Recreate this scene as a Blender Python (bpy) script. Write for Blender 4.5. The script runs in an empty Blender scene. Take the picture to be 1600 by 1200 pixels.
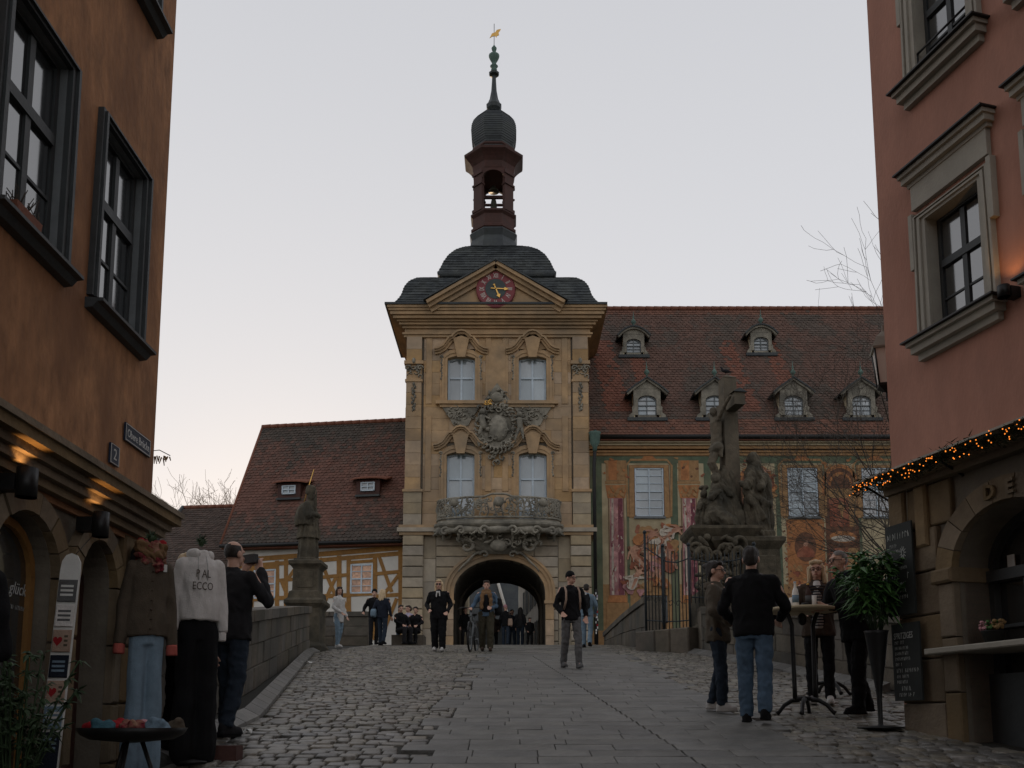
import bpy, bmesh, math, random
import numpy as np
from mathutils import Vector, Matrix, noise, Euler
random.seed(7)
R = math.radians
S = bpy.context.scene
C = S.collection

# ---------------------------------------------------------------- camera, sky, sun, exposure
FPX, YHOR, YVERT, EYE = 1450., 1130., -10200., 1.27      # focal length, horizon and vertical vanishing row of the 1600x1200 photograph
TP = FPX / (YHOR - YVERT); PITCH = math.atan(TP); YPP = YHOR - FPX * TP
cam_d = bpy.data.cameras.new('camera'); cam = bpy.data.objects.new('camera', cam_d); C.objects.link(cam)
cam.location = (0, 0, EYE); cam.rotation_euler = (math.pi / 2 + PITCH, 0, 0)
cam_d.sensor_width = 36; cam_d.lens = FPX / 1600 * 36; cam_d.shift_y = (YPP - 600) / 1600; cam_d.clip_end = 6000; cam_d.clip_start = .05
S.camera = cam

SUN_AZ, SUN_EL = -14., 6.                                 # low sun behind the town hall, left of the view axis
w = bpy.data.worlds.new('World'); S.world = w; w.use_nodes = True
nt = w.node_tree; nt.nodes.clear()
sky = nt.nodes.new('ShaderNodeTexSky'); sky.sky_type = 'NISHITA'; sky.sun_disc = False
sky.sun_elevation = R(SUN_EL); sky.sun_rotation = R(SUN_AZ); sky.dust_density = 4; sky.air_density = 1.2
hz = nt.nodes.new('ShaderNodeMix'); hz.data_type = 'RGBA'; hz.inputs[0].default_value = .93
# even evening haze veil: the same all round, brighter towards the horizon
tc = nt.nodes.new('ShaderNodeTexCoord'); sz_ = nt.nodes.new('ShaderNodeSeparateXYZ'); nt.links.new(tc.outputs['Generated'], sz_.inputs[0])
rp = nt.nodes.new('ShaderNodeValToRGB'); nt.links.new(sz_.outputs['Z'], rp.inputs[0]); rp.color_ramp.elements[0].color = (.8, .795, .815, 1); rp.color_ramp.elements[1].color = (.45, .46, .5, 1)
for ps_, c_ in ((.18, (.712, .71, .735, 1)), (.6, (.575, .58, .61, 1))): e_ = rp.color_ramp.elements.new(ps_); e_.color = c_
vm = nt.nodes.new('ShaderNodeVectorMath'); vm.operation = 'SCALE'; vm.inputs['Scale'].default_value = 11.7; nt.links.new(rp.outputs[0], vm.inputs[0]); nt.links.new(vm.outputs[0], hz.inputs[7])
nt.links.new(sky.outputs[0], hz.inputs[6])
bg = nt.nodes.new('ShaderNodeBackground'); bg.inputs[1].default_value = .1
wo = nt.nodes.new('ShaderNodeOutputWorld')
nt.links.new(hz.outputs[2], bg.inputs[0]); nt.links.new(bg.outputs[0], wo.inputs[0])
sd = bpy.data.lights.new('sun', 'SUN'); sd.energy = 2.0; sd.angle = R(.8); sd.color = (1, .72, .45)
sun = bpy.data.objects.new('sun', sd); C.objects.link(sun)
sv = Vector((math.sin(R(SUN_AZ)) * math.cos(R(SUN_EL)), math.cos(R(SUN_AZ)) * math.cos(R(SUN_EL)), math.sin(R(SUN_EL))))
sun.rotation_euler = sv.to_track_quat('Z', 'Y').to_euler(); sun.location = sv * 100
S.view_settings.view_transform = 'Standard'; S.view_settings.look = 'None'; S.view_settings.exposure = 0; S.view_settings.gamma = 1
S.cycles.max_bounces = 6; S.cycles.diffuse_bounces = 3; S.cycles.glossy_bounces = 3; S.cycles.use_denoising = True

# ---------------------------------------------------------------- pixel -> place
_cp, _sp = math.cos(PITCH), math.sin(PITCH)
def at(px, py, Y):
    u = (px - 800) / FPX; v = (YPP - py) / FPX; t = Y / (_cp - v * _sp)
    return Vector((t * u, Y, EYE + t * (_sp + v * _cp)))
def on_plane(px, py, p0, n):
    d = at(px, py, 1.) - Vector((0, 0, EYE)); o = Vector((0, 0, EYE)); n = Vector(n)
    return o + d * ((Vector(p0) - o).dot(n) / d.dot(n))
GP = [(-40, -5.2), (0, 0), (10, 1.34), (18, 2.41), (21, 2.80), (25, 3.27), (28, 3.58), (32, 3.93), (36, 4.2), (40, 4.35), (46, 4.35), (60, 3.7), (120, 3.4)]
_gy = np.linspace(-40, 120, 1601); _gz = np.interp(_gy, [a for a, b in GP], [b for a, b in GP])
_k = np.hanning(41); _k /= _k.sum(); _gz2 = np.convolve(np.pad(_gz, 20, mode='edge'), _k, 'valid')
def zg(y): return float(np.interp(y, _gy, _gz2))
def gp(px, py):
    y = 3.
    while y < 60:
        q = at(px, py, y)
        if q.z <= zg(y): return q
        y += .02
    return q

# ---------------------------------------------------------------- helpers
class Fr:
    """a vertical frame: u along, w outward, z up"""
    def __init__(s, o, d, n): s.o = Vector((o[0], o[1])); s.d = Vector((d[0], d[1])).normalized(); s.n = Vector((n[0], n[1])).normalized()
    def __call__(s, u, w, z): q = s.o + s.d * u + s.n * w; return (q.x, q.y, z)
    def px(s, x, y):
        q = on_plane(x, y, (s.o.x, s.o.y, 0), (s.n.x, s.n.y, 0)); return ((Vector((q.x, q.y)) - s.o).dot(s.d), q.z)
W0 = lambda u, w, z: (u, w, z)
class MB:
    def __init__(s, fr=W0): s.v = []; s.f = []; s.m = []; s.s = []; s.fr = fr; s.cols = []
    def add(s, vs, fs, mi=0, sm=False):
        b = len(s.v); fr = s.fr
        s.v += [fr(*p) for p in vs]; s.f += [tuple(b + i for i in f) for f in fs]; s.m += [mi] * len(fs); s.s += [sm] * len(fs); return s
    def box(s, a0, a1, b0, b1, c0, c1, mi=0):
        return s.add([(a0,b0,c0),(a1,b0,c0),(a1,b1,c0),(a0,b1,c0),(a0,b0,c1),(a1,b0,c1),(a1,b1,c1),(a0,b1,c1)],
            [(0,3,2,1),(4,5,6,7),(0,1,5,4),(1,2,6,5),(2,3,7,6),(3,0,4,7)], mi)
    def blk(s, u0, u1, z0, z1, w0, w1, c=.015, mi=0):
        """block with a chamfered front at w1"""
        return s.add([(u0,w0,z0),(u1,w0,z0),(u1,w0,z1),(u0,w0,z1),(u0,w1-c,z0),(u1,w1-c,z0),(u1,w1-c,z1),(u0,w1-c,z1),
            (u0+c,w1,z0+c),(u1-c,w1,z0+c),(u1-c,w1,z1-c),(u0+c,w1,z1-c)],
            [(3,2,1,0),(0,1,5,4),(1,2,6,5),(2,3,7,6),(3,0,4,7),(4,5,9,8),(5,6,10,9),(6,7,11,10),(7,4,8,11),(8,9,10,11)], mi)
    def prism(s, poly, w0, w1, mi=0, sm=False):
        n = len(poly)
        return s.add([(u, w0, z) for u, z in poly] + [(u, w1, z) for u, z in poly],
            [tuple(range(n))[::-1], tuple(range(n, 2*n))] + [(i, (i+1) % n, n + (i+1) % n, n + i) for i in range(n)], mi, sm)
    def ribbon(s, path, n0, n1, w0, w1, mi=0, closed=False):
        k = len(path); vs = []
        for i, (u, z) in enumerate(path):
            a = path[i-1] if (i or closed) else path[i]; b = path[(i+1) % k] if (i < k-1 or closed) else path[i]
            t = Vector((b[0]-a[0], b[1]-a[1])).normalized(); n = Vector((-t.y, t.x))
            for nn, ww in ((n0, w0), (n1, w0), (n1, w1), (n0, w1)): vs.append((u + n.x*nn, ww, z + n.y*nn))
        fs = []
        for i in range(k if closed else k-1):
            j = (i+1) % k
            for q in range(4): fs.append((4*i+q, 4*i+(q+1) % 4, 4*j+(q+1) % 4, 4*j+q))
        if not closed: fs += [(0,1,2,3), (4*k-1,4*k-2,4*k-3,4*k-4)]
        return s.add(vs, fs, mi)
    def loft(s, secs, mi=0, sm=False, cap=True):
        n = len(secs[0]); vs = [p for q in secs for p in q]; fs = []
        for i in range(len(secs)-1):
            for j in range(n): fs.append((i*n+j, i*n+(j+1) % n, (i+1)*n+(j+1) % n, (i+1)*n+j))
        if cap: fs += [tuple(range(n))[::-1], tuple(range((len(secs)-1)*n, len(secs)*n))]
        return s.add(vs, fs, mi, sm)
    def lathe(s, prof, c, n=12, rot=0, mi=0, sm=True, sq=(1, 1)):
        return s.loft([[(c[0] + sq[0]*r*math.cos(2*math.pi*j/n + rot), c[1] + sq[1]*r*math.sin(2*math.pi*j/n + rot), c[2] + z) for j in range(n)] for r, z in prof], mi, sm)
    def tube(s, path, r, n=6, mi=0, sm=True, cap=True):
        path = [Vector(p) for p in path]; k = len(path)
        rs = r if isinstance(r, (list, tuple)) else [r]*k; secs = []
        t0 = (path[1]-path[0]).normalized(); up = Vector((0,0,1)) if abs(t0.z) < .9 else Vector((1,0,0)); a = t0.cross(up).normalized()
        for i, p in enumerate(path):
            t = (path[min(i+1,k-1)] - path[max(i-1,0)]).normalized(); a = (a - t*a.dot(t))
            a = a.normalized() if a.length > 1e-6 else t.orthogonal().normalized(); b = t.cross(a)
            secs.append([tuple(p + (a*math.cos(2*math.pi*j/n) + b*math.sin(2*math.pi*j/n))*rs[i]) for j in range(n)])
        return s.loft(secs, mi, sm, cap)
    def ell(s, c, r, seg=8, ring=6, mi=0, rot=None, sm=True):
        r = (r, r, r) if not isinstance(r, (tuple, list)) else r; vs = []; M = Euler(rot).to_matrix() if rot else None
        def P(x, y, z):
            q = Vector((x*r[0], y*r[1], z*r[2])); q = M @ q if M else q; return (c[0]+q.x, c[1]+q.y, c[2]+q.z)
        vs = [P(0,0,-1)] + [P(math.cos(2*math.pi*j/seg)*math.sin(math.pi*i/ring), math.sin(2*math.pi*j/seg)*math.sin(math.pi*i/ring), -math.cos(math.pi*i/ring)) for i in range(1, ring) for j in range(seg)] + [P(0,0,1)]
        fs = [(0, 1+(j+1) % seg, 1+j) for j in range(seg)]; L = len(vs)-1
        for i in range(ring-2):
            for j in range(seg): fs.append((1+i*seg+j, 1+i*seg+(j+1) % seg, 1+(i+1)*seg+(j+1) % seg, 1+(i+1)*seg+j))
        fs += [(L, 1+(ring-2)*seg+j, 1+(ring-2)*seg+(j+1) % seg) for j in range(seg)]
        return s.add(vs, fs, mi, sm)
    def cap(s, a, b, ra, rb, n=10, mi=0):
        """tapered capsule"""
        a, b = Vector(a), Vector(b); d = b - a; L = d.length or 1e-4; t = d / L
        x = t.orthogonal().normalized(); y = t.cross(x); secs = []
        for k in range(5):
            q = -math.pi/2 + math.pi/2*k/4 + 1e-3*(k == 0); secs.append((a + t*ra*math.sin(q), max(ra*math.cos(q), 1e-4)))
        for k in range(5):
            q = math.pi/2*k/4 - 1e-3*(k == 4); secs.append((b + t*rb*math.sin(q), max(rb*math.cos(q), 1e-4)))
        return s.loft([[tuple(p + (x*math.cos(2*math.pi*j/n) + y*math.sin(2*math.pi*j/n))*r) for j in range(n)] for p, r in secs], mi, True)
    def hull(s, secs, n=14):
        """closed body of elliptic sections (x, y, z, rx, ry)"""
        secs = [(secs[0][0], secs[0][1], secs[0][2]-1e-3, 1e-3, 1e-3)] + list(secs) + [(secs[-1][0], secs[-1][1], secs[-1][2]+1e-3, 1e-3, 1e-3)]
        return s.loft([[(x+rx*math.cos(2*math.pi*j/n), y+ry*math.sin(2*math.pi*j/n), z) for j in range(n)] for x, y, z, rx, ry in secs], 0, True)
    def build(s, name, mats, parent=None, fix=True):
        me = bpy.data.meshes.new(name); M = INV.get(parent.name) if parent else None
        vs = [tuple(M @ Vector(v)) for v in s.v] if M is not None else s.v
        me.from_pydata(vs, [], s.f)
        for m in (mats if isinstance(mats, (list, tuple)) else [mats]): me.materials.append(MT[m])
        me.polygons.foreach_set('material_index', s.m); me.polygons.foreach_set('use_smooth', s.s)
        if s.cols:
            at_ = me.color_attributes.new('Col', 'FLOAT_COLOR', 'CORNER'); buf = []
            for f, c in zip(s.f, s.cols): buf += [c[0], c[1], c[2], 1.]*len(f)
            at_.data.foreach_set('color', buf)
        if fix and len(s.f) < 6000:
            bm = bmesh.new(); bm.from_mesh(me); bmesh.ops.recalc_face_normals(bm, faces=bm.faces); bm.to_mesh(me); bm.free()
        me.update(); o = bpy.data.objects.new(name, me); C.objects.link(o)
        if parent:
            o.parent = parent
            if parent.name in INV: INV[o.name] = INV[parent.name]
        return o
INV = {}; MT = {}
def tag(o, label, cat=None, group=None, kind=None):
    if label: o['label'] = label
    if cat: o['category'] = cat
    if group: o['group'] = group
    if kind: o['kind'] = kind
    return o
def thing(name, label, cat, loc, rz=0, group=None):
    o = bpy.data.objects.new(name, None); C.objects.link(o); o.location = loc; o.rotation_euler = (0, 0, rz); o.empty_display_size = .2
    INV[o.name] = (Matrix.Translation(loc) @ Matrix.Rotation(rz, 4, 'Z')).inverted()
    return tag(o, label, cat, group)
def struct(name, mb, mats): o = mb.build(name, mats); o['kind'] = 'structure'; INV[o.name] = Matrix(); return o
TMP = bpy.data.scenes.new('scratch')
JUNK = []; _mo = []
def _melt(me):
    if not _mo:
        o = bpy.data.objects.new('t', me); TMP.collection.objects.link(o); m = o.modifiers.new('r', 'REMESH'); m.mode = 'VOXEL'; k = o.modifiers.new('s', 'SMOOTH'); k.factor = .5; _mo.extend((o, m, k))
    _mo[0].data = me; return _mo
def remesh(mb, voxel, smooth=4, wob=0, wscale=9., wz=1., ridge=0):
    """melt overlapping closed shapes into one skin"""
    me = bpy.data.meshes.new('t'); me.from_pydata(mb.v, [], mb.f); bm = bmesh.new(); bm.from_mesh(me)
    bmesh.ops.recalc_face_normals(bm, faces=bm.faces); bm.to_mesh(me); bm.free()
    o, m, sm_ = _melt(me); m.voxel_size = voxel; sm_.iterations = smooth; sm_.show_viewport = smooth > 0
    vl = TMP.view_layers[0]; vl.update(); dg = vl.depsgraph
    r = bpy.data.meshes.new_from_object(o.evaluated_get(dg)); JUNK.append(me)
    if wob:
        n = len(r.vertices); co = np.empty(n*3); no = np.empty(n*3); r.vertices.foreach_get('co', co); r.vertex_normals.foreach_get('vector', no); co = co.reshape(-1, 3); no = no.reshape(-1, 3)
        dv = np.array([noise.noise(Vector((a*wscale, b*wscale, c*wscale*wz))) for a, b, c in co])
        if ridge: dv = dv*.5 + (.35 - np.abs(np.array([noise.noise(Vector((a*wscale*1.6 + c*wscale*.5, b*wscale*1.6, c*wscale*wz))) for a, b, c in co])))*ridge
        r.vertices.foreach_set('co', (co + no*(dv*wob)[:, None]).ravel()); r.update()
    r.polygons.foreach_set('use_smooth', [True]*len(r.polygons)); return r
def skin(name, mb, voxel, m, parent, **k):
    r = remesh(mb, voxel, **k); r.name = name; r.materials.append(MT[m])
    o = bpy.data.objects.new(name, r); C.objects.link(o)
    if parent:
        o.parent = parent
        if parent.name in INV: r.transform(INV[parent.name]); INV[o.name] = INV[parent.name]
    return o
def text(name, txt, size, m, parent, fr, u, z, w, depth=.002, sx=1., align='CENTER', shear=0, bold=0):
    """lettering as flat mesh on a frame"""
    cu = bpy.data.curves.new('t', 'FONT'); cu.body = txt; cu.size = size; cu.extrude = depth; cu.align_x = align; cu.shear = shear; cu.offset = bold
    cu.resolution_u = 2
    o = bpy.data.objects.new('t', cu); TMP.collection.objects.link(o); vl = TMP.view_layers[0]; vl.update(); dg = vl.depsgraph; dg.update()
    r = bpy.data.meshes.new_from_object(o.evaluated_get(dg)); TMP.collection.objects.unlink(o); JUNK.extend((o, cu))
    for v in r.vertices: v.co = Vector(fr(u + v.co.x*sx, w + v.co.z, z + v.co.y))
    r.name = name; r.materials.clear(); r.materials.append(MT[m]); o = bpy.data.objects.new(name, r); C.objects.link(o); o.parent = parent
    if parent.name in INV: r.transform(INV[parent.name]); INV[o.name] = INV[parent.name]
    return o
def dup(o, parent=None):
    c = o.copy(); C.objects.link(c); c.parent = parent
    for ch in o.children: dup(ch, c)
    return c
def cutout(mb, u0, u1, z0, z1, w0, w1, holes, mi=0):
    """wall slab with rectangular openings"""
    us = sorted({u0, u1, *[h[i] for h in holes for i in (0, 1)]}); zs = sorted({z0, z1, *[h[i] for h in holes for i in (2, 3)]})
    us = [u for u in us if u0 <= u <= u1]; zs = [z for z in zs if z0 <= z <= z1]
    for a, b in zip(us, us[1:]):
        run = None
        for c, d in list(zip(zs, zs[1:])) + [(None, None)]:
            solid = c is not None and not any(h[0] < (a+b)/2 < h[1] and h[2] < (c+d)/2 < h[3] for h in holes)
            if solid and run is None: run = c
            if not solid and run is not None: mb.box(a, b, w0, w1, run, c if c is not None else zs[-1], mi); run = None
    return mb
def arch_pts(cx, hw, zs, rise, n=12): return [(cx - hw*math.cos(math.pi*i/n), zs + rise*math.sin(math.pi*i/n)) for i in range(n+1)]
def arch_panel(mb, u0, u1, z0, z1, cx, hw, zs, rise, w0, w1, mi=0, n=12):
    """wall with an arched opening standing on z0"""
    mb.box(u0, cx-hw, w0, w1, z0, z1, mi); mb.box(cx+hw, u1, w0, w1, z0, z1, mi); p = arch_pts(cx, hw, zs, rise, n)
    for (a, b), (c, d) in zip(p, p[1:]): mb.add([(a,w0,b),(c,w0,d),(c,w0,z1),(a,w0,z1),(a,w1,b),(c,w1,d),(c,w1,z1),(a,w1,z1)], [(3,2,1,0),(4,5,6,7),(0,1,5,4),(2,3,7,6)], mi)
    return mb
def ashlar(parent, name, fr, u0, u1, z0, z1, course, ln, w0, w1, mat, hole=None, gap=.012, c=.012, jit=.008, rnd=None, lab=None):
    """courses of separate blocks; hole(z) -> list of (u0,u1) gaps at that height"""
    rnd = rnd or random.Random(int(u0*977 + z0*131)); nc = max(1, round((z1-z0)/course)); h = (z1-z0)/nc
    for i in range(nc):
        za, zb = z0 + i*h + gap/2, z0 + (i+1)*h - gap/2; segs = [(u0, u1)]
        for g0, g1 in (hole(za, zb) if hole else []):
            segs = [t for a, b in segs for t in ((a, min(b, g0)), (max(a, g1), b)) if t[1] - t[0] > .06]
        for a, b in segs:
            n = max(1, round((b-a)/ln)); cuts = [a] + [a + (b-a)*(k + (.28 if i % 2 else -.0) + rnd.uniform(-.14, .14))/n for k in range(1, n)] + [b]
            for p, q in zip(cuts, cuts[1:]):
                if q - p > .05: MB(fr).blk(p + gap/2, q - gap/2, za, zb, w0, w1 + rnd.uniform(-jit, jit), min(c, (q-p)/4)).build(name, mat, parent, fix=False)
def scrolls(mb, u0, u1, z0, z1, n, rnd, wf, r=.035, size=.2, prob=.6):
    """rococo scrollwork: spirals, leaves and knobs; wf(u,z) -> outward offset"""
    for _ in range(n):
        u, z = rnd.uniform(u0, u1), rnd.uniform(z0, z1); w = wf(u, z); k = rnd.random(); sz = size*rnd.uniform(.6, 1.3)
        if k < prob:
            a0 = rnd.uniform(0, 6.3); sg = rnd.choice((-1, 1)); pts = []; rr = []
            for i in range(11):
                t = i/10; rad = sz*(.12 + .88*t)*.5; an = a0 + sg*t*5.2
                pts.append((u + rad*math.cos(an), w + r*1.2*(1-t*.6), z + rad*math.sin(an))); rr.append(r*(1.15 - .6*t))
            mb.tube([mb.fr(*p) for p in pts] if False else pts, rr, 5)
        elif k < .85: mb.ell((u, w + r*.5, z), (sz*.16, r*1.1, sz*.42), 6, 5, rot=(0, rnd.uniform(-1.5, 1.5), 0))
        else: mb.ell((u, w + r*.4, z), (sz*.22, r*1.4, sz*.22), 7, 5)

# ---------------------------------------------------------------- materials
def mat(name, c, rough=.8, var=.18, scale=3., bump=.15, bscale=45., c2=None, spec=.3, metal=0, rand=0, attr=False, stretch=None, emit=0, blot=.25, ior=None, alpha=None):
    m = bpy.data.materials.new(name); m.use_nodes = True; t = m.node_tree; N = t.nodes; L = t.links; b = N['Principled BSDF']
    b.inputs['Roughness'].default_value = rough; b.inputs['Metallic'].default_value = metal; b.inputs['Specular IOR Level'].default_value = spec
    if ior: b.inputs['IOR'].default_value = ior
    g = N.new('ShaderNodeNewGeometry'); mp = N.new('ShaderNodeMapping'); L.new(g.outputs['Position'], mp.inputs[0])
    if stretch: mp.inputs['Scale'].default_value = stretch
    n1 = N.new('ShaderNodeTexNoise'); n1.inputs['Scale'].default_value = scale; n1.inputs['Detail'].default_value = 7; n1.inputs['Roughness'].default_value = .65; L.new(mp.outputs[0], n1.inputs[0])
    n2 = N.new('ShaderNodeTexNoise'); n2.inputs['Scale'].default_value = scale*.23; n2.inputs['Detail'].default_value = 4; L.new(mp.outputs[0], n2.inputs[0])
    r1 = N.new('ShaderNodeMapRange'); r1.inputs[1].default_value = .3; r1.inputs[2].default_value = .7; L.new(n1.outputs[0], r1.inputs[0])
    c2 = c2 or tuple(x*.8 for x in c)
    mx = N.new('ShaderNodeMix'); mx.data_type = 'RGBA'; L.new(r1.outputs[0], mx.inputs[0])
    mx.inputs[6].default_value = (*[x*(1-var) for x in c], 1); mx.inputs[7].default_value = (*[min(1, x*(1+var)) for x in c], 1)
    m2 = N.new('ShaderNodeMix'); m2.data_type = 'RGBA'; r2 = N.new('ShaderNodeMapRange'); r2.inputs[1].default_value = .42; r2.inputs[2].default_value = .68; r2.inputs[4].default_value = blot*2.2
    L.new(n2.outputs[0], r2.inputs[0]); L.new(r2.outputs[0], m2.inputs[0]); L.new(mx.outputs[2], m2.inputs[6]); m2.inputs[7].default_value = (*c2, 1); out = m2.outputs[2]
    if attr:
        a = N.new('ShaderNodeVertexColor'); a.layer_name = 'Col'; q = N.new('ShaderNodeMix'); q.data_type = 'RGBA'; q.blend_type = 'MULTIPLY'; q.inputs[0].default_value = 1
        L.new(out, q.inputs[6]); L.new(a.outputs[0], q.inputs[7]); out = q.outputs[2]
    if rand:
        oi = N.new('ShaderNodeObjectInfo'); hs = N.new('ShaderNodeHueSaturation'); rr = N.new('ShaderNodeMapRange'); rr.inputs[3].default_value = 1-rand; rr.inputs[4].default_value = 1+rand
        L.new(oi.outputs['Random'], rr.inputs[0]); L.new(rr.outputs[0], hs.inputs['Value'])
        mm = N.new('ShaderNodeMath'); mm.operation = 'MULTIPLY'; mm.inputs[1].default_value = 7.31; L.new(oi.outputs['Random'], mm.inputs[0]); fr_ = N.new('ShaderNodeMath'); fr_.operation = 'FRACT'; L.new(mm.outputs[0], fr_.inputs[0])
        r4 = N.new('ShaderNodeMapRange'); r4.inputs[3].default_value = 1-rand*1.6; r4.inputs[4].default_value = 1+rand*1.2; L.new(fr_.outputs[0], r4.inputs[0]); L.new(r4.outputs[0], hs.inputs['Saturation'])
        L.new(out, hs.inputs['Color']); out = hs.outputs[0]
    L.new(out, b.inputs['Base Color'])
    if emit: L.new(out, b.inputs['Emission Color']); b.inputs['Emission Strength'].default_value = emit
    if alpha is not None: b.inputs['Alpha'].default_value = alpha
    if bump:
        n3 = N.new('ShaderNodeTexNoise'); n3.inputs['Scale'].default_value = bscale; n3.inputs['Detail'].default_value = 5; L.new(mp.outputs[0], n3.inputs[0])
        bp = N.new('ShaderNodeBump'); bp.inputs['Strength'].default_value = bump; bp.inputs['Distance'].default_value = .02; L.new(n3.outputs[0], bp.inputs['Height']); L.new(bp.outputs[0], b.inputs['Normal'])
        # roughness follows the same grain a little
        r5 = N.new('ShaderNodeMapRange'); r5.inputs[3].default_value = max(.03, rough-.12); r5.inputs[4].default_value = min(1, rough+.12); L.new(n1.outputs[0], r5.inputs[0]); L.new(r5.outputs[0], b.inputs['Roughness'])
    MT[name] = m; return m
mat('sandstone', (.42,.285,.16), .85, .24, 2.2, .35, 30, (.24,.185,.13), rand=.14, blot=.36)
mat('sandstone_plain', (.42,.28,.155), .85, .25, 2.2, .3, 30, (.22,.18,.13), blot=.33)
mat('grey_stone', (.25,.23,.185), .88, .35, 6, .4, 30, (.1,.095,.08), blot=.4)
mat('grey_block', (.37,.305,.215), .85, .2, 3, .3, 30, (.22,.2,.16), rand=.17)
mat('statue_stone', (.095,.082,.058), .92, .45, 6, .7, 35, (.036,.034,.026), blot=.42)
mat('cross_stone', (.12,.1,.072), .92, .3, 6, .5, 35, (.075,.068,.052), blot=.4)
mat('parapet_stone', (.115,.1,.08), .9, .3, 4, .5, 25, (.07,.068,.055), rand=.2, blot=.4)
mat('shop_stone', (.19,.14,.082), .9, .3, 3, .5, 25, (.085,.07,.05), rand=.15, blot=.4)
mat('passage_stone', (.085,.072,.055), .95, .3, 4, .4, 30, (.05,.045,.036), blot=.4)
mat('mortar', (.16,.14,.11), .95, .2, 6, .3, 40)
mat('slate', (.038,.045,.048), .5, .35, 6, .3, 40, (.075,.08,.07), rand=.12, attr=True)
mat('slate_plain', (.038,.044,.048), .5, .3, 6, .3, 40, (.07,.078,.07))
mat('tile', (.165,.083,.06), .9, .15, 9, .3, 40, (.13,.074,.055), attr=True)
mat('ridge', (.2,.08,.05), .85, .2, 9, .3, 40)
mat('dark_wood', (.07,.03,.024), .7, .25, 6, .3, 30, (.045,.025,.02))
mat('bronze', (.05,.05,.035), .5, .3, 8, .1, 40, metal=.6)
mat('copper', (.1,.16,.135), .7, .3, 8, .2, 40)
mat('gold', (.75,.45,.13), .35, .15, 8, 0, metal=.7)
mat('clock_red', (.23,.055,.06), .6, .1, 8, .05, 40)
mat('clock_dark', (.06,.075,.075), .6, .15, 8, .05, 40)
mat('silver_paint', (.55,.5,.45), .6, .1, 8, 0)
mat('frame_blue', (.52,.6,.66), .6, .1, 8, .1, 40)
mat('frame_grey', (.16,.175,.18), .6, .15, 8, .15, 40)
mat('frame_dark', (.05,.056,.058), .55, .2, 8, .15, 40)
mat('frame_stone', (.34,.32,.27), .8, .12, 5, .2, 40, (.26,.245,.21))
mat('pane_curtain', (.27,.32,.345), .06, .3, .9, .01, 2, (.1,.12,.13), spec=.5, ior=2.0, blot=.3, stretch=(1,1,.5), rand=.3)
mat('pane', (.025,.028,.03), .04, .1, 2, .012, 3, spec=.5, ior=2.7)
mat('pane_painted_glow', (.42,.24,.15), .15, .6, 9, 0, spec=.5, c2=(.16,.1,.08), emit=.12)  # warm evening reflection put into the pane colour, with faint emission
mat('plaster_orange', (.37,.188,.092), .92, .38, 8, .6, 20, (.22,.108,.055), blot=.45, stretch=(1,1,.5))
mat('plaster_terra', (.4,.205,.15), .92, .12, 5, .25, 40, (.31,.15,.108), blot=.3, stretch=(1,1,.4))
mat('plaster_white', (.62,.6,.55), .9, .1, 3, .2, 40, (.5,.48,.43))
mat('plaster_cream', (.5,.42,.28), .9, .15, 3, .2, 40)
mat('timber', (.3,.155,.045), .8, .25, 8, .3, 40, (.22,.115,.04))
mat('mural_green', (.1,.13,.085), .9, .3, 3, .1, 40, (.22,.2,.12))
mat('mural_cream', (.43,.36,.23), .9, .2, 3, .1, 40, (.24,.19,.11))
mat('mural_orange', (.42,.185,.075), .9, .35, 5, .1, 40, (.3,.13,.06))
mat('mural_ochre', (.34,.2,.095), .9, .3, 6, .1, 40, (.33,.2,.09))
mat('mural_red', (.26,.09,.055), .9, .4, 6, .1, 40, (.36,.17,.1))
mat('mural_purple', (.17,.055,.07), .9, .4, 6, .1, 40, (.26,.1,.11))
mat('mural_pink', (.47,.25,.24), .9, .5, 5, .1, 40, (.2,.08,.09), blot=.4)
mat('mural_flesh', (.48,.28,.19), .9, .4, 7, .1, 40, (.33,.15,.1), blot=.4)
mat('mural_brown', (.16,.08,.05), .9, .4, 6, .1, 40)
mat('mural_pale', (.5,.44,.36), .9, .3, 9, .1, 40, (.3,.27,.24))
mat('cobble', (.165,.15,.125), .38, .3, 14, .4, 50, (.07,.068,.06), rand=.36, spec=.5, blot=.35)
mat('cobble_far', (.165,.15,.125), .38, .3, 14, .4, 50, (.07,.068,.06), attr=True, spec=.5, blot=.35)
mat('slab', (.14,.136,.124), .46, .32, 15, .35, 60, (.085,.084,.078), rand=.16, blot=.35, spec=.45)
mat('slab_far', (.14,.136,.124), .46, .32, 15, .35, 60, (.085,.084,.078), attr=True, blot=.35, spec=.45)
mat('joint', (.038,.037,.031), .95, .3, 20, .5, 60)
mat('water', (.02,.03,.028), .05, .1, .5, .15, 2, spec=.5)
mat('earth', (.1,.11,.06), .95, .3, .5, .3, 10)
mat('iron', (.03,.038,.042), .55, .2, 20, .1, 60, metal=.3)
mat('black_metal', (.012,.012,.012), .45, .2, 20, .05, 60)
mat('bark', (.06,.05,.04), .9, .3, 20, .4, 60)
mat('bark_painted_sun', (.2,.14,.08), .9, .3, 20, .2, 60)  # same bark with low sunlight painted in as a paler, warmer colour
mat('leaf', (.06,.15,.035), .5, .4, 20, 0, c2=(.03,.07,.02), spec=.4)
mat('leaf_dark', (.03,.055,.022), .6, .4, 20, 0, spec=.3)
mat('leaf_dry', (.28,.18,.08), .7, .3, 20, 0)
mat('garland', (.025,.035,.015), .8, .4, 20, 0)
mat('fairy', (1.0,.26,.03), .5, 0, 1, 0, emit=1.5)
mat('lamp_glow', (1.0,.45,.12), .5, 0, 1, 0, emit=6)
mat('lamp_glass', (.8,.75,.68), .3, .05, 3, 0, spec=.5)
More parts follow.
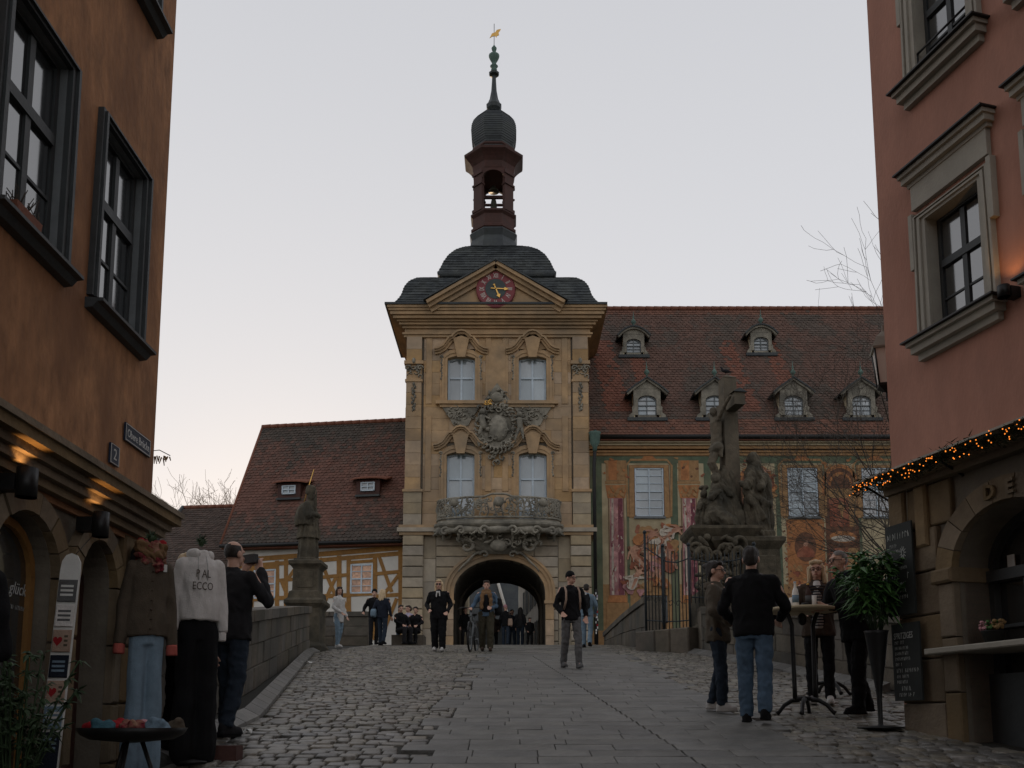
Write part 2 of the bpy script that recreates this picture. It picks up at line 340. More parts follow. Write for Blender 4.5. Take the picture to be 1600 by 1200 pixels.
mat('chalkboard', (.022,.026,.025), .75, .3, 6, .1, 60, (.045,.05,.047))
mat('chalk', (.42,.44,.42), .9, .3, 60, 0)
mat('white_paint', (.6,.6,.57), .7, .1, 8, .1, 60)
mat('enamel_blue', (.02,.03,.055), .35, .1, 8, 0)
mat('enamel_white', (.6,.6,.58), .35, .05, 8, 0)
mat('skin', (.5,.3,.22), .55, .12, 12, .05, 60, (.45,.25,.18), spec=.35)
mat('eye_dark', (.015,.012,.01), .3, 0, 1, 0)
mat('lips', (.32,.12,.1), .5, 0, 1, 0)
for n, c in dict(black=(.009,.009,.01), charcoal=(.022,.022,.024), navy=(.016,.02,.03), khaki=(.1,.085,.065), brown=(.055,.04,.03), denim=(.07,.11,.16), denim_light=(.17,.24,.3), denim_dark=(.025,.035,.05), white=(.5,.49,.47), cream=(.42,.37,.29), grey=(.11,.11,.11), wool=(.085,.068,.05), pink=(.48,.25,.27), rose=(.4,.1,.08), lilac=(.4,.36,.45), leopard=(.17,.1,.05), beige=(.35,.25,.19), red=(.3,.02,.025), teal=(.05,.12,.15), hoodie=(.62,.59,.56), camo=(.05,.045,.03)).items():
    mat('cloth_' + n, c, .95, .18, 14, .35, 120, spec=.15)
mat('cloth_pattern', (.15,.022,.03), .95, .95, 85, .3, 120, (.3,.18,.12), spec=.1, blot=.45)
for n, c in dict(black=(.012,.01,.009), brown=(.035,.02,.012), blonde=(.6,.45,.27), grey=(.16,.14,.125), dark=(.02,.014,.01)).items():
    mat('hair_' + n, c, .55, .4, 40, .6, 90, spec=.4, stretch=(3,3,.6))
# ================================================================ ground, river, paving
mb = MB(); mb.add([(-2500,-2500,-4),(2500,-2500,-4),(2500,2500,-4),(-2500,2500,-4)], [(0,1,2,3)]); struct('river', mb, 'water')
mb = MB(); mb.add([(-2500,48,2.6),(2500,48,2.6),(2500,2500,2.6),(-2500,2500,2.6),(-2500,48,-6),(2500,48,-6)], [(0,1,2,3),(0,1,5,4)]); struct('terrain', mb, 'earth')
mb = MB(); mb.add([(-2500,-2500,-3),(-2500,6.5,-3),(2500,6.5,-3),(2500,-2500,-3),(-2500,6.5,-6),(2500,6.5,-6)], [(0,1,2,3),(1,2,5,4)]); struct('riverbank', mb, 'earth')
# the deck: mortar bed that carries the paving, with the bridge body under it
ys = [-30 + .5*i for i in range(0, 200)]; mb = MB(); secs = []
def deckx(y):
    L = np.interp(y, [-30, 6.9, 7, 22, 24, 30, 70], [-9, -9, -2.75, -5.1, -7, -7, -7]); Rr = np.interp(y, [-30, 9, 9.1, 12.3, 21.5, 24, 70], [10, 10, 5.6, 5.5, 4.7, 8, 8]); return float(L), float(Rr)
for y in ys: a, b = deckx(y); secs.append([(a, y, zg(y)), (b, y, zg(y)), (b, y, -5), (a, y, -5)])
mb.loft(secs); pave = struct('pavement', mb, 'joint')

rnd = random.Random(3)
def x_left(y): return float(np.interp(y, [0, 9.74, 21.5, 23.5, 24, 36], [-2.6, -2.62, -4.6, -4.6, -4.4, -4.25]))
def x_right(y): return float(np.interp(y, [0, 9.0, 9.05, 12.3, 21.5, 28, 36], [6.4, 3.72, 5.2, 4.95, 4.1, 3.4, 3.1]))
def slabL(y): return -.62 + .012*(y-8) + .03*math.sin(y*1.7)
def slabR(y): return 2.38 + .035*math.sin(y*1.3)
def groove(y): return 1.41 - .0735*(y-7.02)
def stone(mb, u0, u1, v0, v1, h, cx, cy, tilt, c=.02):
    """one paving stone with rounded shoulders; its top follows the slope of the street"""
    g = lambda x, y, z: (x-cx, y-cy, (zg(y)-zg(cy)) + z + tilt[0]*(x-cx) + tilt[1]*(y-cy))
    ux, vx = min(c*1.5, (u1-u0)*.22), min(c*1.5, (v1-v0)*.22); ring = []
    for du, dv, z in ((0, 0, -.05), (0, 0, h-c), (ux*.4, vx*.4, h-c*.3), (ux, vx, h)):
        ring.append([g(u0+du, v0+dv, z), g(u1-du, v0+dv, z), g(u1-du, v1-dv, z), g(u0+du, v1-dv, z)])
    b = len(mb.v); n = 4
    vs = [p for q in ring for p in q]; fs = [(i*4+j, i*4+(j+1) % 4, (i+1)*4+(j+1) % 4, (i+1)*4+j) for i in range(3) for j in range(4)] + [(12,13,14,15)]
    mb.add(vs, fs, 0, True); return len(fs)
cob, slab = [], []
y = 5.0; i = 0; RW = []
while y < 42.0:                                            # slabs: rows across, broken by the long slanting joint
    d = .29 + rnd.uniform(-.012, .012); i += 1
    gx = groove(y + d/2); oL, oR = rnd.choice((0, .12, .3)), rnd.choice((0, .1, .28)); RW.append((y, y+d, slabL(y)-oL, slabR(y)+oR)); spans = [(RW[-1][2], gx - .006), (gx + .006, RW[-1][3])]
    if y > 20: spans = [(RW[-1][2], RW[-1][3])]
    if y > 35.8: spans = [(-2.2, 1.2)]
    for a, b in spans:
        x = a; first = True
        while x < b - .05:
            wd = rnd.uniform(.38, .72)*(.6 if first and i % 2 else 1); first = False
            if b - x - wd < .25: wd = b - x
            slab.append((x + .004, x + wd - .004, y + .004, y + d - .004)); x += wd
    y += d
def edge(y, d, k):
    v = [r[2+k] for r in RW if r[1] > y + .02 and r[0] < y + d - .02]; return (min(v) - .01 if k == 0 else max(v) + .01) if v else (slabL(y) if k == 0 else slabR(y))
y = 5.0
while y < 36.0:                                            # cobbles: rows across the street
    d = rnd.uniform(.13, .185)
    for a, b in ((x_left(y), edge(y, d, 0)), (edge(y, d, 1), x_right(y))):
        x = a
        if y > 30 and abs(a) > 4.2: x = -4.2
        while x < b - .06:
            wd = min(rnd.choice((rnd.uniform(.1, .15), rnd.uniform(.13, .22))), b - x)
            if wd > .07: cob.append((x + rnd.uniform(.006,.014), x + wd - rnd.uniform(.005,.012), y + rnd.uniform(.007, .02), y + d - rnd.uniform(.005, .018)))
            x += wd
    y += d
near = lambda s: (s[2]**2 + s[0]**2)
def visible(s):
    x, y = (s[0]+s[1])/2, s[2]; return abs(x) < .56*y and y > 6.6
def lay(name, lst, m, mfar, hf, c, dz):
    lst.sort(key=near); vis = [s for s in lst if visible(s)]; first = set(map(id, vis[:300])); far = MB()
    for s in lst:
        cx, cy = (s[0]+s[1])/2, (s[2]+s[3])/2; t = (rnd.uniform(-dz, dz), rnd.uniform(-dz, dz)); h = hf()
        if id(s) in first:
            q = MB(); stone(q, *s, h, cx, cy, t, c); o = q.build(name, m, pave, fix=False); o.location = (cx, cy, zg(cy))
        else:
            b = len(far.v); k = stone(far, *s, h, cx, cy, t, c); zc = zg(cy); v = rnd.uniform(.62, 1.35)
            far.v[b:] = [(p[0]+cx, p[1]+cy, p[2]+zc) for p in far.v[b:]]; far.cols += [(v, v*rnd.uniform(.96, 1.02), v*rnd.uniform(.9, 1))]*k
    o = far.build(name + '_field', mfar, pave, fix=False); o['kind'] = 'stuff'
lay('cobblestone', cob, 'cobble', 'cobble_far', lambda: rnd.choice((rnd.uniform(.022, .034), rnd.uniform(.022, .034), rnd.uniform(.008, .024))), .011, .04)
lay('paving_slab', slab, 'slab', 'slab_far', lambda: rnd.uniform(.027, .033), .005, .004)
for k in range(30):                                        # kerb stones along the left parapet
    y0 = 7.2 + k*.5
    mb = MB(); xa, xb = x_left(y0), x_left(y0+.49)
    sec = lambda y, x: [(x-.16, y, zg(y)-.05), (x+.02, y, zg(y)-.05), (x, y, zg(y)+.05), (x-.16, y, zg(y)+.13)]
    mb.loft([sec(y0+.005, xa), sec(y0+.49, xb)]); mb.build('kerb_stone', 'slab', pave)
for k in range(20):
    y0 = 12.6 + k*.47; mb = MB(); xa, xb = x_right(y0), x_right(y0+.46)
    sec = lambda y, x: [(x-.02, y, zg(y)-.05), (x+.2, y, zg(y)-.05), (x+.2, y, zg(y)+.13), (x, y, zg(y)+.05)]
    mb.loft([sec(y0+.005, xa), sec(y0+.455, xb)]); mb.build('kerb_stone', 'slab', pave)

# ================================================================ parapets
def parapet(name, label, p0, p1, inner, h=1.05, th=.42, course=.34, ln=.8, hump=None, cope=.16):
    """stone parapet between two plan points; each course follows the slope; inner = unit normal towards the street"""
    p0, p1 = Vector(p0), Vector(p1); d = p1 - p0; L = d.length; fr = Fr(p0, d, inner); mid = (p0+p1)/2
    t = thing(name, label, 'parapet', (p0.x, p0.y, zg(p0.y))); r = random.Random(int(p0.x*71 + p0.y*13))
    zb = lambda u: zg(p0.y + d.y*u/L); hh = lambda u: h + (hump(u/L) if hump else 0)
    def slab4(name, u0, u1, za, zb_, w0, w1, m, c=.015):
        q = MB(lambda u, w, s: fr(u, w, (zb(u) + za(u))*(1-s) + (zb(u) + zb_(u))*s)); q.blk(u0, u1, 0, 1, w0, w1, c)
        for v in range(8, 12): pass
        q.build(name, m, t)
    q = MB(lambda u, w, s: fr(u, w, zb(u) - .3 + s*(hh(u)+.3-cope*.6)))
    k = max(1, int(L/1.0))
    for i in range(k): q.box(L*i/k, L*(i+1)/k, -th, -.03, 0, 1)
    q.build('wall_core', 'mortar', t)
    nc = max(1, round((h-cope)/course))
    for i in range(nc):
        u = 0
        while u < L - .05:
            wd = r.uniform(.6, 1.3)*ln
            if L - u - wd < .3: wd = L - u
            f0, f1 = i/nc, (i+1)/nc
            slab4('stone_block', u+.006, u+wd-.006, lambda u: (hh(u)-cope)*f0 + .006, lambda u: (hh(u)-cope)*f1 - .006, -.06, r.uniform(-.012, .016), 'parapet_stone', .02); u += wd
    u = 0
    while u < L - .05:
        wd = r.uniform(.9, 1.3)
        if L - u - wd < .4: wd = L - u
        slab4('coping_stone', u+.004, u+wd-.004, lambda u: hh(u)-cope, lambda u: hh(u), -th-.04, .05, 'parapet_stone', .03); u += wd
    return t
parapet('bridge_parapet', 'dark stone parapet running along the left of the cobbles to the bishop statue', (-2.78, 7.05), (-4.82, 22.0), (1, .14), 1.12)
parapet('bay_parapet', 'dark low stone parapet below the half-timbered house', (-7.2, 30.2), (-4.65, 29.9), (0, -1), 1.12)
parapet('bay_side_parapet', 'short stone parapet behind the bishop statue', (-7.2, 24.0), (-7.2, 30.0), (1, 0), 1.1)
parapet('right_bridge_parapet', 'dark stone parapet along the right behind the bistro tables', (5.32, 11.6), (4.42, 21.4), (-1, -.09), 1.1)
parapet('ramp_parapet', 'dark curved stone parapet sweeping down beside the gate tower', (3.32, 33.4), (3.35, 23.2), (-1, 0), .75, hump=lambda s: .62*(s**1.4) - .25*(1-s)**2)
# ================================================================ gate tower
TX = -.6; TY = 36.
T = thing('gate_tower', 'ochre sandstone gate tower with clock gable, rococo balcony and slate onion spire', 'tower', (TX, TY, zg(TY)))
F = Fr((0, TY), (1, 0), (0, -1))                           # u = world x
XL, XR = -4.28, 3.1; HW = .555; WX = (-2.05, .83); WU = (14.1, 16.02); WL = (9.2, 12.02); AC, AH, AZ, AR = -.49, 1.79, 6.35, 1.32
# body: front slab with openings, sides, rear, passage vault
mb = MB(F)
arch_panel(mb, XL+.05, XR-.05, 3.6, 8.6, AC, AH, AZ, AR, -.5, -.06)
cutout(mb, XL+.05, XR-.05, 8.6, 18.1, -.5, -.06, [(x-HW, x+HW, *z) for x in WX for z in (WU, WL)])
mb.box(XL+.05, XL+.6, -3.9, -.5, 3.6, 18.1); mb.box(XR-.6, XR-.05, -3.9, -.5, 3.6, 18.1)
arch_panel(mb, XL+.05, XR-.05, 3.6, 18.1, AC, AH-.1, AZ, AR, -3.95, -3.9)
mb.box(XL+.6, XR-.6, -3.9, -.5, 9.0, 9.1); mb.build('wall', 'mortar', T)
p = arch_pts(AC, AH, AZ, AR, 16); p = [(AC-AH, 3.6)] + p + [(AC+AH, 3.6)]
mb = MB(F)
for a, b in zip(p, p[1:]): mb.add([(a[0],-.06,a[1]),(b[0],-.06,b[1]),(b[0],-5.4,b[1]),(a[0],-5.4,a[1])], [(0,1,2,3)])
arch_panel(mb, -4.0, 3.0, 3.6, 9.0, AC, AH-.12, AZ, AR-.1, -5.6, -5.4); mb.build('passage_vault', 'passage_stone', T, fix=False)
def tower_holes(za, zb):
    zm = (za+zb)/2; h = []
    if zm < AZ + AR: k = 1 if zm < AZ else math.sqrt(max(0, 1-((za-AZ)/AR)**2)) if za > AZ else 1; h.append((AC-AH*k, AC+AH*k))
    for z0, z1 in (WU, WL):
        if zb > z0+.02 and za < z1-.02: h += [(x-HW, x+HW) for x in WX]
    return h
PW = .78
ashlar(T, 'stone_block', F, XL+PW+.5, XR-PW-.5, 4.0, 8.62, .42, 1.15, -.08, 0, 'grey_block', tower_holes, gap=.03, c=.02)
for a in (XL+PW, XR-PW-.5): ashlar(T, 'stone_block', F, a, a+.5, 4.0, 8.62, .84, .9, -.1, -.045, 'grey_block')
for a in (XL, XR-PW): ashlar(T, 'stone_block', F, a-.03, a+PW+.03, 4.0, 8.62, .42, 1.2, -.08, .14, 'grey_block', gap=.03, c=.025)
ashlar(T, 'stone_block', F, XL+.72, XR-.72, 9.02, 16.8, .49, 1.05, -.08, 0, 'sandstone', tower_holes, gap=.006, c=.005, jit=.004)
for a in (XL, XR-.68):                                    # corner pilasters with their plinths
    ashlar(T, 'stone_block', F, a-.02, a+.7, 9.02, 10.35, .44, 1.2, -.08, .15, 'grey_block', gap=.008, c=.008)
    mb = MB(F); mb.box(a-.06, a+.74, -.05, .2, 10.35, 10.46); mb.build('plinth_cap', 'sandstone_plain', T)
    ashlar(T, 'stone_block', F, a+.02, a+.64, 10.46, 14.95, .5, 1.2, -.08, .1, 'sandstone', gap=.006, c=.005, jit=.004)
    ashlar(T, 'stone_block', F, a+.02, a+.64, 15.75, 16.8, .5, 1.2, -.08, .1, 'sandstone', gap=.006, c=.005, jit=.004)
    mb = MB(F); mb.box(a-.02, a+.68, -.05, .14, 14.9, 15.0); mb.box(a-.06, a+.72, -.05, .2, 15.62, 15.76); mb.box(a+.02, a+.64, -.05, .1, 15.0, 15.62); mb.build('capital_block', 'sandstone_plain', T)
    mb = MB(F); r_ = random.Random(5)
    for sx in (-1, 1):
        c = a + .33 + sx*.25
        mb.tube([(c + .13*(1-t/9)*math.cos(sx*t*.9), .17 + .02*t/9, 15.45 + .13*(1-t/9)*math.sin(t*.9)) for t in range(9)], .035, 5)
    scrolls(mb, a+.05, a+.6, 15.1, 15.6, 14, r_, lambda u, z: .11, .03, .2); mb.ell((a+.33, .18, 15.75), (.08, .08, .13))
    for k in range(9):                                    # husk garland below the capital
        mb.ell((a+.33 + .05*math.sin(k*1.9), .12, 14.8 - k*.13), (.06, .05, .08), 6, 4)
        mb.ell((a+.33 - .07*math.sin(k*1.9), .12, 14.75 - k*.13), (.03, .03, .06), 5, 4)
    mb.build('capital', 'grey_stone', T)
def band(name, z0, z1, out, m='sandstone_plain', u0=None, u1=None, side=True):
    mb = MB(F); a, b = (u0 if u0 is not None else XL), (u1 if u1 is not None else XR)
    mb.box(a-out, b+out, -.03, out, z0, z1)
    if side: mb.box(a-out, a, -3.9, -.03, z0, z1); mb.box(b, b+out, -3.9, -.03, z0, z1)
    return mb.build(name, m, T)
band('string_course', 8.62, 8.74, .16); band('string_course', 8.74, 8.9, .24, 'grey_block'); band('string_course', 8.9, 9.02, .18)
band('architrave', 16.78, 16.88, .1); band('architrave', 16.88, 16.96, .16); band('frieze', 16.96, 17.14, .07)
for z0, z1, o in ((17.14,17.24,.16),(17.24,17.34,.28),(17.34,17.42,.36),(17.42,17.54,.5),(17.54,17.68,.6),(17.68,17.78,.66),(17.78,17.88,.72)): band('cornice_moulding', z0, z1, o)
# side walls of the tower in plain ashlar
for s, a in ((-1, XL), (1, XR)):
    ashlar(T, 'stone_block', Fr((a - s*.08, 36.05), (0, 1), (s, 0)), 0, 3.85, 9.02, 16.8, .97, 1.3, 0, .08, 'sandstone', gap=.006, c=.005)
    ashlar(T, 'stone_block', Fr((a - s*.08, 36.05), (0, 1), (s, 0)), 0, 3.85, 3.9, 8.62, .8, 1.3, 0, .08, 'grey_block', gap=.02)
# flat strips (lesenes) on the front
for x in (-3.35, -.95, -.27, 2.13):
    for z0, z1 in ((10.4, 13.5), (14.0, 16.8)): mb = MB(F); mb.blk(x-.12, x+.12, z0, z1, -.05, .035, .01); mb.build('lesene', 'sandstone_plain', T)
mb = MB(F); mb.prism([(-.95,14.2),(-.27,14.2),(-.27,16.35),(-.42,16.6),(-.61,16.68),(-.8,16.6),(-.95,16.35)], -.03, .05); mb.build('blind_panel', 'sandstone_plain', T)
# arch surround
for k, (n0, n1, ww) in enumerate(((.0, .16, .05), (.16, .3, .1), (.3, .4, .16))):
    mb = MB(F); mb.ribbon([(AC-AH, AZ-.35)] + arch_pts(AC, AH, AZ, AR, 22) + [(AC+AH, AZ-.35)], n0, n1, -.06, ww); mb.build('archivolt', 'sandstone_plain', T)
for s in (-1, 1):
    ashlar(T, 'jamb_stone', F, *sorted((AC+s*AH, AC+s*(AH+.34))), 4.0, AZ-.45, .55, 1, -.06, .09, 'sandstone')
    mb = MB(F); a, b = sorted((AC+s*(AH-.04), AC+s*(AH+.46))); mb.box(a, b, -.1, .15, AZ-.45, AZ-.32); mb.build('impost', 'sandstone_plain', T)
# windows
def mullion_window(par, fr, x, hw, z0, z1, w, m, pane, rise=.12, cross=None, bars=0, fw=.07, sill=True, deep=.03):
    wn = MB(fr); n = 8
    top = [(x-hw + 2*hw*i/n, z1 - rise + rise*math.sin(math.pi*i/n)) for i in range(n+1)]
    wn.ribbon([(x-hw, z0)] + top + [(x+hw, z0)], -fw, 0.0, w-.03, w+.03); wn.box(x-hw, x+hw, w-.03, w+.03, z0, z0+fw)
    win = wn.build('window', m, par)
    q = MB(fr); q.box(x-fw*.45, x+fw*.45, w-.02, w+.035, z0+fw, z1-fw*.8); q.build('mullion', m, win)
    zc = cross if cross else (z0+z1)/2
    q = MB(fr); q.box(x-hw+fw, x+hw-fw, w-.02, w+.04, zc-fw*.45, zc+fw*.45); q.build('transom', m, win)
    for s in (-1, 1):
        a, b = sorted((x + s*fw*.4, x + s*(hw-fw*.8)))
        for za, zb in ((z0+fw*.8, zc-fw*.4), (zc+fw*.4, z1-.01)):
            q = MB(fr)
            if zb > zc+.1: pts = [(a, za), (b, za)] + [(a + (b-a)*(1-i/4), z1 - rise + rise*math.sin(math.pi*(((a + (b-a)*(1-i/4))-(x-hw))/(2*hw))) - .01) for i in range(5)]
            else: pts = [(a, za), (b, za), (b, zb), (a, zb)]
            q.prism(pts, w-deep, w-deep+.012); q.build('pane', pane, win)
            for k in range(bars): q = MB(fr); zz = za + (zb-za)*(k+1)/(bars+1); q.box(a, b, w-.02, w+.02, zz-.012, zz+.012); q.build('glazing_bar', m, win)
    return win
def hood(x, z, sc=1.):
    return [(x+u*sc, z+v*sc) for u, v in ((-1.08,.22),(-.9,.25),(-.72,.36),(-.56,.58),(-.46,.72),(-.36,.74),(-.3,.83),(-.16,.95),(0,.99),(.16,.95),(.3,.83),(.36,.74),(.46,.72),(.56,.58),(.72,.36),(.9,.25),(1.08,.22))]
for z0, z1 in (WU, WL):
    for x in WX:
        mullion_window(T, F, x, HW-.005, z0, z1, -.22, 'frame_blue', 'pane_curtain', cross=z0 + (z1-z0)*(.545 if z0 > 12 else .62), bars=0, fw=.085)
        mb = MB(F); n = 8; top = [(x-HW + 2*HW*i/n, z1-.12 + .12*math.sin(math.pi*i/n)) for i in range(n+1)]; jp = [(x-HW, z0)] + top + [(x+HW, z0)]
        mb.ribbon(jp, 0, .13, -.2, .06); mb.ribbon(jp, .13, .22, -.05, .09); mb.ribbon(jp, .22, .3, -.05, .05); mb.build('window_surround', 'sandstone_plain', T)
        h = hood(x, z1-.02); mb = MB(F); mb.ribbon(h, 0, .07, -.02, .26); mb.ribbon(h, -.07, 0, -.02, .18); mb.ribbon(h, -.16, -.07, -.02, .1); mb.build('hood_moulding', 'sandstone_plain', T)
        mb = MB(F); mb.prism([(x-.16, z1-.1), (x+.16, z1-.1), (x+.32, z1+.68), (x, z1+.8), (x-.32, z1+.68)], -.02, .17); mb.build('keystone', 'sandstone_plain', T)
        for s in (-1, 1):
            mb = MB(F); r_ = random.Random(int(x*10+z0))
            for k in range(8): mb.ell((x+s*(.78+.02*math.sin(k*2)), .05, z1-.2-k*.11), (.05, .06, .07), 6, 4)
            mb.tube([(x+s*(.78+.08*math.cos(t*.8)*(1-t/9)), .09, z1-.08+.08*math.sin(t*.8)*(1-t/9)) for t in range(9)], .03, 5); mb.build('festoon', 'grey_stone', T)
mb = MB(F); mb.box(-3.05, 1.85, -.02, .2, 13.96, 14.1); mb.build('window_sill', 'sandstone_plain', T)
mb = MB(F); mb.box(-2.9, 1.7, -.02, .12, 13.84, 13.96); mb.build('window_sill', 'sandstone_plain', T)
for x in WX:
    mb = MB(F); r_ = random.Random(9); mb.prism([(x-.75,13.84),(x+.75,13.84),(x+.45,13.4),(x+.3,13.1),(x,13.0),(x-.3,13.1),(x-.45,13.4)], -.02, .08)
    scrolls(mb, x-.6, x+.6, 13.45, 13.82, 16, r_, lambda u, z: .09, .035, .24); scrolls(mb, x-.3, x+.3, 13.1, 13.5, 8, r_, lambda u, z: .09, .035, .2); mb.build('sill_relief', 'grey_stone', T)
# coat of arms between the storeys
CA = tag(MB(F).prism([(-.62+.62*math.cos(a), 12.95+.86*math.sin(a)) for a in [i*math.pi/9 for i in range(18)]], -.02, .12).build('coat_of_arms', 'grey_stone', T), 'grey carved coat of arms in a rococo cartouche')
r_ = random.Random(21); mb = MB(F)
mb.ell((-.56, .14, 12.95), (.42, .16, .55), 14, 10); mb.build('shield', 'statue_stone' if False else 'grey_stone', CA)
mb = MB(F)
for i in range(30):
    a = i/30*6.283; u, z = -.6 + .72*math.cos(a), 12.95 + .9*math.sin(a)
    mb.tube([(u + .17*(1-t/8)*math.cos(a+t*.8), .16+.02*t, z + .17*(1-t/8)*math.sin(a+t*.8)) for t in range(8)], [.055-.004*t for t in range(8)], 5)
scrolls(mb, -1.35, .1, 12.2, 13.9, 46, r_, lambda u, z: .12 + .1*random.random(), .05, .34); scrolls(mb, -.85, -.35, 11.55, 12.2, 16, r_, lambda u, z: .1, .045, .26)
mb.build('cartouche', 'grey_stone', CA)
mb = MB(F); mb.prism([(-1.25,13.95),(-.6,14.85),(.05,13.95),(-.1,13.85),(-1.1,13.85)], -.02, .1); scrolls(mb, -.95, -.25, 13.9, 14.55, 26, r_, lambda u, z: .12, .05, .26); mb.ell((-.6, .2, 14.2), (.25, .16, .22), 10, 7); mb.build('crown', 'grey_stone', CA)
mb = MB(F)                                                # small cherub right of the shield
for a, b, ra, rb in (((.3,.25,13.25),(.32,.25,12.95),.13,.11),((.3,.25,12.95),(.2,.3,12.7),.075,.06),((.2,.3,12.7),(.12,.28,12.45),.055,.04),((.36,.25,12.95),(.42,.3,12.7),.075,.06),((.42,.3,12.7),(.44,.28,12.5),.055,.04),((.38,.25,13.3),(.58,.28,13.25),.05,.045),((.58,.28,13.25),(.62,.26,13.5),.045,.035),((.22,.25,13.3),(-.02,.3,13.2),.05,.04)): mb.cap(a, b, ra, rb, 8)
mb.ell((.3, .27, 13.48), .12, 8, 6); mb.build('cherub', 'grey_stone', CA)
mb = MB(F)
for a, b, ra, rb in (((-1.2,.25,13.35),(-1.15,.25,13.0),.14,.12),((-1.2,.25,13.0),(-1.3,.3,12.7),.08,.06),((-1.1,.25,13.4),(-.9,.3,13.3),.055,.04),((-1.3,.25,13.4),(-1.42,.28,13.2),.05,.04)): mb.cap(a, b, ra, rb, 8)
mb.ell((-1.18, .28, 13.6), .13, 8, 6); mb.build('cherub', 'grey_stone', CA)
mb = MB(F); scrolls(mb, -1.1, -.85, 13.9, 14.1, 6, r_, lambda u, z: .2, .03, .2); mb.build('gilt_ornament', 'gold', CA)
# balcony
BC, BH, BD = -.52, 2.42, .95
def bow(u): return BD*(1 - abs((u-BC)/BH)**3.0)**.5 if abs(u-BC) < BH else 0
def bow_ring(hw, d): return [(BC + hw*math.sin(a), d*max(0, math.cos(a))**.55 if abs(a) < 1.57 else 0) for a in [(-90 + 180*i/28)*math.pi/180 for i in range(29)]]
def bow_slab(secs, m, name, par):
    mb = MB(F); L = [[(u, ww, z) for u, ww in bow_ring(hw, d)] + [(BC+hw, -.06, z), (BC-hw, -.06, z)] for hw, d, z in secs]; mb.loft(L); return mb.build(name, m, par)
BA = tag(bow_slab([(2.3,.78,8.72),(2.5,.95,8.84),(2.56,1.0,8.9),(2.56,1.0,8.98),(2.44,.95,9.02),(2.42,.93,9.1)], 'grey_stone', 'balcony', T), 'grey carved stone balcony with openwork rococo parapet')
def bpt(a, hw=BH, d=BD): a = R(a); return BC + hw*math.sin(a), d*max(0, math.cos(a))**.55
mb = MB(F); r_ = random.Random(33)                        # parapet panel: openwork scrolls between rails
for i in range(28):
    pass
mb.tube([(u, ww, 9.16) for u, ww in bow_ring(BH, BD)], .05, 6); mb.tube([(u, ww, 9.9 + .07*math.cos((u-BC)/BH*1.5) + (.1 if abs(u-BC) < .35 else 0)) for u, ww in bow_ring(BH, BD)], .045, 6); mb.build('rail', 'grey_stone', BA)
mb = MB(F)
for i in range(150):
    a = r_.uniform(-82, 82); u, ww = bpt(a); z = r_.uniform(9.2, 9.88); sz = r_.uniform(.08, .17); a0 = r_.uniform(0, 6.3); sg = r_.choice((-1, 1)); pts = []
    for t in range(10):
        rad = sz*(.15 + .85*t/9); an = a0 + sg*t*.6; du = rad*math.cos(an); aa = a + du/BH*57*(1/max(.35, math.cos(R(a)))); q = bpt(max(-89, min(89, aa))); pts.append((q[0], q[1]+.02, min(9.93, max(9.13, z + rad*math.sin(an)))))
    mb.tube(pts, [.04-.0022*t for t in range(10)], 5)
for i in range(26):
    a = -84 + 168*i/25; u, ww = bpt(a); mb.tube([(u + .05*math.sin(z*9+i), ww, z) for z in (9.14, 9.35, 9.55, 9.75, 9.92)], [.04,.03,.045,.03,.04], 5)
for a, s in ((-45,.17),(0,.2),(45,.17)):
    u, ww = bpt(a); mb.ell((u, ww+.05, 9.75), (s, s*.8, s), 9, 7)
mb.build('openwork_panel', 'grey_stone', BA)
mb = MB(F)                                                # underside: rolled scrolls and the shell corbel
mb.loft([[(BC + hw*math.sin(R(a)), max(-.04, d*max(0, math.cos(R(a)))**.7), z) for a in range(-90, 91, 10)] + [(BC+hw*.99, -.05, z), (BC-hw*.99, -.05, z)] for hw, d, z in ((.5,.2,7.85),(.9,.3,8.0),(1.3,.38,8.2),(1.5,.5,8.4),(1.6,.62,8.6),(2.1,.75,8.74))])
mb.tube([(*bpt(a, 2.36, .88), 8.68) for a in range(-88, 89, 8)], [.13 + .035*math.cos(a*.2) for a in range(-88, 89, 8)], 8)
for a, dr in ((-62,1),(-38,-1),(-14,1),(14,-1),(38,1),(62,-1)):
    u, ww = bpt(a, 2.36, .9)
    mb.tube([(u + dr*.2*(1-t/13)*math.cos(t*.62), ww + .1 + .01*t, 8.62 + .2*(1-t/13)*math.sin(t*.62)) for t in range(13)], [.07-.003*t for t in range(13)], 6)
    for k in range(5): mb.ell((u - dr*(.12+.07*k), ww + .1, 8.62 - .05*abs(k-2)), (.035, .04, .1), 6, 5, rot=(0, dr*(k-2)*.4, 0))
for a in range(-70, 71, 28):
    u, ww = bpt(a, 2.3, .86); mb.tube([(u, ww*(1-.04*t), 8.56 - .05*t) for t in range(6)], [.08-.01*t for t in range(6)], 6)
for s in (-1, 1):
    mb.tube([(BC + s*(2.1 + .35*(1-t/14)*math.cos(t*.55)), .35 + .15*math.cos(t*.4), 8.6 + .26*(1-t/14)*math.sin(t*.55)) for t in range(14)], [.12-.006*t for t in range(14)], 6)
    mb.tube([(BC + s*(1.25 + .36*(1-t/14)*math.cos(1+t*.55)), .45, 8.1 + .3*(1-t/14)*math.sin(1+t*.55)) for t in range(14)], [.1-.005*t for t in range(14)], 6)
    mb.tube([(BC + s*(.55 + .2*(1-t/12)*math.cos(t*.6)), .3, 7.8 + .16*(1-t/12)*math.sin(t*.6)) for t in range(12)], [.06-.003*t for t in range(12)], 6)
    mb.tube([(BC + s*(.7+.11*t), .22, 7.86 - .012*t*t + .05*math.sin(t)) for t in range(9)], [.07-.005*t for t in range(9)], 6)
scrolls(mb, -2.1, 1.1, 8.15, 8.62, 34, r_, lambda u, z: .38 + .3*(z-8.1)*max(0, 1-abs(u-BC)/2.2)+.12*(1-abs(u-BC)/2.4), .06, .34)
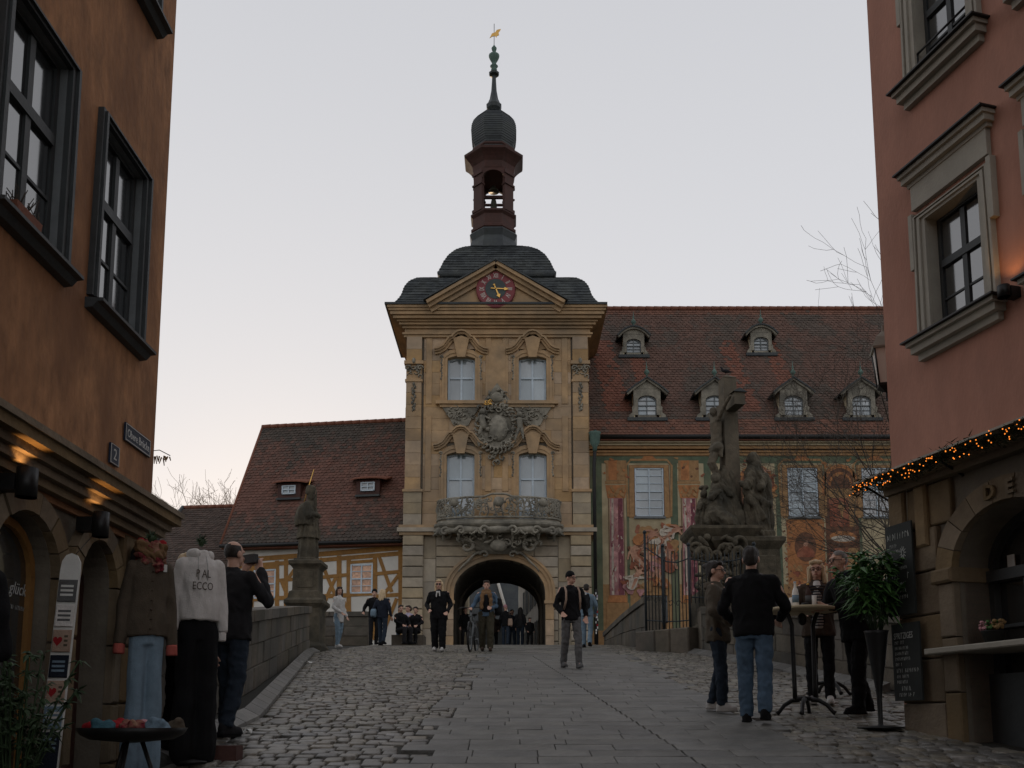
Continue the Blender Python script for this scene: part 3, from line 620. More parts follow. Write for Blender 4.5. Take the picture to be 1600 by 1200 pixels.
mb.ell((BC, .5, 8.12), (.34, .22, .26), 12, 8); mb.build('corbel', 'grey_stone', BA)
# pediment and clock
PB, PT, PC = 17.88, 19.5, -.65
PE = MB(F).prism([(PC-2.45, PB+.02), (PC+2.45, PB+.02), (PC, PT-.2)], -.5, .58).build('pediment', 'sandstone_plain', T)
for s in (-1, 1):
    for n0, n1, ww, zz in ((-.02, .11, .98, 0), (-.16, -.02, .84, 0), (-.32, -.16, .7, 0)):
        mb = MB(F); path = [(PC + s*2.72, PB-.05+.02), (PC, PT)]; mb.ribbon(path if s < 0 else path[::-1], n0, n1, -.4, ww); mb.build('raking_cornice', 'sandstone_plain', PE)
    mb = MB(F); path = [(PC + s*2.85, PB+.05), (PC, PT+.1)]; mb.ribbon(path if s < 0 else path[::-1], .02, .075, -1.6, 1.03); mb.build('gable_flashing', 'slate_plain', PE)
CZ = 18.53; FC = Fr((0, TY-.7), (1, 0), (0, -1)); CK = tag(MB(lambda x, y, z: (x, TY-.7-z, y)).lathe([(.79,-.45),(.79,0),(.74,.05),(.72,.02)], (PC, CZ, 0), 40).build('clock', 'clock_red', T), 'red clock face with silver numerals and gold hands')
MB(lambda x, y, z: (x, TY-.7-z, y)).lathe([(.42,0),(.42,.045)], (PC, CZ, 0), 36, sm=False).build('dial_centre', 'clock_dark', CK)
MB(lambda x, y, z: (x, TY-.7-z, y)).lathe([(.73,0),(.73,.03)], (PC, CZ, 0), 40, sm=False).build('dial_ring', 'clock_red', CK)
for k, num in enumerate(('XII','I','II','III','IV','V','VI','VII','VIII','IX','X','XI')):
    a = R(90 - 30*k); ca, sa = math.cos(a - math.pi/2), math.sin(a - math.pi/2)
    fr = lambda u, w_, z, a=a, ca=ca, sa=sa: FC(PC + .57*math.cos(a) + u*ca - (z-.1)*sa, w_, CZ + .57*math.sin(a) + u*sa + (z-.1)*ca)
    text('numeral', num, .27, 'silver_paint', CK, fr, 0, 0, .036, .003, sx=.62, bold=.004)
def hand(name, ang, ln, wd):
    a = R(90-ang); fr = lambda u, w_, z: FC(PC + z*math.cos(a) - u*math.sin(a), w_, CZ + z*math.sin(a) + u*math.cos(a))
    mb = MB(fr); mb.prism([(-wd*.4,-.16),(wd*.4,-.16),(wd*.5,0),(wd*.5,ln*.62),(wd*1.7,ln*.7),(0,ln),(-wd*1.7,ln*.7),(-wd*.5,ln*.62),(-wd*.5,0)], .06, .085); mb.ell((0,.075,-.17),(wd,.02,wd)); mb.build(name, 'gold', CK)
hand('hour_hand', 158, .42, .05); hand('minute_hand', 93, .52, .04)
# bell-shaped slate roof: courses of slates on each lofted tier
RC = (-.63, 38.0)
def tier(name, secs, par, rows, cx=RC[0], cy=RC[1], ly=True):
    """slates follow the curved profile; each course is a proud stepped band"""
    n = 40; zs = np.linspace(0, 1, rows+1); hx = np.array([s[0] for s in secs]); hy = np.array([s[1] for s in secs]); hz_ = np.array([s[2] for s in secs])
    tt = np.concatenate([[0], np.cumsum(np.hypot(np.diff(hx), np.diff(hz_)))]); tt /= tt[-1]; mb = MB(); r = random.Random(rows)
    f = lambda t: (float(np.interp(t, tt, hx)), float(np.interp(t, tt, hy)), float(np.interp(t, tt, hz_)))
    for i in range(rows):
        x0, y0, z0 = f(zs[i]); x1, y1, z1 = f(zs[i+1]); o = .018
        c0 = [(-x0-o,-y0-o),(x0+o,-y0-o),(x0+o,y0+o),(-x0-o,y0+o)]; c1 = [(-x1,-y1),(x1,-y1),(x1,y1),(-x1,y1)]
        for k in range(4):
            a0, b0, a1, b1 = c0[k], c0[(k+1) % 4], c1[k], c1[(k+1) % 4]; L = math.dist(a0, b0); m = max(1, int(L/.26)); off = .5*(i % 2)
            cuts = [0] + [min(1, max(0, (j+off)/m)) for j in range(1, m)] + [1]
            for p, q in zip(cuts, cuts[1:]):
                lp = lambda A, B, t: (cx + A[0]+(B[0]-A[0])*t, cy + A[1]+(B[1]-A[1])*t)
                e = r.uniform(0, .012); P0, P1, P2, P3 = lp(a0,b0,p), lp(a0,b0,q), lp(a1,b1,q), lp(a1,b1,p)
                nx, ny = [(0,-1),(1,0),(0,1),(-1,0)][k]
                mb.add([(P0[0]+nx*e, P0[1]+ny*e, z0), (P1[0]+nx*e, P1[1]+ny*e, z0), (*P2, z1), (*P3, z1), (P0[0]-nx*.03, P0[1]-ny*.03, z0), (P1[0]-nx*.03, P1[1]-ny*.03, z0)], [(0,1,2,3), (0,1,5,4)]); v = r.uniform(.7, 1.4); mb.cols += [(v, v, v)]*2
    return mb.build(name, 'slate', par, fix=False)
hyf = lambda h: 1. + .483*(h-1)
roof = MB().box(RC[0]-4.46, RC[0]+4.44, 35.22, 40.75, 17.88, 17.96).build('roof', 'slate_plain', T)
tier('slate_courses', [(h, hyf(h), z) for h, z in ((4.4,17.94),(4.08,18.08),(3.86,18.4),(3.72,18.85),(3.55,19.12),(3.25,19.33),(2.9,19.42),(2.2,19.46))], roof, 22)
o = tier('slate_courses', [(h, hyf(h), z) for h, z in ((2.42,19.78),(2.34,19.95),(2.2,20.3),(2.0,20.65),(1.72,20.95),(1.4,21.15),(1.0,21.3),(.8,21.35))], roof, 17)
MB().loft([[(RC[0]-h, 38-hyf(h), z), (RC[0]+h, 38-hyf(h), z), (RC[0]+h, 38+hyf(h), z), (RC[0]-h, 38+hyf(h), z)] for h, z in ((2.2,19.42),(2.2,19.56),(2.4,19.62),(2.46,19.7),(2.46,19.79),(2.3,19.8))]).build('eave_board', 'slate_plain', roof)
LX, LY = -.8, 38.
def octa(name, prof, m, par, sm=False): return MB().lathe(prof, (LX, LY, 0), 8, R(22.5), 0, sm, ).build(name, m, par)
LN = octa('lantern', [(1.15,21.2),(1.08,21.6),(1.0,21.85),(1.06,22.0),(1.1,22.1),(1.02,22.2)], 'slate_plain', T)
octa('lantern_base', [(.98,22.2),(1.04,22.25),(1.04,22.35),(.96,22.4),(.96,22.85),(1.06,22.95),(1.06,23.02),(.9,23.05)], 'dark_wood', LN)
LV = [(-.5,-.86),(.5,-.86),(.86,-.5),(.86,.5),(.5,.86),(-.5,.86),(-.86,.5),(-.86,-.5)]   # square with cut corners: open arches on the four sides, solid corner piers
for k in range(4):
    p, q_ = LV[(2*k+1) % 8], LV[(2*k+2) % 8]; c = ((p[0]+q_[0])/2, (p[1]+q_[1])/2); l = math.hypot(*c); inn = lambda v, f: (LX + v[0] - c[0]/l*f, LY + v[1] - c[1]/l*f)
    e = lambda v, f, g: (LX + c[0] + (v[0]-c[0])*g - c[0]/l*f, LY + c[1] + (v[1]-c[1])*g - c[1]/l*f)
    q = MB(); q.loft([[(*e(p, 0, g), z), (*e(q_, 0, g), z), (*e(q_, .2, g*.8), z), (*e(p, .2, g*.8), z)] for g, z in ((1.0,23.02),(1.0,24.95))]); q.build('corner_pier', 'dark_wood', LN)
    for za, zb, g in ((23.02,23.16,1.16),(24.22,24.3,1.16),(24.7,24.82,1.2)): q = MB(); q.loft([[(*e(p, -.05, g), z), (*e(q_, -.05, g), z), (*e(q_, .22, g*.8), z), (*e(p, .22, g*.8), z)] for z in (za, zb)]); q.build('pier_moulding', 'dark_wood', LN)
    a2 = R(90*k - 90); t = Vector((-math.sin(a2), math.cos(a2), 0)); o_ = Vector((math.cos(a2), math.sin(a2), 0)); c0 = Vector((LX, LY, 0)) + o_*.84; q = MB(lambda u, w_, z: tuple(c0 + t*u + o_*w_ + Vector((0, 0, z))))
    arch_panel(q, -.52, .52, 24.5, 24.95, 0, .45, 24.52, .33, -.1, .02, n=8); q.build('lantern_arch', 'dark_wood', LN)
octa('lantern_cornice', [(.92,24.9),(.96,25.0),(1.0,25.25),(1.12,25.4),(1.22,25.5),(1.36,25.62),(1.38,25.72),(1.3,25.76),(1.0,25.95),(.92,26.0)], 'dark_wood', LN)
def slats(name, prof, par, rows):
    z = np.array([p[1] for p in prof]); r = np.array([p[0] for p in prof]); tt = np.concatenate([[0], np.cumsum(np.hypot(np.diff(r), np.diff(z)))]); out = []
    for i in range(rows):
        a, b = i/rows*tt[-1], (i+1)/rows*tt[-1]; out += [(float(np.interp(a, tt, r))+.012, float(np.interp(a, tt, z))), (float(np.interp(b, tt, r))-.006, float(np.interp(b, tt, z)))]
    return octa(name, out, 'slate_plain', par)
slats('onion_dome', [(.98,25.95),(.92,26.1),(.86,26.25),(.95,26.42),(1.03,26.7),(1.06,27.0),(1.04,27.25),(.95,27.5),(.78,27.72),(.5,27.92),(.3,28.05),(.22,28.15)], LN, 26)
octa('dome_band', [(.96,26.02),(1.0,26.06),(1.0,26.12),(.93,26.16)], 'dark_wood', LN)
MB().lathe([(.2,28.1),(.33,28.25),(.36,28.4),(.28,28.5),(.2,28.7),(.13,29.1),(.1,29.6),(.09,29.85),(.22,29.9),(.24,29.98),(.1,30.05)], (LX, LY, 0), 8, R(22.5), sm=False).build('spire', 'slate_plain', LN)
MB().lathe([(.08,30.0),(.14,30.15),(.1,30.25),(.18,30.32),(.1,30.4),(.1,30.5),(.16,30.6),(.23,30.75),(.24,30.85),(.12,30.95),(.06,31.0),(.1,31.1),(.12,31.2),(.05,31.3),(.02,31.36)], (LX, LY, 0), 12).build('finial', 'copper', LN)
q = MB(); q.tube([(LX, LY, 31.3), (LX, LY, 32.4)], .014, 5); q.build('vane_rod', 'black_metal', LN)
FV = lambda u, w_, z: (LX + u, LY - w_, z)
MB(FV).prism([(-.16,31.78),(-.1,31.92),(.05,31.98),(.12,32.1),(.3,32.14),(.26,32.05),(.2,31.98),(.22,31.85),(.12,31.8),(.1,31.72),(.04,31.8),(-.08,31.78),(-.2,31.7)], -.015, .015).build('weather_vane', 'gold', LN)
BL = MB().lathe([(.0,24.0),(.06,24.0),(.1,23.95),(.13,23.8),(.15,23.5),(.22,23.32),(.28,23.22),(.26,23.2)], (LX, LY, 0), 14).build('bell', 'bronze', LN)
q = MB(); q.box(LX-.75, LX+.75, LY-.06, LY+.06, 24.02, 24.14); q.box(LX-.5, LX-.42, LY-.06, LY+.06, 23.1, 24.0); q.box(LX+.42, LX+.5, LY-.06, LY+.06, 23.1, 24.0); q.box(LX-.45, LX+.45, LY-.05, LY+.05, 23.68, 23.76); q.build('bell_frame', 'dark_wood', LN)
MB().lathe([(.05,24.62),(.07,24.6),(.2,24.4),(.24,24.33)], (LX, LY, 0), 12).build('upper_bell', 'bronze', LN)
# rain pipe and hopper at the right corner
q = MB(); q.tube([(3.32, 35.9, 12.9), (3.3, 35.88, 12.0), (3.26, 35.86, 11.4), (3.26, 35.86, 4.3)], .07, 8); q.build('rain_pipe', 'black_metal', T)
MB().lathe([(.08,12.0),(.1,12.2),(.2,12.35),(.22,12.7),(.26,12.78),(.2,12.8)], (3.3, 35.86, 0), 8).build('rain_hopper', 'copper', T)
# ================================================================ tiled roofs
def tiled_roof(name, par, e0, e1, up, ln, colf, tw=.19, ex=.165, m='tile'):
    """beaver-tail tiles from the eave line e0-e1 up the slope; each tile is its own lifted, rounded piece"""
    e0, e1, up = Vector(e0), Vector(e1), Vector(up).normalized(); d = e1 - e0; L = d.length; d = d/L; n = d.cross(up); n = n if n.z > 0 else -n
    mb = MB(); r = random.Random(int(L*10)); rows = int(ln/ex); cols = int(L/tw)
    for i in range(rows):
        for j in range(-1, cols+1):
            u0 = (j + .5*(i % 2))*tw; u1 = min(u0 + tw - .006, L); u0 = max(0, u0)
            if u1 - u0 < .04: continue
            b = e0 + d*u0 + up*(i*ex); k = r.uniform(.018, .036); t = ex*1.18; wv = r.uniform(-.008, .008)
            P = lambda a, s, h: tuple(b + d*a + up*s + n*h)
            w_ = u1-u0; fr = [(0, .3*ex), (.18*w_, .09*ex), (.5*w_, 0), (.82*w_, .09*ex), (w_, .3*ex)]
            vs = [P(0, t, .004), P(w_, t, .004)] + [P(a, s, k+wv*(a/w_-.5)) for a, s in fr[::-1]] + [P(a, s, k-.022) for a, s in fr[::-1]]
            mb.add(vs, [(0,1,2,3,4,5,6)] + [(2+q, 3+q, 8+q, 7+q) for q in range(4)]); c = colf((u0+u1)/2, i*ex, r); mb.cols += [c]*5
    o = mb.build(name, m, par, fix=False); o['kind'] = 'stuff'; return o
def ridge_tiles(par, a, b, r=.1, ln=.38):
    a, b = Vector(a), Vector(b); d = b-a; n = int(d.length/ln)
    for i in range(n):
        p, q = a + d*(i/n), a + d*((i+1.06)/n); MB().tube([p, q], [r*1.08, r*.94], 8, sm=True).build('ridge_tile', 'ridge', par)

# ================================================================ painted hall (right wing)
HY = 37.5; HX0, HX1 = 3.12, 18.
H = thing('painted_town_hall', 'long hall with frescoed facade, red tiled roof and six dormers right of the tower', 'building', (9, HY, zg(36)))
FH = Fr((0, HY), (1, 0), (0, -1))
hw_z = (9.72, 11.78); HWX = [(5.08, 6.28), (11.42, 12.66), (14.5, 15.7)]; low = [(5.25, 6.35, 5.3, 6.45), (11.3, 12.0, 4.6, 5.9), (14.5, 15.6, 5.2, 6.3)]
mb = MB(FH); cutout(mb, HX0, HX1, 2.5, 12.7, -.6, 0, [(a, b, *hw_z) for a, b in HWX] + low); mb.box(HX0, HX1, -8.4, -7.9, 2.5, 12.7); mb.box(HX1-.5, HX1, -7.9, -.6, 2.5, 12.7); mb.box(HX0, HX0+.5, -7.9, -.6, 2.5, 12.7); mb.build('wall', 'mural_ochre', H)
for z0, z1, o in ((12.3,12.42,.06),(12.42,12.5,.12),(12.55,12.68,.2),(12.68,12.76,.28),(12.76,12.86,.4)): MB(FH).box(HX0, HX1+o, -.02, o, z0, z1).build('cornice', 'mural_ochre' if z0 < 12.6 else 'plaster_cream', H)
MB().tube([(HX0, HY-.52, 12.96), (HX1+.3, HY-.52, 12.96)], .1, 8).build('gutter', 'black_metal', H)
# fresco: flat painted fields laid on the plaster
_lay = [0]
def paint(poly, m, name='fresco_field', lv=1, par=None):
    _lay[0] += 1; MB(FH).prism(poly, -.004, .003*lv + .00004*(_lay[0] % 60) + .0006).build(name, m, par or H, fix=False)
rect = lambda a, b, c, d: [(a, c), (b, c), (b, d), (a, d)]
q = MB(FH); cutout(q, HX0, HX1, 6.9, 12.29, -.01, .002, [(a, b, *hw_z) for a, b in HWX]); q.build('fresco_ground', 'mural_cream', H)
for a, b in ((3.14, 3.72), (4.72, 4.83), (6.55, 6.85), (7.95, 8.25), (10.9, 11.1), (12.92, 13.0), (14.25, 14.4), (16.0, 16.5)): paint(rect(a, b, 5.0, 12.0), 'mural_green', lv=2)
paint(rect(HX0, HX1, 11.98, 12.28), 'mural_green', lv=3)
def pcap_(a, b, ra, rb): return [(a[0]-ra, a[1]), (a[0], a[1]-ra), (a[0]+ra, a[1]), (b[0]+rb, b[1]), (b[0], b[1]+rb), (b[0]-rb, b[1])]
for a in (4.05, 7.05):                                    # painted marble columns
    co = MB(FH).prism([(a-.05, 6.45), (a+.55, 6.45), (a+.53, 10.5), (a, 10.5)], -.01, .016).build('painted_column', 'mural_pink', H)
    MB(FH).prism([(a+.3, 6.46), (a+.53, 6.46), (a+.51, 10.48), (a+.33, 10.48)], -.01, .0182).build('painted_shading', 'mural_purple', co); MB(FH).prism([(a+.02, 6.46), (a+.12, 6.46), (a+.14, 10.48), (a+.06, 10.48)], -.01, .0182).build('painted_highlight', 'mural_pale', co)
    for e_ in (a-.07, a+.55): paint(rect(e_, e_+.025, 6.45, 10.5), 'mural_brown', 'painted_outline', 6.2)
    for pl, m in (([(a-.1,10.5),(a+.62,10.5),(a+.72,11.05),(a-.18,11.05)], 'mural_orange'), (rect(a-.2, a+.75, 11.1, 11.22), 'mural_ochre'), (rect(a-.15, a+.7, 11.24, 12.1), 'mural_ochre'), (rect(a-.05, a+.3, 11.26, 12.1), 'mural_orange'), ([(a-.15,6.15),(a+.65,6.15),(a+.6,6.44),(a-.1,6.44)], 'mural_orange'), (rect(a-.2, a+.72, 5.0, 6.13), 'mural_ochre')): paint(pl, m, 'painted_capital', 5)
    r_ = random.Random(int(a*10))
    for k in range(46): u, z = a + r_.uniform(.03, .5), r_.uniform(6.5, 10.4); paint(pcap_((u, z), (u + r_.uniform(-.04,.06), z + r_.uniform(.05,.2)), r_.uniform(.012,.045), .012), r_.choice(['mural_pale','mural_pink','mural_purple','mural_pink','mural_red']), 'painted_veining', 6.6)
    mb = MB(FH); r_ = random.Random(4)
    for k in range(22): cu_, cz_ = a+.27 + r_.uniform(-.36,.36), 10.78 + r_.uniform(-.2,.2); mb.prism([(cu_ + q[0]*.06, cz_ + q[1]*.1) for q in ((-1,0),(-.3,-.8),(.5,-.7),(1,.1),(.2,1))], .0, .024 + .0015*k)
    mb.build('painted_leafwork', 'mural_ochre', H)
def blobs(name, u0, u1, z0, z1, n, mats, seed, sz=.4, base=3):
    """painted drapery and cloud shapes: irregular brush fields, each layer a little above the last"""
    r = random.Random(seed)
    for i in range(n):
        u, z = r.uniform(u0, u1), r.uniform(z0, z1); k = r.randint(12, 17); a0 = r.random()*6; s = sz*r.uniform(.35, 1.1); el = r.uniform(.5, 1.6); ro = r.uniform(0, 3); poly = []
        for j in range(k):
            a = a0 + 6.283*j/k; q = s*(.85 + .3*math.sin(3*a + a0) * .6 + r.uniform(-.1, .1)); x, y = q*math.cos(a)*el**.5, q*math.sin(a)/el**.5; poly.append((u + x*math.cos(ro) - y*math.sin(ro), z + x*math.sin(ro) + y*math.cos(ro)))
        paint(poly, r.choice(mats), name, base + .6*i)
def pcap(a, b, ra, rb):
    d = Vector((b[0]-a[0], b[1]-a[1])); d = d.normalized() if d.length > 1e-5 else Vector((1, 0)); n = Vector((-d.y, d.x)); t0 = math.atan2(n.y, n.x)
    return [(a[0] + ra*math.cos(t0 + math.pi*i/5), a[1] + ra*math.sin(t0 + math.pi*i/5)) for i in range(6)] + [(b[0] + rb*math.cos(t0 + math.pi + math.pi*i/5), b[1] + rb*math.sin(t0 + math.pi + math.pi*i/5)) for i in range(6)]
def fresco_figure(u, z, h, rot, lv, robe_m, seed):
    """one painted figure: robe with fold strokes, torso, arms, legs, head"""
    r = random.Random(seed); ca, sa = math.cos(rot), math.sin(rot); T_ = lambda x, y: (u + h*(ca*x - sa*y), z + h*(sa*x + ca*y))
    def put(a, b, ra, rb, m, k): paint(pcap(T_(*a), T_(*b), ra*h, rb*h), m, 'fresco_figure', lv + k)
    put((0,.0), (r.uniform(-.25,.25),-.45), .17, .24, robe_m, 0); put((-.05,-.1), (-.35,-.3), .14, .08, robe_m, .4); put((.05,.0), (.35,r.uniform(-.2,.3)), .1, .04, robe_m, .6)
    put((.08,-.1), (.16,-.55), .08, .05, 'mural_flesh', 1); put((0,.05), (.02,.28), .12, .13, 'mural_flesh', 1.4); put((.12,.3), (.32,r.uniform(.1,.5)), .05, .035, 'mural_flesh', 1.8); put((-.12,.3), (-.3,r.uniform(.0,.4)), .05, .035, 'mural_flesh', 2.2)
    put((0,.42), (.01,.47), .075, .07, 'mural_flesh', 2.6); put((-.03,.5), (-.05,.44), .06, .05, 'mural_brown', 3)
    for k in range(7): x = r.uniform(-.25,.2); y = r.uniform(-.5,.05); put((x, y), (x + r.uniform(-.12,.12), y - r.uniform(.1,.22)), .018, .008, r.choice(['mural_brown','mural_pale','mural_red','mural_brown']), 3.2 + .2*k)
blobs('fresco_cloud', 4.85, 6.75, 6.7, 9.3, 30, ['mural_ochre','mural_red','mural_orange','mural_ochre','mural_flesh','mural_brown'], 5, .34)
for k, (u, z, h, ro, m) in enumerate(((5.05,8.0,.85,.5,'mural_red'),(5.6,8.85,.8,-.9,'mural_orange'),(6.15,8.75,.9,-.5,'mural_pale'),(6.45,8.0,.8,.3,'mural_red'),(5.7,7.9,.8,.9,'mural_pink'),(5.05,7.2,.75,-.6,'mural_pale'),(6.0,7.2,.7,.4,'mural_orange'),(6.6,9.1,.7,-1.2,'mural_pale'))): fresco_figure(u, z, h*1.15, ro, 20 + 2.2*k, m, k)
blobs('fresco_cloud', 4.7, 5.3, 6.5, 7.0, 7, ['mural_flesh','mural_pink','mural_red'], 8, .26, 12)
blobs('fresco_field', 8.4, 10.8, 7.2, 11.6, 40, ['mural_orange','mural_red','mural_ochre','mural_ochre','mural_brown'], 12, .26)
for k, (u, z) in enumerate(((9.0,8.2),(9.4,9.9),(10.5,11.4))): fresco_figure(u, z, .8, .3*k-.3, 24, 'mural_red', 40+k)
r_ = random.Random(77)
for a, b in ((3.75,4.9),(6.85,7.95),(8.3,10.9),(12.9,14.3)):      # garlands, masks and scrolls of the painted frieze
    for k in range(int((b-a)*7)): u, z = r_.uniform(a, b), r_.uniform(11.4, 12.2); paint(pcap((u, z), (u+r_.uniform(-.12,.12), z+r_.uniform(-.08,.08)), .05, .03), r_.choice(['mural_orange','mural_red','mural_ochre','mural_brown']), 'painted_scroll', 9)
for k in range(90): u = r_.choice((r_.uniform(11.2,11.5), r_.uniform(12.6,12.9), r_.uniform(11.2,12.9))); z = r_.uniform(6.2, 9.55); paint(pcap((u, z), (u+r_.uniform(-.1,.1), z+r_.uniform(-.12,.12)), .04, .015), r_.choice(['mural_ochre','mural_red','mural_brown','mural_ochre']), 'painted_scroll', 4.5)
def painted_niche(c):
    ar = arch_pts(c, .68, 11.0, .85, 14); paint([(c-.68, 6.0)] + ar + [(c+.68, 6.0)], 'mural_brown', 'painted_niche', 4)
    mb = MB(FH); mb.ribbon([(c-.62, 10.6)] + arch_pts(c, .62, 11.0, .78, 14) + [(c+.62, 10.6)], 0, .16, 0, .024); mb.ribbon(arch_pts(c, .4, 11.0, .5, 14), 0, .1, 0, .026); mb.build('painted_arch', 'mural_orange', H)
    paint(rect(c-.5, c+.52, 9.3, 10.5), 'mural_red', 'painted_niche', 7); paint(rect(c-.55, c+.58, 10.5, 10.9), 'mural_ochre', 'painted_niche', 7); paint(rect(c+.3, c+.55, 9.3, 10.5), 'mural_ochre', 'painted_niche', 8)
    paint([(c+(.09+.05*math.sin(3*a))*math.cos(a)*1.1, 10.0+.36*math.sin(a)) for a in [i*.26 for i in range(24)]], 'mural_ochre', 'painted_urn', 10)
    paint([(c+.72*math.cos(a), 8.85+.38*math.sin(a)) for a in [i*.35 for i in range(18)]], 'mural_brown', 'painted_basin', 11); paint([(c+.56*math.cos(a), 8.86+.24*math.sin(a)) for a in [i*.35 for i in range(18)]], 'mural_orange', 'painted_basin', 12); paint([(c+.5*math.cos(a), 8.79+.13*math.sin(a)) for a in [i*.35 for i in range(18)]], 'mural_pale', 'painted_basin', 13)
    paint([(c-.5, 6.6), (c+.5, 6.6), (c+.62, 8.4), (c-.62, 8.4)], 'mural_red', 'painted_basin', 9); paint([(c+.1, 6.6), (c+.5, 6.6), (c+.62, 8.4), (c+.2, 8.4)], 'mural_ochre', 'painted_basin', 10)
painted_niche(13.6); painted_niche(10.1)
for k, (a, b) in enumerate(HWX):                          # painted window surrounds and the windows themselves
    mb = MB(FH); mb.ribbon([(a, hw_z[0]-.05), (a, hw_z[1]), (b, hw_z[1]), (b, hw_z[0]-.05)], 0.0, .24, 0, .02); mb.ribbon([(a-.24, hw_z[0]), (a-.3, hw_z[1]+.1), (a-.15, hw_z[1]+.3), (b+.15, hw_z[1]+.3), (b+.3, hw_z[1]+.1), (b+.24, hw_z[0])], 0, .09, 0, .024); mb.build('painted_surround', 'mural_ochre', H)
    for n0 in (.0, .235): q = MB(FH); q.ribbon([(a, hw_z[0]-.05), (a, hw_z[1]), (b, hw_z[1]), (b, hw_z[0]-.05)], n0, n0+.022, 0, .0222); q.build('painted_outline', 'mural_brown', H)
    paint([((a+b)/2-.35, hw_z[1]+.32), ((a+b)/2+.35, hw_z[1]+.32), ((a+b)/2+.15, hw_z[1]+.52), ((a+b)/2-.2, hw_z[1]+.5)], 'mural_orange', 'painted_crest', 8)
    MB(FH).box(a-.05, b+.05, -.02, .09, hw_z[0]-.09, hw_z[0]).build('window_sill', 'frame_grey', H)
    mullion_window(H, FH, (a+b)/2, (b-a)/2, hw_z[0], hw_z[1], -.03, 'frame_blue', 'pane_curtain' if k < 2 else 'pane', rise=.0, cross=hw_z[0]+1.06, bars=2, fw=.055)
for a, b, c, d in low: mullion_window(H, FH, (a+b)/2, (b-a)/2, c, d, -.1, 'frame_grey', 'pane', rise=0, bars=1, fw=.06)
md = MB(FH).prism([(12.05+.62*math.cos(a), 8.45+.85*math.sin(a)) for a in [i*.3 for i in range(21)]], 0, .02).build('painted_medallion', 'mural_orange', H)
paint(rect(11.3, 12.85, 6.9, 9.6), 'mural_orange', 'fresco_field', 3)
paint([(12.05+.45*math.cos(a), 8.45+.62*math.sin(a)) for a in [i*.3 for i in range(21)]], 'mural_brown', 'medallion_ground', 7); paint([(11.68,8.02),(12.42,8.02),(12.42,8.2),(12.32,8.36),(12.15,8.44),(12.12,8.55),(11.98,8.55),(11.95,8.44),(11.78,8.36),(11.68,8.2)], 'mural_red', 'medallion_bust', 8); paint(pcap((12.02,8.78), (11.93,8.62), .1, .06), 'mural_brown', 'medallion_bust', 10); paint([(12.05+.12*math.cos(a), 8.62+.16*math.sin(a)) for a in [i*.52 for i in range(12)]], 'mural_flesh', 'medallion_bust', 9)
blobs('painted_leafwork', 11.35, 12.75, 6.9, 7.7, 9, ['mural_red','mural_ochre'], 3, .2, 5)
for a in (11.45, 11.75, 12.05, 12.35, 12.6): paint(rect(a, a+.12, 6.1, 6.85), 'mural_red', 'painted_flute', 3)
# roof
RE, RR = Vector((0, HY-.5, 13.02)), Vector((0, 41.6, 20.62)); RU = (RR-RE); RL = RU.length; RN = Vector((0, -RU.z, RU.y)).normalized()
mb = MB(); mb.prism([(RE.y, RE.z-.03), (RR.y, RR.z-.03), (2*RR.y-RE.y, RE.z-.03), (2*RR.y-RE.y, RE.z-.2), (RE.y, RE.z-.2)], HX0-.4, HX1+.4); mb.v = [(v[1], v[0], v[2]) for v in mb.v]; HR = mb.build('roof', 'ridge', H)
old_x = [(3.9, .5), (6.6, .55), (9.4, 1.0), (12.5, .7), (15.6, .8)]
def hall_col(u, s, r):
    x = u + HX0 - .3; q = s/RL; v = r.uniform(.85, 1.12)
    new = 0                                               # bright replacement tiles in strips beside the dormers, old grey ones between
    for c, wd in ((4.7,.5),(6.1,.3),(10.35,.35),(12.3,.35)):
        if abs(x - c + q*.9) < wd*(1.15-q*.3) and .15 < q < .72: new = 1
    if q < .1 or q > .93: new = max(new, .6)
    g = noise.noise(Vector((x*.55, s*.35, 3)))*.7 + noise.noise(Vector((x*1.7, s*1.2, 9)))*.35
    g += r.uniform(-.12, .12)
    if new and r.random() < .9: return (1.12*v, .93*v, .86*v) if new == 1 else (1.0*v, .95*v, .9*v)
    if g > .1 + .2*(q < .3): return (.58*v, .86*v, .95*v)
    if g > -.05: return (.68*v, .86*v, .92*v)
    return (.78*v, .88*v, .92*v)
tiled_roof('roof_tiles', HR, (HX0-.35, RE.y, RE.z), (HX1+.3, RE.y, RE.z), RU, RL, hall_col)
ridge_tiles(HR, (HX0-.3, RR.y, RR.z+.02), (HX1+.3, RR.y, RR.z+.02), .12)
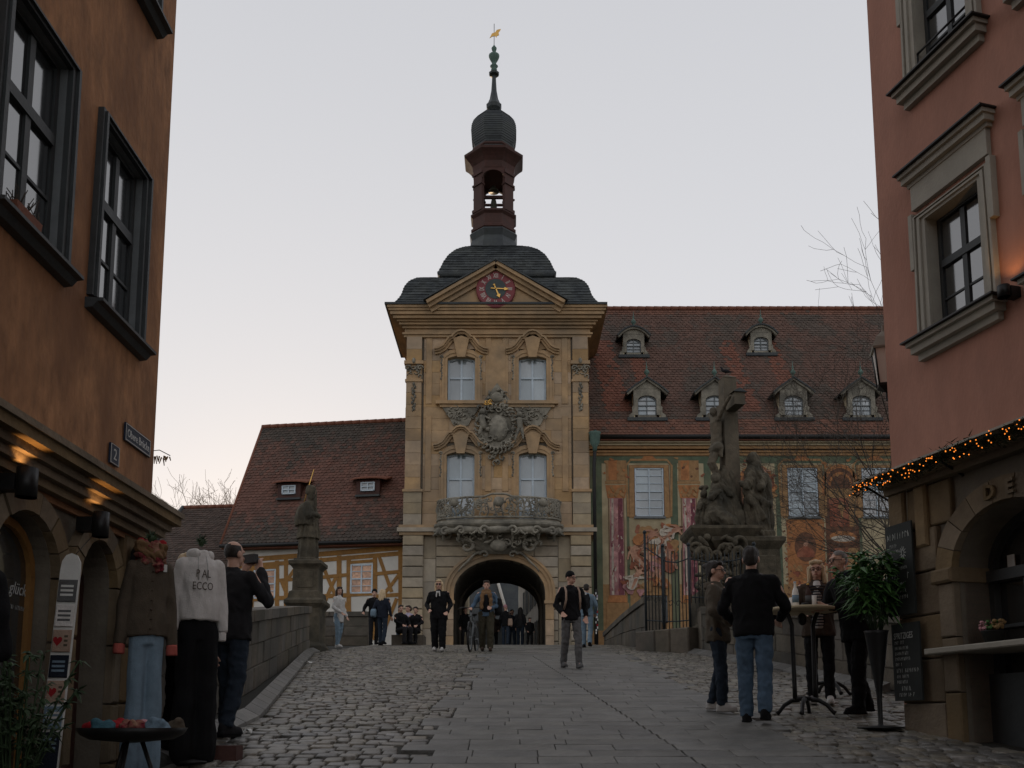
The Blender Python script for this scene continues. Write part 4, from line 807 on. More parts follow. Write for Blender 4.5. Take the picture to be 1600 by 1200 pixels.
def dormer(px, py, wd, hh, gable, glowing):
    c = on_plane(px, py, (0, RE.y, RE.z), RN); x, z0 = c.x, c.z; yf = c.y - .12; f = Fr((x, yf), (1, 0), (0, -1)); D = MB(f)
    ww = wd*.29; zs = z0 + hh*.68 - ww*.3
    arch_panel(D, -wd*.42, wd*.42, z0+.12, z0 + hh*.98, 0, ww, zs, ww*.55, -.2, 0, n=8); D.box(-ww, ww, -.2, -.05, z0, z0+.12)
    top = arch_pts(0, wd*.42, z0+hh*.97, .34 if gable else .28, 8); D.prism(top, -.2, 0)
    for s in (-1, 1): D.prism([(s*wd*.42, z0), (s*wd*.58, z0), (s*wd*.56, z0+.12), (s*wd*.46, z0+.22), (s*wd*.47, z0+hh*.35), (s*wd*.42, z0+hh*.4)], -.1, .02)
    d = D.build('dormer', 'grey_stone', H)
    MB(f).box(-wd*.62, wd*.62, -.25, .06, z0-.14, z0).build('dormer_sill', 'slate_plain', d)
    for s in (-1, 1):
        q = MB(f); back = -(hh*.95)*RU.y/RU.z; q.add([(s*wd*.41,-.02,z0),(s*wd*.41,-.02,z0+hh),(s*wd*.41,back-.1,z0+hh),(s*wd*.38,-.02,z0),(s*wd*.38,-.02,z0+hh),(s*wd*.38,back-.1,z0+hh)], [(0,1,2),(5,4,3),(0,3,4,1),(1,4,5,2),(2,5,3,0)]); q.build('dormer_cheek', 'plaster_cream', d)
    q = MB(f); n = 10; path = []
    for i in range(n+1):
        t = -1 + 2*i/n; u = t*wd*.64
        path.append((u, z0 + hh*.92 + ((.52*(1-abs(t)**.9) - .05*abs(t)) if gable else .36*math.cos(t*1.45)) - .1*abs(t)**4))
    q.ribbon(path[::-1] if False else path, 0, .06, -1.5, .16); q.build('dormer_roof', 'slate_plain', d)
    q = MB(f); q.ribbon(path, -.08, 0, -.05, .1); q.build('dormer_moulding', 'grey_stone', d)
    mullion_window(d, f, 0, ww, z0+.12, zs + ww*.55, -.1, 'frame_grey', 'pane_painted_glow' if glowing else 'pane_curtain', rise=ww*.45, bars=1, fw=.035)
    MB(f).lathe([(.05,0),(.03,.1),(.09,.17),(.12,.24),(.06,.34),(.025,.4),(.05,.46),(.015,.52),(.008,.72)], (0, .02, path[n//2][1]+.03), 8).build('finial', 'copper', d)
for px, py, a in ((990,556,0),(1189,553,0)): dormer(px, py, 1.12, .98, False, a)
for px, py in ((1011,654), (1117,654), (1240,654), (1346,654)): dormer(px, py, 1.35, 1.28, True, 0)

# ================================================================ half-timbered house (left wing)
FL = Fr((-4.3, 36.55), (-7.15, 1.05), (-1.05, -7.15))
LH = thing('half_timbered_house', 'half-timbered house with white infill, brown beams and steep red tiled roof left of the tower', 'house', (-7.9, 37.1, zg(36)))
LW = 7.35
wins = [FL.px(430, 935) + FL.px(397, 890), FL.px(582, 927) + FL.px(548, 882)]
mb = MB(FL); cutout(mb, 0, LW, 1.0, 8.75, -.35, 0, [(a, c, b, d) for a, b, c, d in wins]); mb.box(0, LW, -6.6, -6.3, 1, 8.75); mb.box(LW-.3, LW, -6.3, -.35, 1, 8.75); mb.build('plaster_infill', 'plaster_white', LH)
def beam(p, q, wd=.16, name='beam'):
    a, b = FL.px(*p), FL.px(*q); mb = MB(FL); r_ = random.Random(int(p[0]+p[1])); mb.ribbon([a, ((a[0]+b[0])/2 + r_.uniform(-.015,.015), (a[1]+b[1])/2 + r_.uniform(-.015,.015)), b], -wd/2, wd/2, -.05, r_.uniform(.018, .034)); mb.build(name, 'timber', LH)
beam((634,855),(366,876),.2,'wall_plate'); beam((634,864),(366,886),.17,'wall_plate')
for x, y0, y1, wd in ((627,858,1000,.24),(586,866,1000,.18),(545,868,1000,.18),(530,868,1000,.2),(484,872,1000,.16),(447,874,1000,.17),(433,876,1000,.18),(393,878,1000,.18),(372,880,1000,.2)): beam((x, y0), (x, y1), wd, 'post')
beam((545,879),(586,876),.12,'window_lintel'); beam((545,930),(586,928),.12,'rail'); beam((393,889),(433,886),.12,'window_lintel')
beam((586,897),(627,893),.14,'rail'); beam((586,932),(627,929),.15,'rail'); beam((484,904),(545,898),.14,'rail'); beam((433,907),(484,904),.14,'rail'); beam((366,938),(545,930),.17,'rail'); beam((447,937),(484,934),.14,'rail')
for p, q in (((592,868),(612,925)),((624,897),(600,928)),((500,872),(524,930)),((526,900),(506,945)),((532,932),(550,962)),((440,908),(452,936)),((376,895),(392,935)),((620,935),(600,985)),((470,875),(450,905)),((490,935),(520,985))): beam(p, q, .14, 'brace')
for a, b, c, d in wins:
    mullion_window(LH, FL, (a+c)/2, (c-a)/2, b, d, .0, 'frame_blue', 'pane_painted_glow', rise=0, bars=1, fw=.06); 
LE0, LE1 = Vector(FL(-.05, .42, 8.5)), Vector(FL(LW+.25, .42, 8.5)); LRD = Vector(FL(0, -3.25, 14.62)) - Vector(FL(0, .42, 8.5))
q = MB(FL); q.prism([(0, 0)], 0, 0) if False else None
mbr = MB(FL)
for s in (0,): mbr.loft([[(u, .42, 8.44), (u, -3.25, 14.56), (u, -6.9, 8.44), (u, -6.9, 8.3), (u, .42, 8.3)] for u in (-.02, LW+.22)])
LR = mbr.build('roof', 'ridge', LH)
def lh_col(u, s, r):
    q = s/LRD.length; v = r.uniform(.82, 1.14); g = noise.noise(Vector((u*.8, s*.6, 1)))*.5 + noise.noise(Vector((u*.3, s*.3, 5)))*.5
    e = r.gauss(0, .07); k = max(0, min(1, (q + e - .6 - g*.35)*4)) if q > .45 else max(0, min(1, (.3 - q + e + g*.4)*4)); k = k*.9 + .1*r.random()
    return ((.92-.5*k)*v, (.88-.18*k)*v, (.9-.1*k)*v)
tiled_roof('roof_tiles', LR, LE0, LE1, LRD, LRD.length, lh_col)
MB().tube([FL(LW+.26, .42, 8.5), FL(LW+.26, -3.25, 14.62)], .06, 6).build('verge', 'ridge', LR)
ridge_tiles(LR, FL(-.05, -3.25, 14.64), FL(LW+.25, -3.25, 14.64), .11)
MB().tube([FL(-.02, .5, 8.42), FL(LW+.25, .5, 8.42)], .075, 8).build('gutter', 'black_metal', LH)
def shed_dormer(px, py):
    nrm = LRD.cross(Vector(FL(1,0,0)) - Vector(FL(0,0,0))).normalized(); c = on_plane(px, py, LE0, nrm); u = (Vector((c.x, c.y)) - FL.o).dot(FL.d); wv = (Vector((c.x, c.y)) - FL.o).dot(FL.n); z0 = c.z; w0 = wv + .15
    d = MB(FL).box(u-.5, u+.5, w0-1.2, w0-.03, z0-.05, z0+.62).build('dormer', 'dark_wood', LH)
    q = MB(FL); n = 8; secs = []
    for i in range(n+1):
        t = -1 + 2*i/n; secs.append([(u+t*.8, w0+.2-.2*abs(t)**3, z0+.66-.03*abs(t)**3), (u+t*.95, w0-1.7, z0+1.28), (u+t*.95, w0-1.7, z0+1.2), (u+t*.8, w0+.2-.2*abs(t)**3, z0+.61-.03*abs(t)**3)])
    q.loft(secs); q.build('dormer_roof', 'ridge', d)
    mullion_window(d, FL, u, .3, z0+.12, z0+.5, w0+.01, 'frame_blue', 'pane_curtain', rise=0, bars=0, fw=.05)
    MB(FL).box(u-.52, u+.52, w0-.3, w0+.08, z0-.12, z0-.04).build('dormer_sill', 'slate_plain', d)
for p in ((453, 778), (576, 773)): shed_dormer(*p)
# low house farther left
f2 = Fr((-11.4, 39.0), (-1, .12), (-.12, -1)); L2 = thing('low_tiled_house', 'low house with brown tiled hip roof at the far left', 'house', (-14, 41, zg(36)-1))
MB(f2).box(0, 4.6, -6, 0, 0, 7.9).build('wall', 'plaster_cream', L2)
R2 = MB(f2).loft([[(u0, .35, 7.7), (u1, -2.9, 11.15), (u0, -6.2, 7.7), (u0, -6.2, 7.55), (u0, .35, 7.55)] for u0, u1 in ((-.8, -.8), (4.95, 4.3))]).build('roof', 'ridge', L2)
tiled_roof('roof_tiles', R2, f2(-.9, .38, 7.78), f2(4.45, .38, 7.78), Vector(f2(0, -2.9, 11.25)) - Vector(f2(0, .38, 7.78)), 4.75, lambda u, s, r: (lambda v: (.5*v, .7*v, .78*v))(r.uniform(.7, 1.2)))
ridge_tiles(R2, f2(-.8, -2.9, 11.25), f2(4.3, -2.9, 11.25), .1)
MB().tube([f2(4.85, .38, 7.75), f2(4.32, -2.9, 11.28)], .1, 6).build('verge', 'slate_plain', R2)
# houses seen through the archway
def far_house(name, label, o, d, n, ln, depth, z0, z1, rz, wallm, wins, ov=.3, gable=False, roofm='slate_plain', shut=None):
    f = Fr(o, d, n); h = thing(name, label, 'house', f(ln/2, -depth/2, z0)); mb = MB(f); cutout(mb, 0, ln, z0-.8, z1, -.3, 0, wins); mb.box(0, ln, -depth, -depth+.3, z0-.8, z1); mb.box(0, .3, -depth+.3, -.3, z0-.8, z1); mb.box(ln-.3, ln, -depth+.3, -.3, z0-.8, z1); mb.build('wall', wallm, h)
    if gable: MB(f).prism([(0, z1), (ln, z1), (ln/2, rz-.2)], -depth, -.02).build('gable', wallm, h); rr = MB(f); rr.ribbon([(-ov, z1-ov*1.2), (ln/2, rz), (ln+ov, z1-ov*1.2)], 0, .14, -depth, ov); rr.build('roof', roofm, h)
    else: MB(f).loft([[(u, ov, z1-.1), (u, -depth/2, rz), (u, -depth-ov, z1-.1), (u, -depth-ov, z1-.25), (u, ov, z1-.25)] for u in (-ov, ln+ov)]).build('roof', roofm, h)
    for a, b, c, e in wins:
        mullion_window(h, f, (a+b)/2, (b-a)/2, c, e, -.08, 'frame_grey', 'pane', rise=0, bars=1, fw=.07)
        if shut:
            for s in (-1, 1): x = (a+b)/2 + s*((b-a)/2 + .24); MB(f).box(x-.22, x+.22, .01, .05, c, e).build('shutter', shut, h)
    return h
far_house('white_house', 'white house with grey shutters seen through the arch on the right', (1.5, 45), (-.085, 1), (-1, -.085), 13, 7, 3.9, 10.3, 14.5, 'plaster_white', [(1.2+i*2.3, 2.2+i*2.3, 5.0+j*2.4, 6.5+j*2.4) for i in range(4) for j in range(2)], shut='frame_grey')
far_house('slate_gabled_house', 'dark slate-roofed house closing the lane beyond the arch', (-6, 64), (1, 0), (0, -1), 11, 9, 3.6, 8.4, 17, 'slate_plain', [(3.6, 4.5, 4.6, 6.2), (6.2, 7.1, 4.6, 6.2)])
MB().tube([(-.2, 63.6, 8.3), (-1.5, 66, 13.0)], .12, 6).build('verge_board', 'plaster_white', bpy.data.objects['slate_gabled_house'])
far_house('cream_house', 'narrow cream house seen through the arch on the left', (-2.45, 45), (-.02, 1), (1, .02), 14, 6, 3.9, 10.6, 14, 'plaster_cream', [(1+i*2.4, 1.9+i*2.4, 4.8+j*2, 6.1+j*2) for i in range(4) for j in range(2)], roofm='ridge')
# ================================================================ near buildings
def voussoirs(par, fr, cx, hw, zs, rise, th, n, w0, w1, m, jit=.006):
    r = random.Random(int(cx*100)); p = arch_pts(cx, hw, zs, rise, n*2); q = arch_pts(cx, hw+th, zs, rise+th, n*2)
    for i in range(n):
        k = [2*i, 2*i+1, 2*i+2]; g = .006
        poly = [p[j] for j in k] + [q[j] for j in k[::-1]]; c = Vector((sum(a for a, b in poly)/6, sum(b for a, b in poly)/6)); poly = [tuple(c + (Vector(a)-c)*(1-g/th*1.2)) for a in poly]
        MB(fr).prism(poly, w0, w1 + r.uniform(-jit, jit)).build('voussoir', m, par)
def case_window(par, fr, u0, u1, z0, z1, w, m, pane, low=.45, guard=False):
    """casement window: frame, transom, mullion, glazing bars, panes"""
    f = .045; win = MB(fr); win.ribbon([(u0, z0), (u0, z1), (u1, z1), (u1, z0)], -f, 0, w-.03, w+.03, closed=True); win = win.build('window', m, par); c = (u0+u1)/2; zt = z0 + (z1-z0)*.6
    MB(fr).box(c-.028, c+.028, w-.025, w+.035, z0+f, z1-f).build('mullion', m, win); MB(fr).box(u0+f, u1-f, w-.025, w+.045, zt-.035, zt+.035).build('transom', m, win)
    for a, b in ((u0+f, c-.028), (c+.028, u1-f)):
        MB(fr).box(a, b, w-.012, w+.028, z0+(zt-z0)*low-.01, z0+(zt-z0)*low+.01).build('glazing_bar', m, win)
        for za, zb in ((z0+f, zt-.035), (zt+.035, z1-f)):
            q = MB(fr); e = random.uniform(-.0025, .0025); q.add([(a, w+.016+e, za), (b, w+.016-e, za), (b, w+.015-e, zb), (a, w+.015+e, zb)], [(0,1,2,3)]); q.build('pane', pane, win)
    return win
def wall_lamp(name, label, pos, out, r, h, glow=.9, round_=False):
    """black up-and-down light: open drum on a bracket, the bulb inside lights wall and cornice"""
    p = Vector(pos); t = thing(name, label, 'lamp', tuple(p)); o = Vector((out[0], out[1], 0)).normalized(); c = p + o*(r+.09)
    MB().lathe([(r,-h/2),(r,h/2),(r-.008,h/2),(r-.008,-h/2),(r,-h/2)], tuple(c), 20).build('lamp_shade', 'black_metal', t)
    f = Fr((p.x, p.y), (-o.y, o.x), (o.x, o.y)); MB(f).box(-.04, .04, 0, .1, p.z-.045, p.z+.045).build('bracket', 'black_metal', t)
    MB().lathe([(.02,-.03),(.03,0),(.02,.03)], tuple(c), 10).build('bulb', 'lamp_glow', t)
    for s in (-1, 1):
        l = bpy.data.lights.new('lamp_light', 'SPOT'); l.energy = glow; l.color = (1, .5, .17); l.shadow_soft_size = .01; l.spot_size = R(100); l.spot_blend = .6
        lo = bpy.data.objects.new('lamp_light', l); C.objects.link(lo); lo.parent = t; lo.location = c - p + Vector((0, 0, s*h*.36)); lo.rotation_euler = (math.pi if s > 0 else 0, 0, 0)
    return t
# ---- left: orange plaster house
FA = Fr((-2.75, 0), (0, 1), (1, 0)); AE = 6.92
A = thing('orange_plaster_house', 'orange plaster house with dark-framed windows and stone arcade on the left', 'house', (-2.75, 4, zg(4)))
cols = (6.125, 4.955, 3.785); rows_ = (4.02, 6.62); ow, oh = .33, 1.27
mb = MB(FA); mb.box(-28, AE-.02, -.5, -.012, 2.58, 2.86); cutout(mb, -28, AE, 2.86, 13.5, -.5, 0, [(c-ow, c+ow, z, z+oh) for c in cols for z in rows_]); mb.box(-28, AE, -7, -.5, 2.86, 2.95); mb.box(AE-.4, AE, -7, -.5, 2.95, 13.5); mb.box(-28, AE, -7.2, -7, -1, 13.5); mb.box(-28, AE, -7, -.5, 13.3, 13.5); mb.build('wall', 'plaster_orange', A)
for c in cols:
    for z in rows_:
        for n0, n1, ww in ((0, .045, .035), (.045, .075, .055), (.075, .105, .04)):
            q = MB(FA); q.ribbon([(c-ow, z), (c-ow, z+oh), (c+ow, z+oh), (c+ow, z)], n0, n1, -.02, ww); q.build('window_surround', 'frame_dark', A)
        q = MB(FA); q.ribbon([(c-ow, z), (c-ow, z+oh), (c+ow, z+oh), (c+ow, z)], -.004, 0, -.1, .0); q.build('window_reveal', 'frame_grey', A)
        MB(FA).loft([[(u, -.2, z-.015), (u, .12, z-.03), (u, .12, z-.05), (u, .08, z-.055), (u, .05, z-.09), (u, -.02, z-.1)] for u in (c-ow-.12, c+ow+.12)]).build('window_sill', 'frame_dark', A)
        case_window(A, FA, c-ow+.006, c+ow-.006, z+.0, z+oh-.006, -.075, 'frame_dark', 'pane', .5)
for z0, z1, o in ((2.62,2.67,.05),(2.67,2.72,.1),(2.72,2.77,.14),(2.77,2.83,.2),(2.83,2.87,.22),(2.87,2.89,.18)): MB(FA).box(-9, AE+o*.5, -.02, o, z0, z1).build('cornice_moulding', 'shop_stone', A)
mb = MB(FA); arch_panel(mb, 4.62, 5.68, -.5, 2.62, 5.2, .36, 2.14, .33, -.5, -.05); arch_panel(mb, 5.68, 6.52, -.5, 2.62, 6.11, .27, 2.2, .28, -.5, -.05); mb.box(6.52, AE-.05, -.5, -.05, -.5, 2.62); mb.box(-28, 4.62, -.5, -.05, -4.5, 2.57); mb.build('arcade_wall', 'mortar', A)
def left_holes(za, zb):
    h = []
    for c, hw, zs, ri in ((5.2, .36+.13, 2.14, .46), (6.11, .27+.12, 2.2, .4)):
        zm = (za+zb)/2; k = 1 if zm < zs else math.sqrt(max(0, 1-((za-zs)/ri)**2)) if za < zs+ri else 0
        if k > .05: h.append((c-hw*k, c+hw*k))
    return h
ashlar(A, 'stone_block', FA, 3.6, AE, .2, 2.62, .4, .5, -.06, -.0, 'shop_stone', left_holes, gap=.014, c=.014)
for c, hw, zs, ri, th in ((5.2, .36, 2.14, .33, .14), (6.11, .27, 2.2, .28, .13)):
    voussoirs(A, FA, c, hw, zs, ri, th, 7, -.08, .01, 'shop_stone')
    for s in (-1, 1): ashlar(A, 'jamb_stone', FA, *sorted((c+s*hw, c+s*(hw+th))), .2, zs, .42, 1, -.3, .01, 'shop_stone', gap=.014)
q = MB(FA); q.prism([(4.87, .4), (5.53, .4)] + arch_pts(5.2, .33, 2.14, .3, 10)[::-1], -.18, -.16); q.build('shop_window', 'pane', A); q = MB(FA); q.ribbon([(4.86, .4), (4.86, 2.14)] + arch_pts(5.2, .34, 2.14, .31, 10) + [(5.54, 2.14), (5.54, .4)], -.05, 0, -.18, -.13); q.build('shop_window_frame', 'timber', A)
text('shop_lettering', 'glück', .105, 'chalk', A, FA, 5.40, 2.02, -.157, .001, shear=.35, sx=.85); 
q = MB(FA); q.prism([(5.85, .4), (6.37, .4)] + arch_pts(6.11, .26, 2.2, .26, 10)[::-1], -.26, -.22); q.build('side_door', 'dark_wood', A)
sg = thing('street_sign', 'dark blue enamel street sign with white lettering on the orange wall', 'sign', FA(6.57, 0, 3.3)); MB(FA).box(6.35, 6.8, .006, .02, 3.255, 3.385).build('plate', 'enamel_blue', sg); q = MB(FA); q.ribbon([(6.355,3.26),(6.355,3.38),(6.795,3.38),(6.795,3.26)], -.006, 0, .018, .023, closed=True); q.build('border', 'enamel_white', sg); text('lettering', 'Obere Brücke', .085, 'enamel_white', sg, FA, 6.575, 3.29, .022, .001, sx=.8)
sg = thing('house_number', 'small dark blue house number plate below the street sign', 'sign', FA(6.2, 0, 3.1)); MB(FA).box(6.13, 6.27, .006, .02, 3.03, 3.17).build('plate', 'enamel_blue', sg); q = MB(FA); q.ribbon([(6.134,3.034),(6.134,3.166),(6.266,3.166),(6.266,3.034)], -.005, 0, .018, .023, closed=True); q.build('border', 'enamel_white', sg); text('lettering', '2', .11, 'enamel_white', sg, FA, 6.2, 3.065, .022, .001)
wall_lamp('wall_lamp', 'black cylinder wall lamp between the two stone arches on the left', FA(5.78, .0, 2.52), (1, 0), .05, .16, 2)
wall_lamp('wall_lamp', 'black cylinder wall lamp cut by the left picture edge', FA(4.86, .0, 2.55), (1, 0), .055, .16, 2)
q = MB(FA); q.prism([(6.6+.09*math.cos(a), 2.4+.14*math.sin(a)) for a in [i*.35 for i in range(18)]], .03, .07); o = q.build('wall_plaque', 'black_metal'); tag(o, 'dark oval plaque on the stone pier behind the cardigan', 'plaque')
fb = thing('flower_box', 'terracotta box with dried plants on the left window sill', 'flower box', FA(4.85, .05, 4.02)); MB(FA).loft([[(a, -.06, z), (b, -.06, z), (b, .06, z), (a, .06, z)] for a, b, z in ((4.75,4.98,4.0),(4.73,5.0,4.1))]).build('box', 'ridge', fb)
q = MB(FA); r_ = random.Random(2)
for k in range(40): u = r_.uniform(4.74, 4.99); w_ = r_.uniform(-.05,.05); q.tube([(u, w_, 4.09), (u+r_.uniform(-.05,.05), w_+r_.uniform(-.05,.05), 4.09+r_.uniform(.04,.12))], .003, 4)
q.build('dry_stems', 'bark', fb)
# ---- right: terracotta plaster house
FB = Fr((3.8, 9.04), (.283, -1), (-1, -.283))
B = thing('terracotta_house', 'terracotta plaster house with grey stone window surrounds and arched stone front on the right', 'house', (3.8, 9.04, zg(9)))
bc = (1.03, 2.39); bz = (4.9, 7.5); bw, bh = .335, 1.17
mb = MB(FB); cutout(mb, 0, 14, -2, 13.5, -.5, 0, [(c-bw, c+bw, z, z+bh) for c in bc for z in bz] + [(.88, 2.1, .2, 3.2)]); mb.box(0, .5, -5, -.5, .2, 13.5); mb.box(.5, 14, -5, -4.6, .2, 13.5); mb.box(.5, 14, -4.6, -.5, 3.45, 3.55); mb.box(.5, 14, -4.6, -.5, 13.3, 13.5); mb.box(13.5, 14, -4.6, -.5, -2, 13.3); mb.build('wall', 'plaster_terra', B)
for c in bc:
    for z in bz:
        for n0, n1, ww in ((0, .06, .035), (.06, .1, .055), (.1, .13, .04), (.13, .155, .06)):
            q = MB(FB); q.ribbon([(c-bw, z), (c-bw, z+bh), (c+bw, z+bh), (c+bw, z)], n0, n1, -.02, ww); q.build('window_surround', 'frame_stone', B)
        q = MB(FB); q.ribbon([(c-bw, z), (c-bw, z+bh), (c+bw, z+bh), (c+bw, z)], -.004, 0, -.24, 0); q.build('window_reveal', 'frame_stone', B)
        for s in (-1, 1): a, b = sorted((c+s*(bw+.14), c+s*(bw+.19))); MB(FB).box(a, b, -.02, .065, z+bh*.62, z+bh+.12).build('surround_ear', 'frame_stone', B)
        MB(FB).box(c-bw-.15, c+bw+.15, -.02, .05, z+bh+.155, z+bh+.4).build('frieze', 'frame_stone', B)
        for za, zb, o in ((.4,.44,.06),(.44,.5,.11),(.5,.54,.14)): MB(FB).box(c-bw-.15-o*.5, c+bw+.15+o*.5, -.02, o, z+bh+za, z+bh+zb).build('window_cornice', 'frame_stone', B)
        MB(FB).box(c-bw-.24, c+bw+.24, -.02, .18, z+bh+.54, z+bh+.556).build('cornice_flashing', 'black_metal', B)
        for za, zb, o in ((-.2,-.13,.06),(-.13,-.06,.12),(-.06,-.02,.16)): MB(FB).box(c-bw-.13-o*.5, c+bw+.13+o*.5, -.02, o, z+za, z+zb).build('window_sill', 'frame_stone', B)
        MB(FB).box(c-bw-.24, c+bw+.24, -.2, .2, z-.02, z-.004).build('sill_flashing', 'black_metal', B)
        case_window(B, FB, c-bw+.006, c+bw-.006, z, z+bh-.006, -.13, 'frame_dark', 'pane', .5)
        if z > 7: q = MB(FB); q.tube([(c-bw, .0, z+.3), (c+bw, .0, z+.3)], .012, 6); q.tube([(c-bw, .0, z+.3), (c-bw, .0, z+.0)], .01, 6); q.tube([(c+bw, .0, z+.3), (c+bw, .0, z)], .01, 6); q.build('guard_bar', 'black_metal', B)
wall_lamp('wall_lamp', 'round black up and down wall lamp on the terracotta wall', FB(1.68, 0, 4.86), (FB.n.x, FB.n.y), .05, .1, 3)
# stone shop front
ACu, AHw, AZs, ARi = 1.5, .62, 2.62, .5
mb = MB(FB); arch_panel(mb, .1, 2.9, .4, 3.5, ACu, AHw, AZs, ARi, -.45, .05); mb.build('shop_front_core', 'mortar', B)
def right_holes(za, zb):
    zm = (za+zb)/2; k = 1 if zm < AZs else math.sqrt(max(0, 1-((za-AZs)/(ARi+.2))**2)) if za < AZs+ARi+.2 else 0
    return [(ACu-(AHw+.2)*k, ACu+(AHw+.2)*k)] if k > .05 else []
ashlar(B, 'stone_block', FB, .1, 2.9, 1.05, 3.48, .42, .55, .0, .1, 'shop_stone', right_holes, gap=.012)
voussoirs(B, FB, ACu, AHw, AZs, ARi, .21, 9, -.3, .125, 'shop_stone')
for s in (-1, 1):
    ashlar(B, 'jamb_stone', FB, *sorted((ACu+s*AHw, ACu+s*(AHw+.2))), 1.05, AZs-.1, .5, 1, -.3, .12, 'shop_stone')
    a, b = sorted((ACu+s*(AHw-.02), ACu+s*(AHw+.24))); MB(FB).blk(a, b, AZs-.1, AZs+.03, -.3, .17, .02).build('impost', 'shop_stone', B)
for z0, z1, o in ((3.48,3.54,.16),(3.54,3.6,.22)): MB(FB).box(.06, 4, -.02, o, z0, z1).build('shop_cornice', 'shop_stone', B)
MB(FB).blk(.08, .3, 2.95, 3.48, .0, .14, .02).build('pilaster_cap', 'shop_stone', B); MB(FB).blk(.44, .6, 2.9, 3.48, .0, .14, .02).build('pilaster_cap', 'shop_stone', B)
x = .02
for wd in (.45, .5, .38, .55, .5, .45): MB(FB).blk(x, x+wd-.015, .4, 1.04, -.1, .17, .035).build('plinth_stone', 'shop_stone', B); x += wd
for ch, du in (('D', -.12), ('E', .1)): text('carved_letter', ch, .17, 'shop_stone', B, FB, ACu + du, AZs + ARi + .035, .14, .012, bold=.006)
q = MB(FB); q.ribbon([(ACu-AHw, 1.0), (ACu-AHw, AZs)] + arch_pts(ACu, AHw, AZs, ARi, 14) + [(ACu+AHw, AZs), (ACu+AHw, 1.0)], -.06, 0, -.36, -.26); q.box(ACu-AHw, ACu+AHw, -.36, -.22, 2.52, 2.62); q.box(ACu-AHw, ACu+AHw, -.36, -.25, 2.1, 2.13); q.box(ACu-.22, ACu-.18, -.36, -.25, 1.0, 2.52); q.box(ACu+.2, ACu+.24, -.36, -.25, 1.0, 2.52); q.box(ACu-AHw, ACu+AHw, -.38, -.2, 1.0, 1.7); q.build('shop_window_frame', 'frame_dark', B)
q = MB(FB); q.prism([(ACu-AHw+.03, 1.6), (ACu+AHw-.03, 1.6)] + [p for p in arch_pts(ACu, AHw-.03, AZs, ARi-.03, 12)[::-1]], -.34, -.33); q.build('shop_window', 'pane', B)
MB(FB).box(ACu-.42, ACu-.34, -.3, -.29, 2.63, 2.74).build('sticker', 'white_paint', B)
MB(FB).blk(.62, 2.6, 1.88, 1.935, -.3, .26, .01).build('serving_shelf', 'frame_stone', B)
fp = thing('flower_pot', 'dark pot of pink and yellow flowers on the serving shelf', 'flower pot', FB(1.18, .1, 1.935)); c = Vector(FB(1.18, .0, 1.935)); MB().lathe([(.07,0),(.1,.11),(.105,.12),(.08,.12)], tuple(c), 14).build('pot', 'black_metal', fp)
for m, dx in (('cloth_pink', -.07), ('leaf', .0), ('leaf_dry', .07)):
    q = MB(); r_ = random.Random(4)
    for k in range(26): q.ell((c.x + FB.d.x*dx + r_.uniform(-.06,.06), c.y + FB.d.y*dx + r_.uniform(-.07,.07), c.z+.15+r_.uniform(-.02,.05)), (.02,.02,.012), 6, 4, rot=(r_.uniform(-1,1), r_.uniform(-1,1), 0))
    q.build('blossoms' if m != 'leaf' else 'foliage', m, fp)
# canopy strip, garland, fairy lights
CN = thing('canopy', 'pale sheet-metal canopy strip above the right shop front', 'canopy', FB(1.5, 0, 3.6)); MB(FB).loft([[(u, .0, 3.74), (u, .42, 3.63), (u, .42, 3.61), (u, .0, 3.7)] for u in (-.03, 4.0)]).build('sheet', 'frame_stone', CN)
for u in (.0, 1.0, 2.0, 3.0): MB(FB).tube([(u, .02, 3.45), (u, .38, 3.62)], .012, 6).build('strut', 'black_metal', CN)
GA = thing('fir_garland', 'dark fir garland with orange fairy lights hanging along the canopy edge', 'garland', FB(1.5, .4, 3.55)); q = MB(FB); r_ = random.Random(8)
for k in range(2600):
    u = r_.uniform(-.04, 3.0); c = Vector((u, .41 + r_.gauss(0, .028), 3.55 + .02*math.sin(u*6) + r_.gauss(0, .035))); d = Vector((r_.gauss(0,1), r_.gauss(0,1), r_.gauss(0,1))).normalized()*r_.uniform(.03, .075); s = d.orthogonal().normalized()*.006
    q.add([tuple(c-s), tuple(c+s), tuple(c+d)], [(0,1,2)])
q.build('fir_twigs', 'garland', GA, fix=False)
bulb = None
for k in range(110):
    u = r_.uniform(-.03, 2.4)
    if bulb is None: bulb = MB().ell((0,0,0), .0056, 6, 4).build('fairy_light', 'fairy'); bulb.parent = GA; bb = bulb
    else: bb = bulb.copy(); C.objects.link(bb)
    bb.location = Vector(FB(u, r_.uniform(.445,.49), 3.55 + r_.uniform(-.075,.05))) - Vector(GA.location)
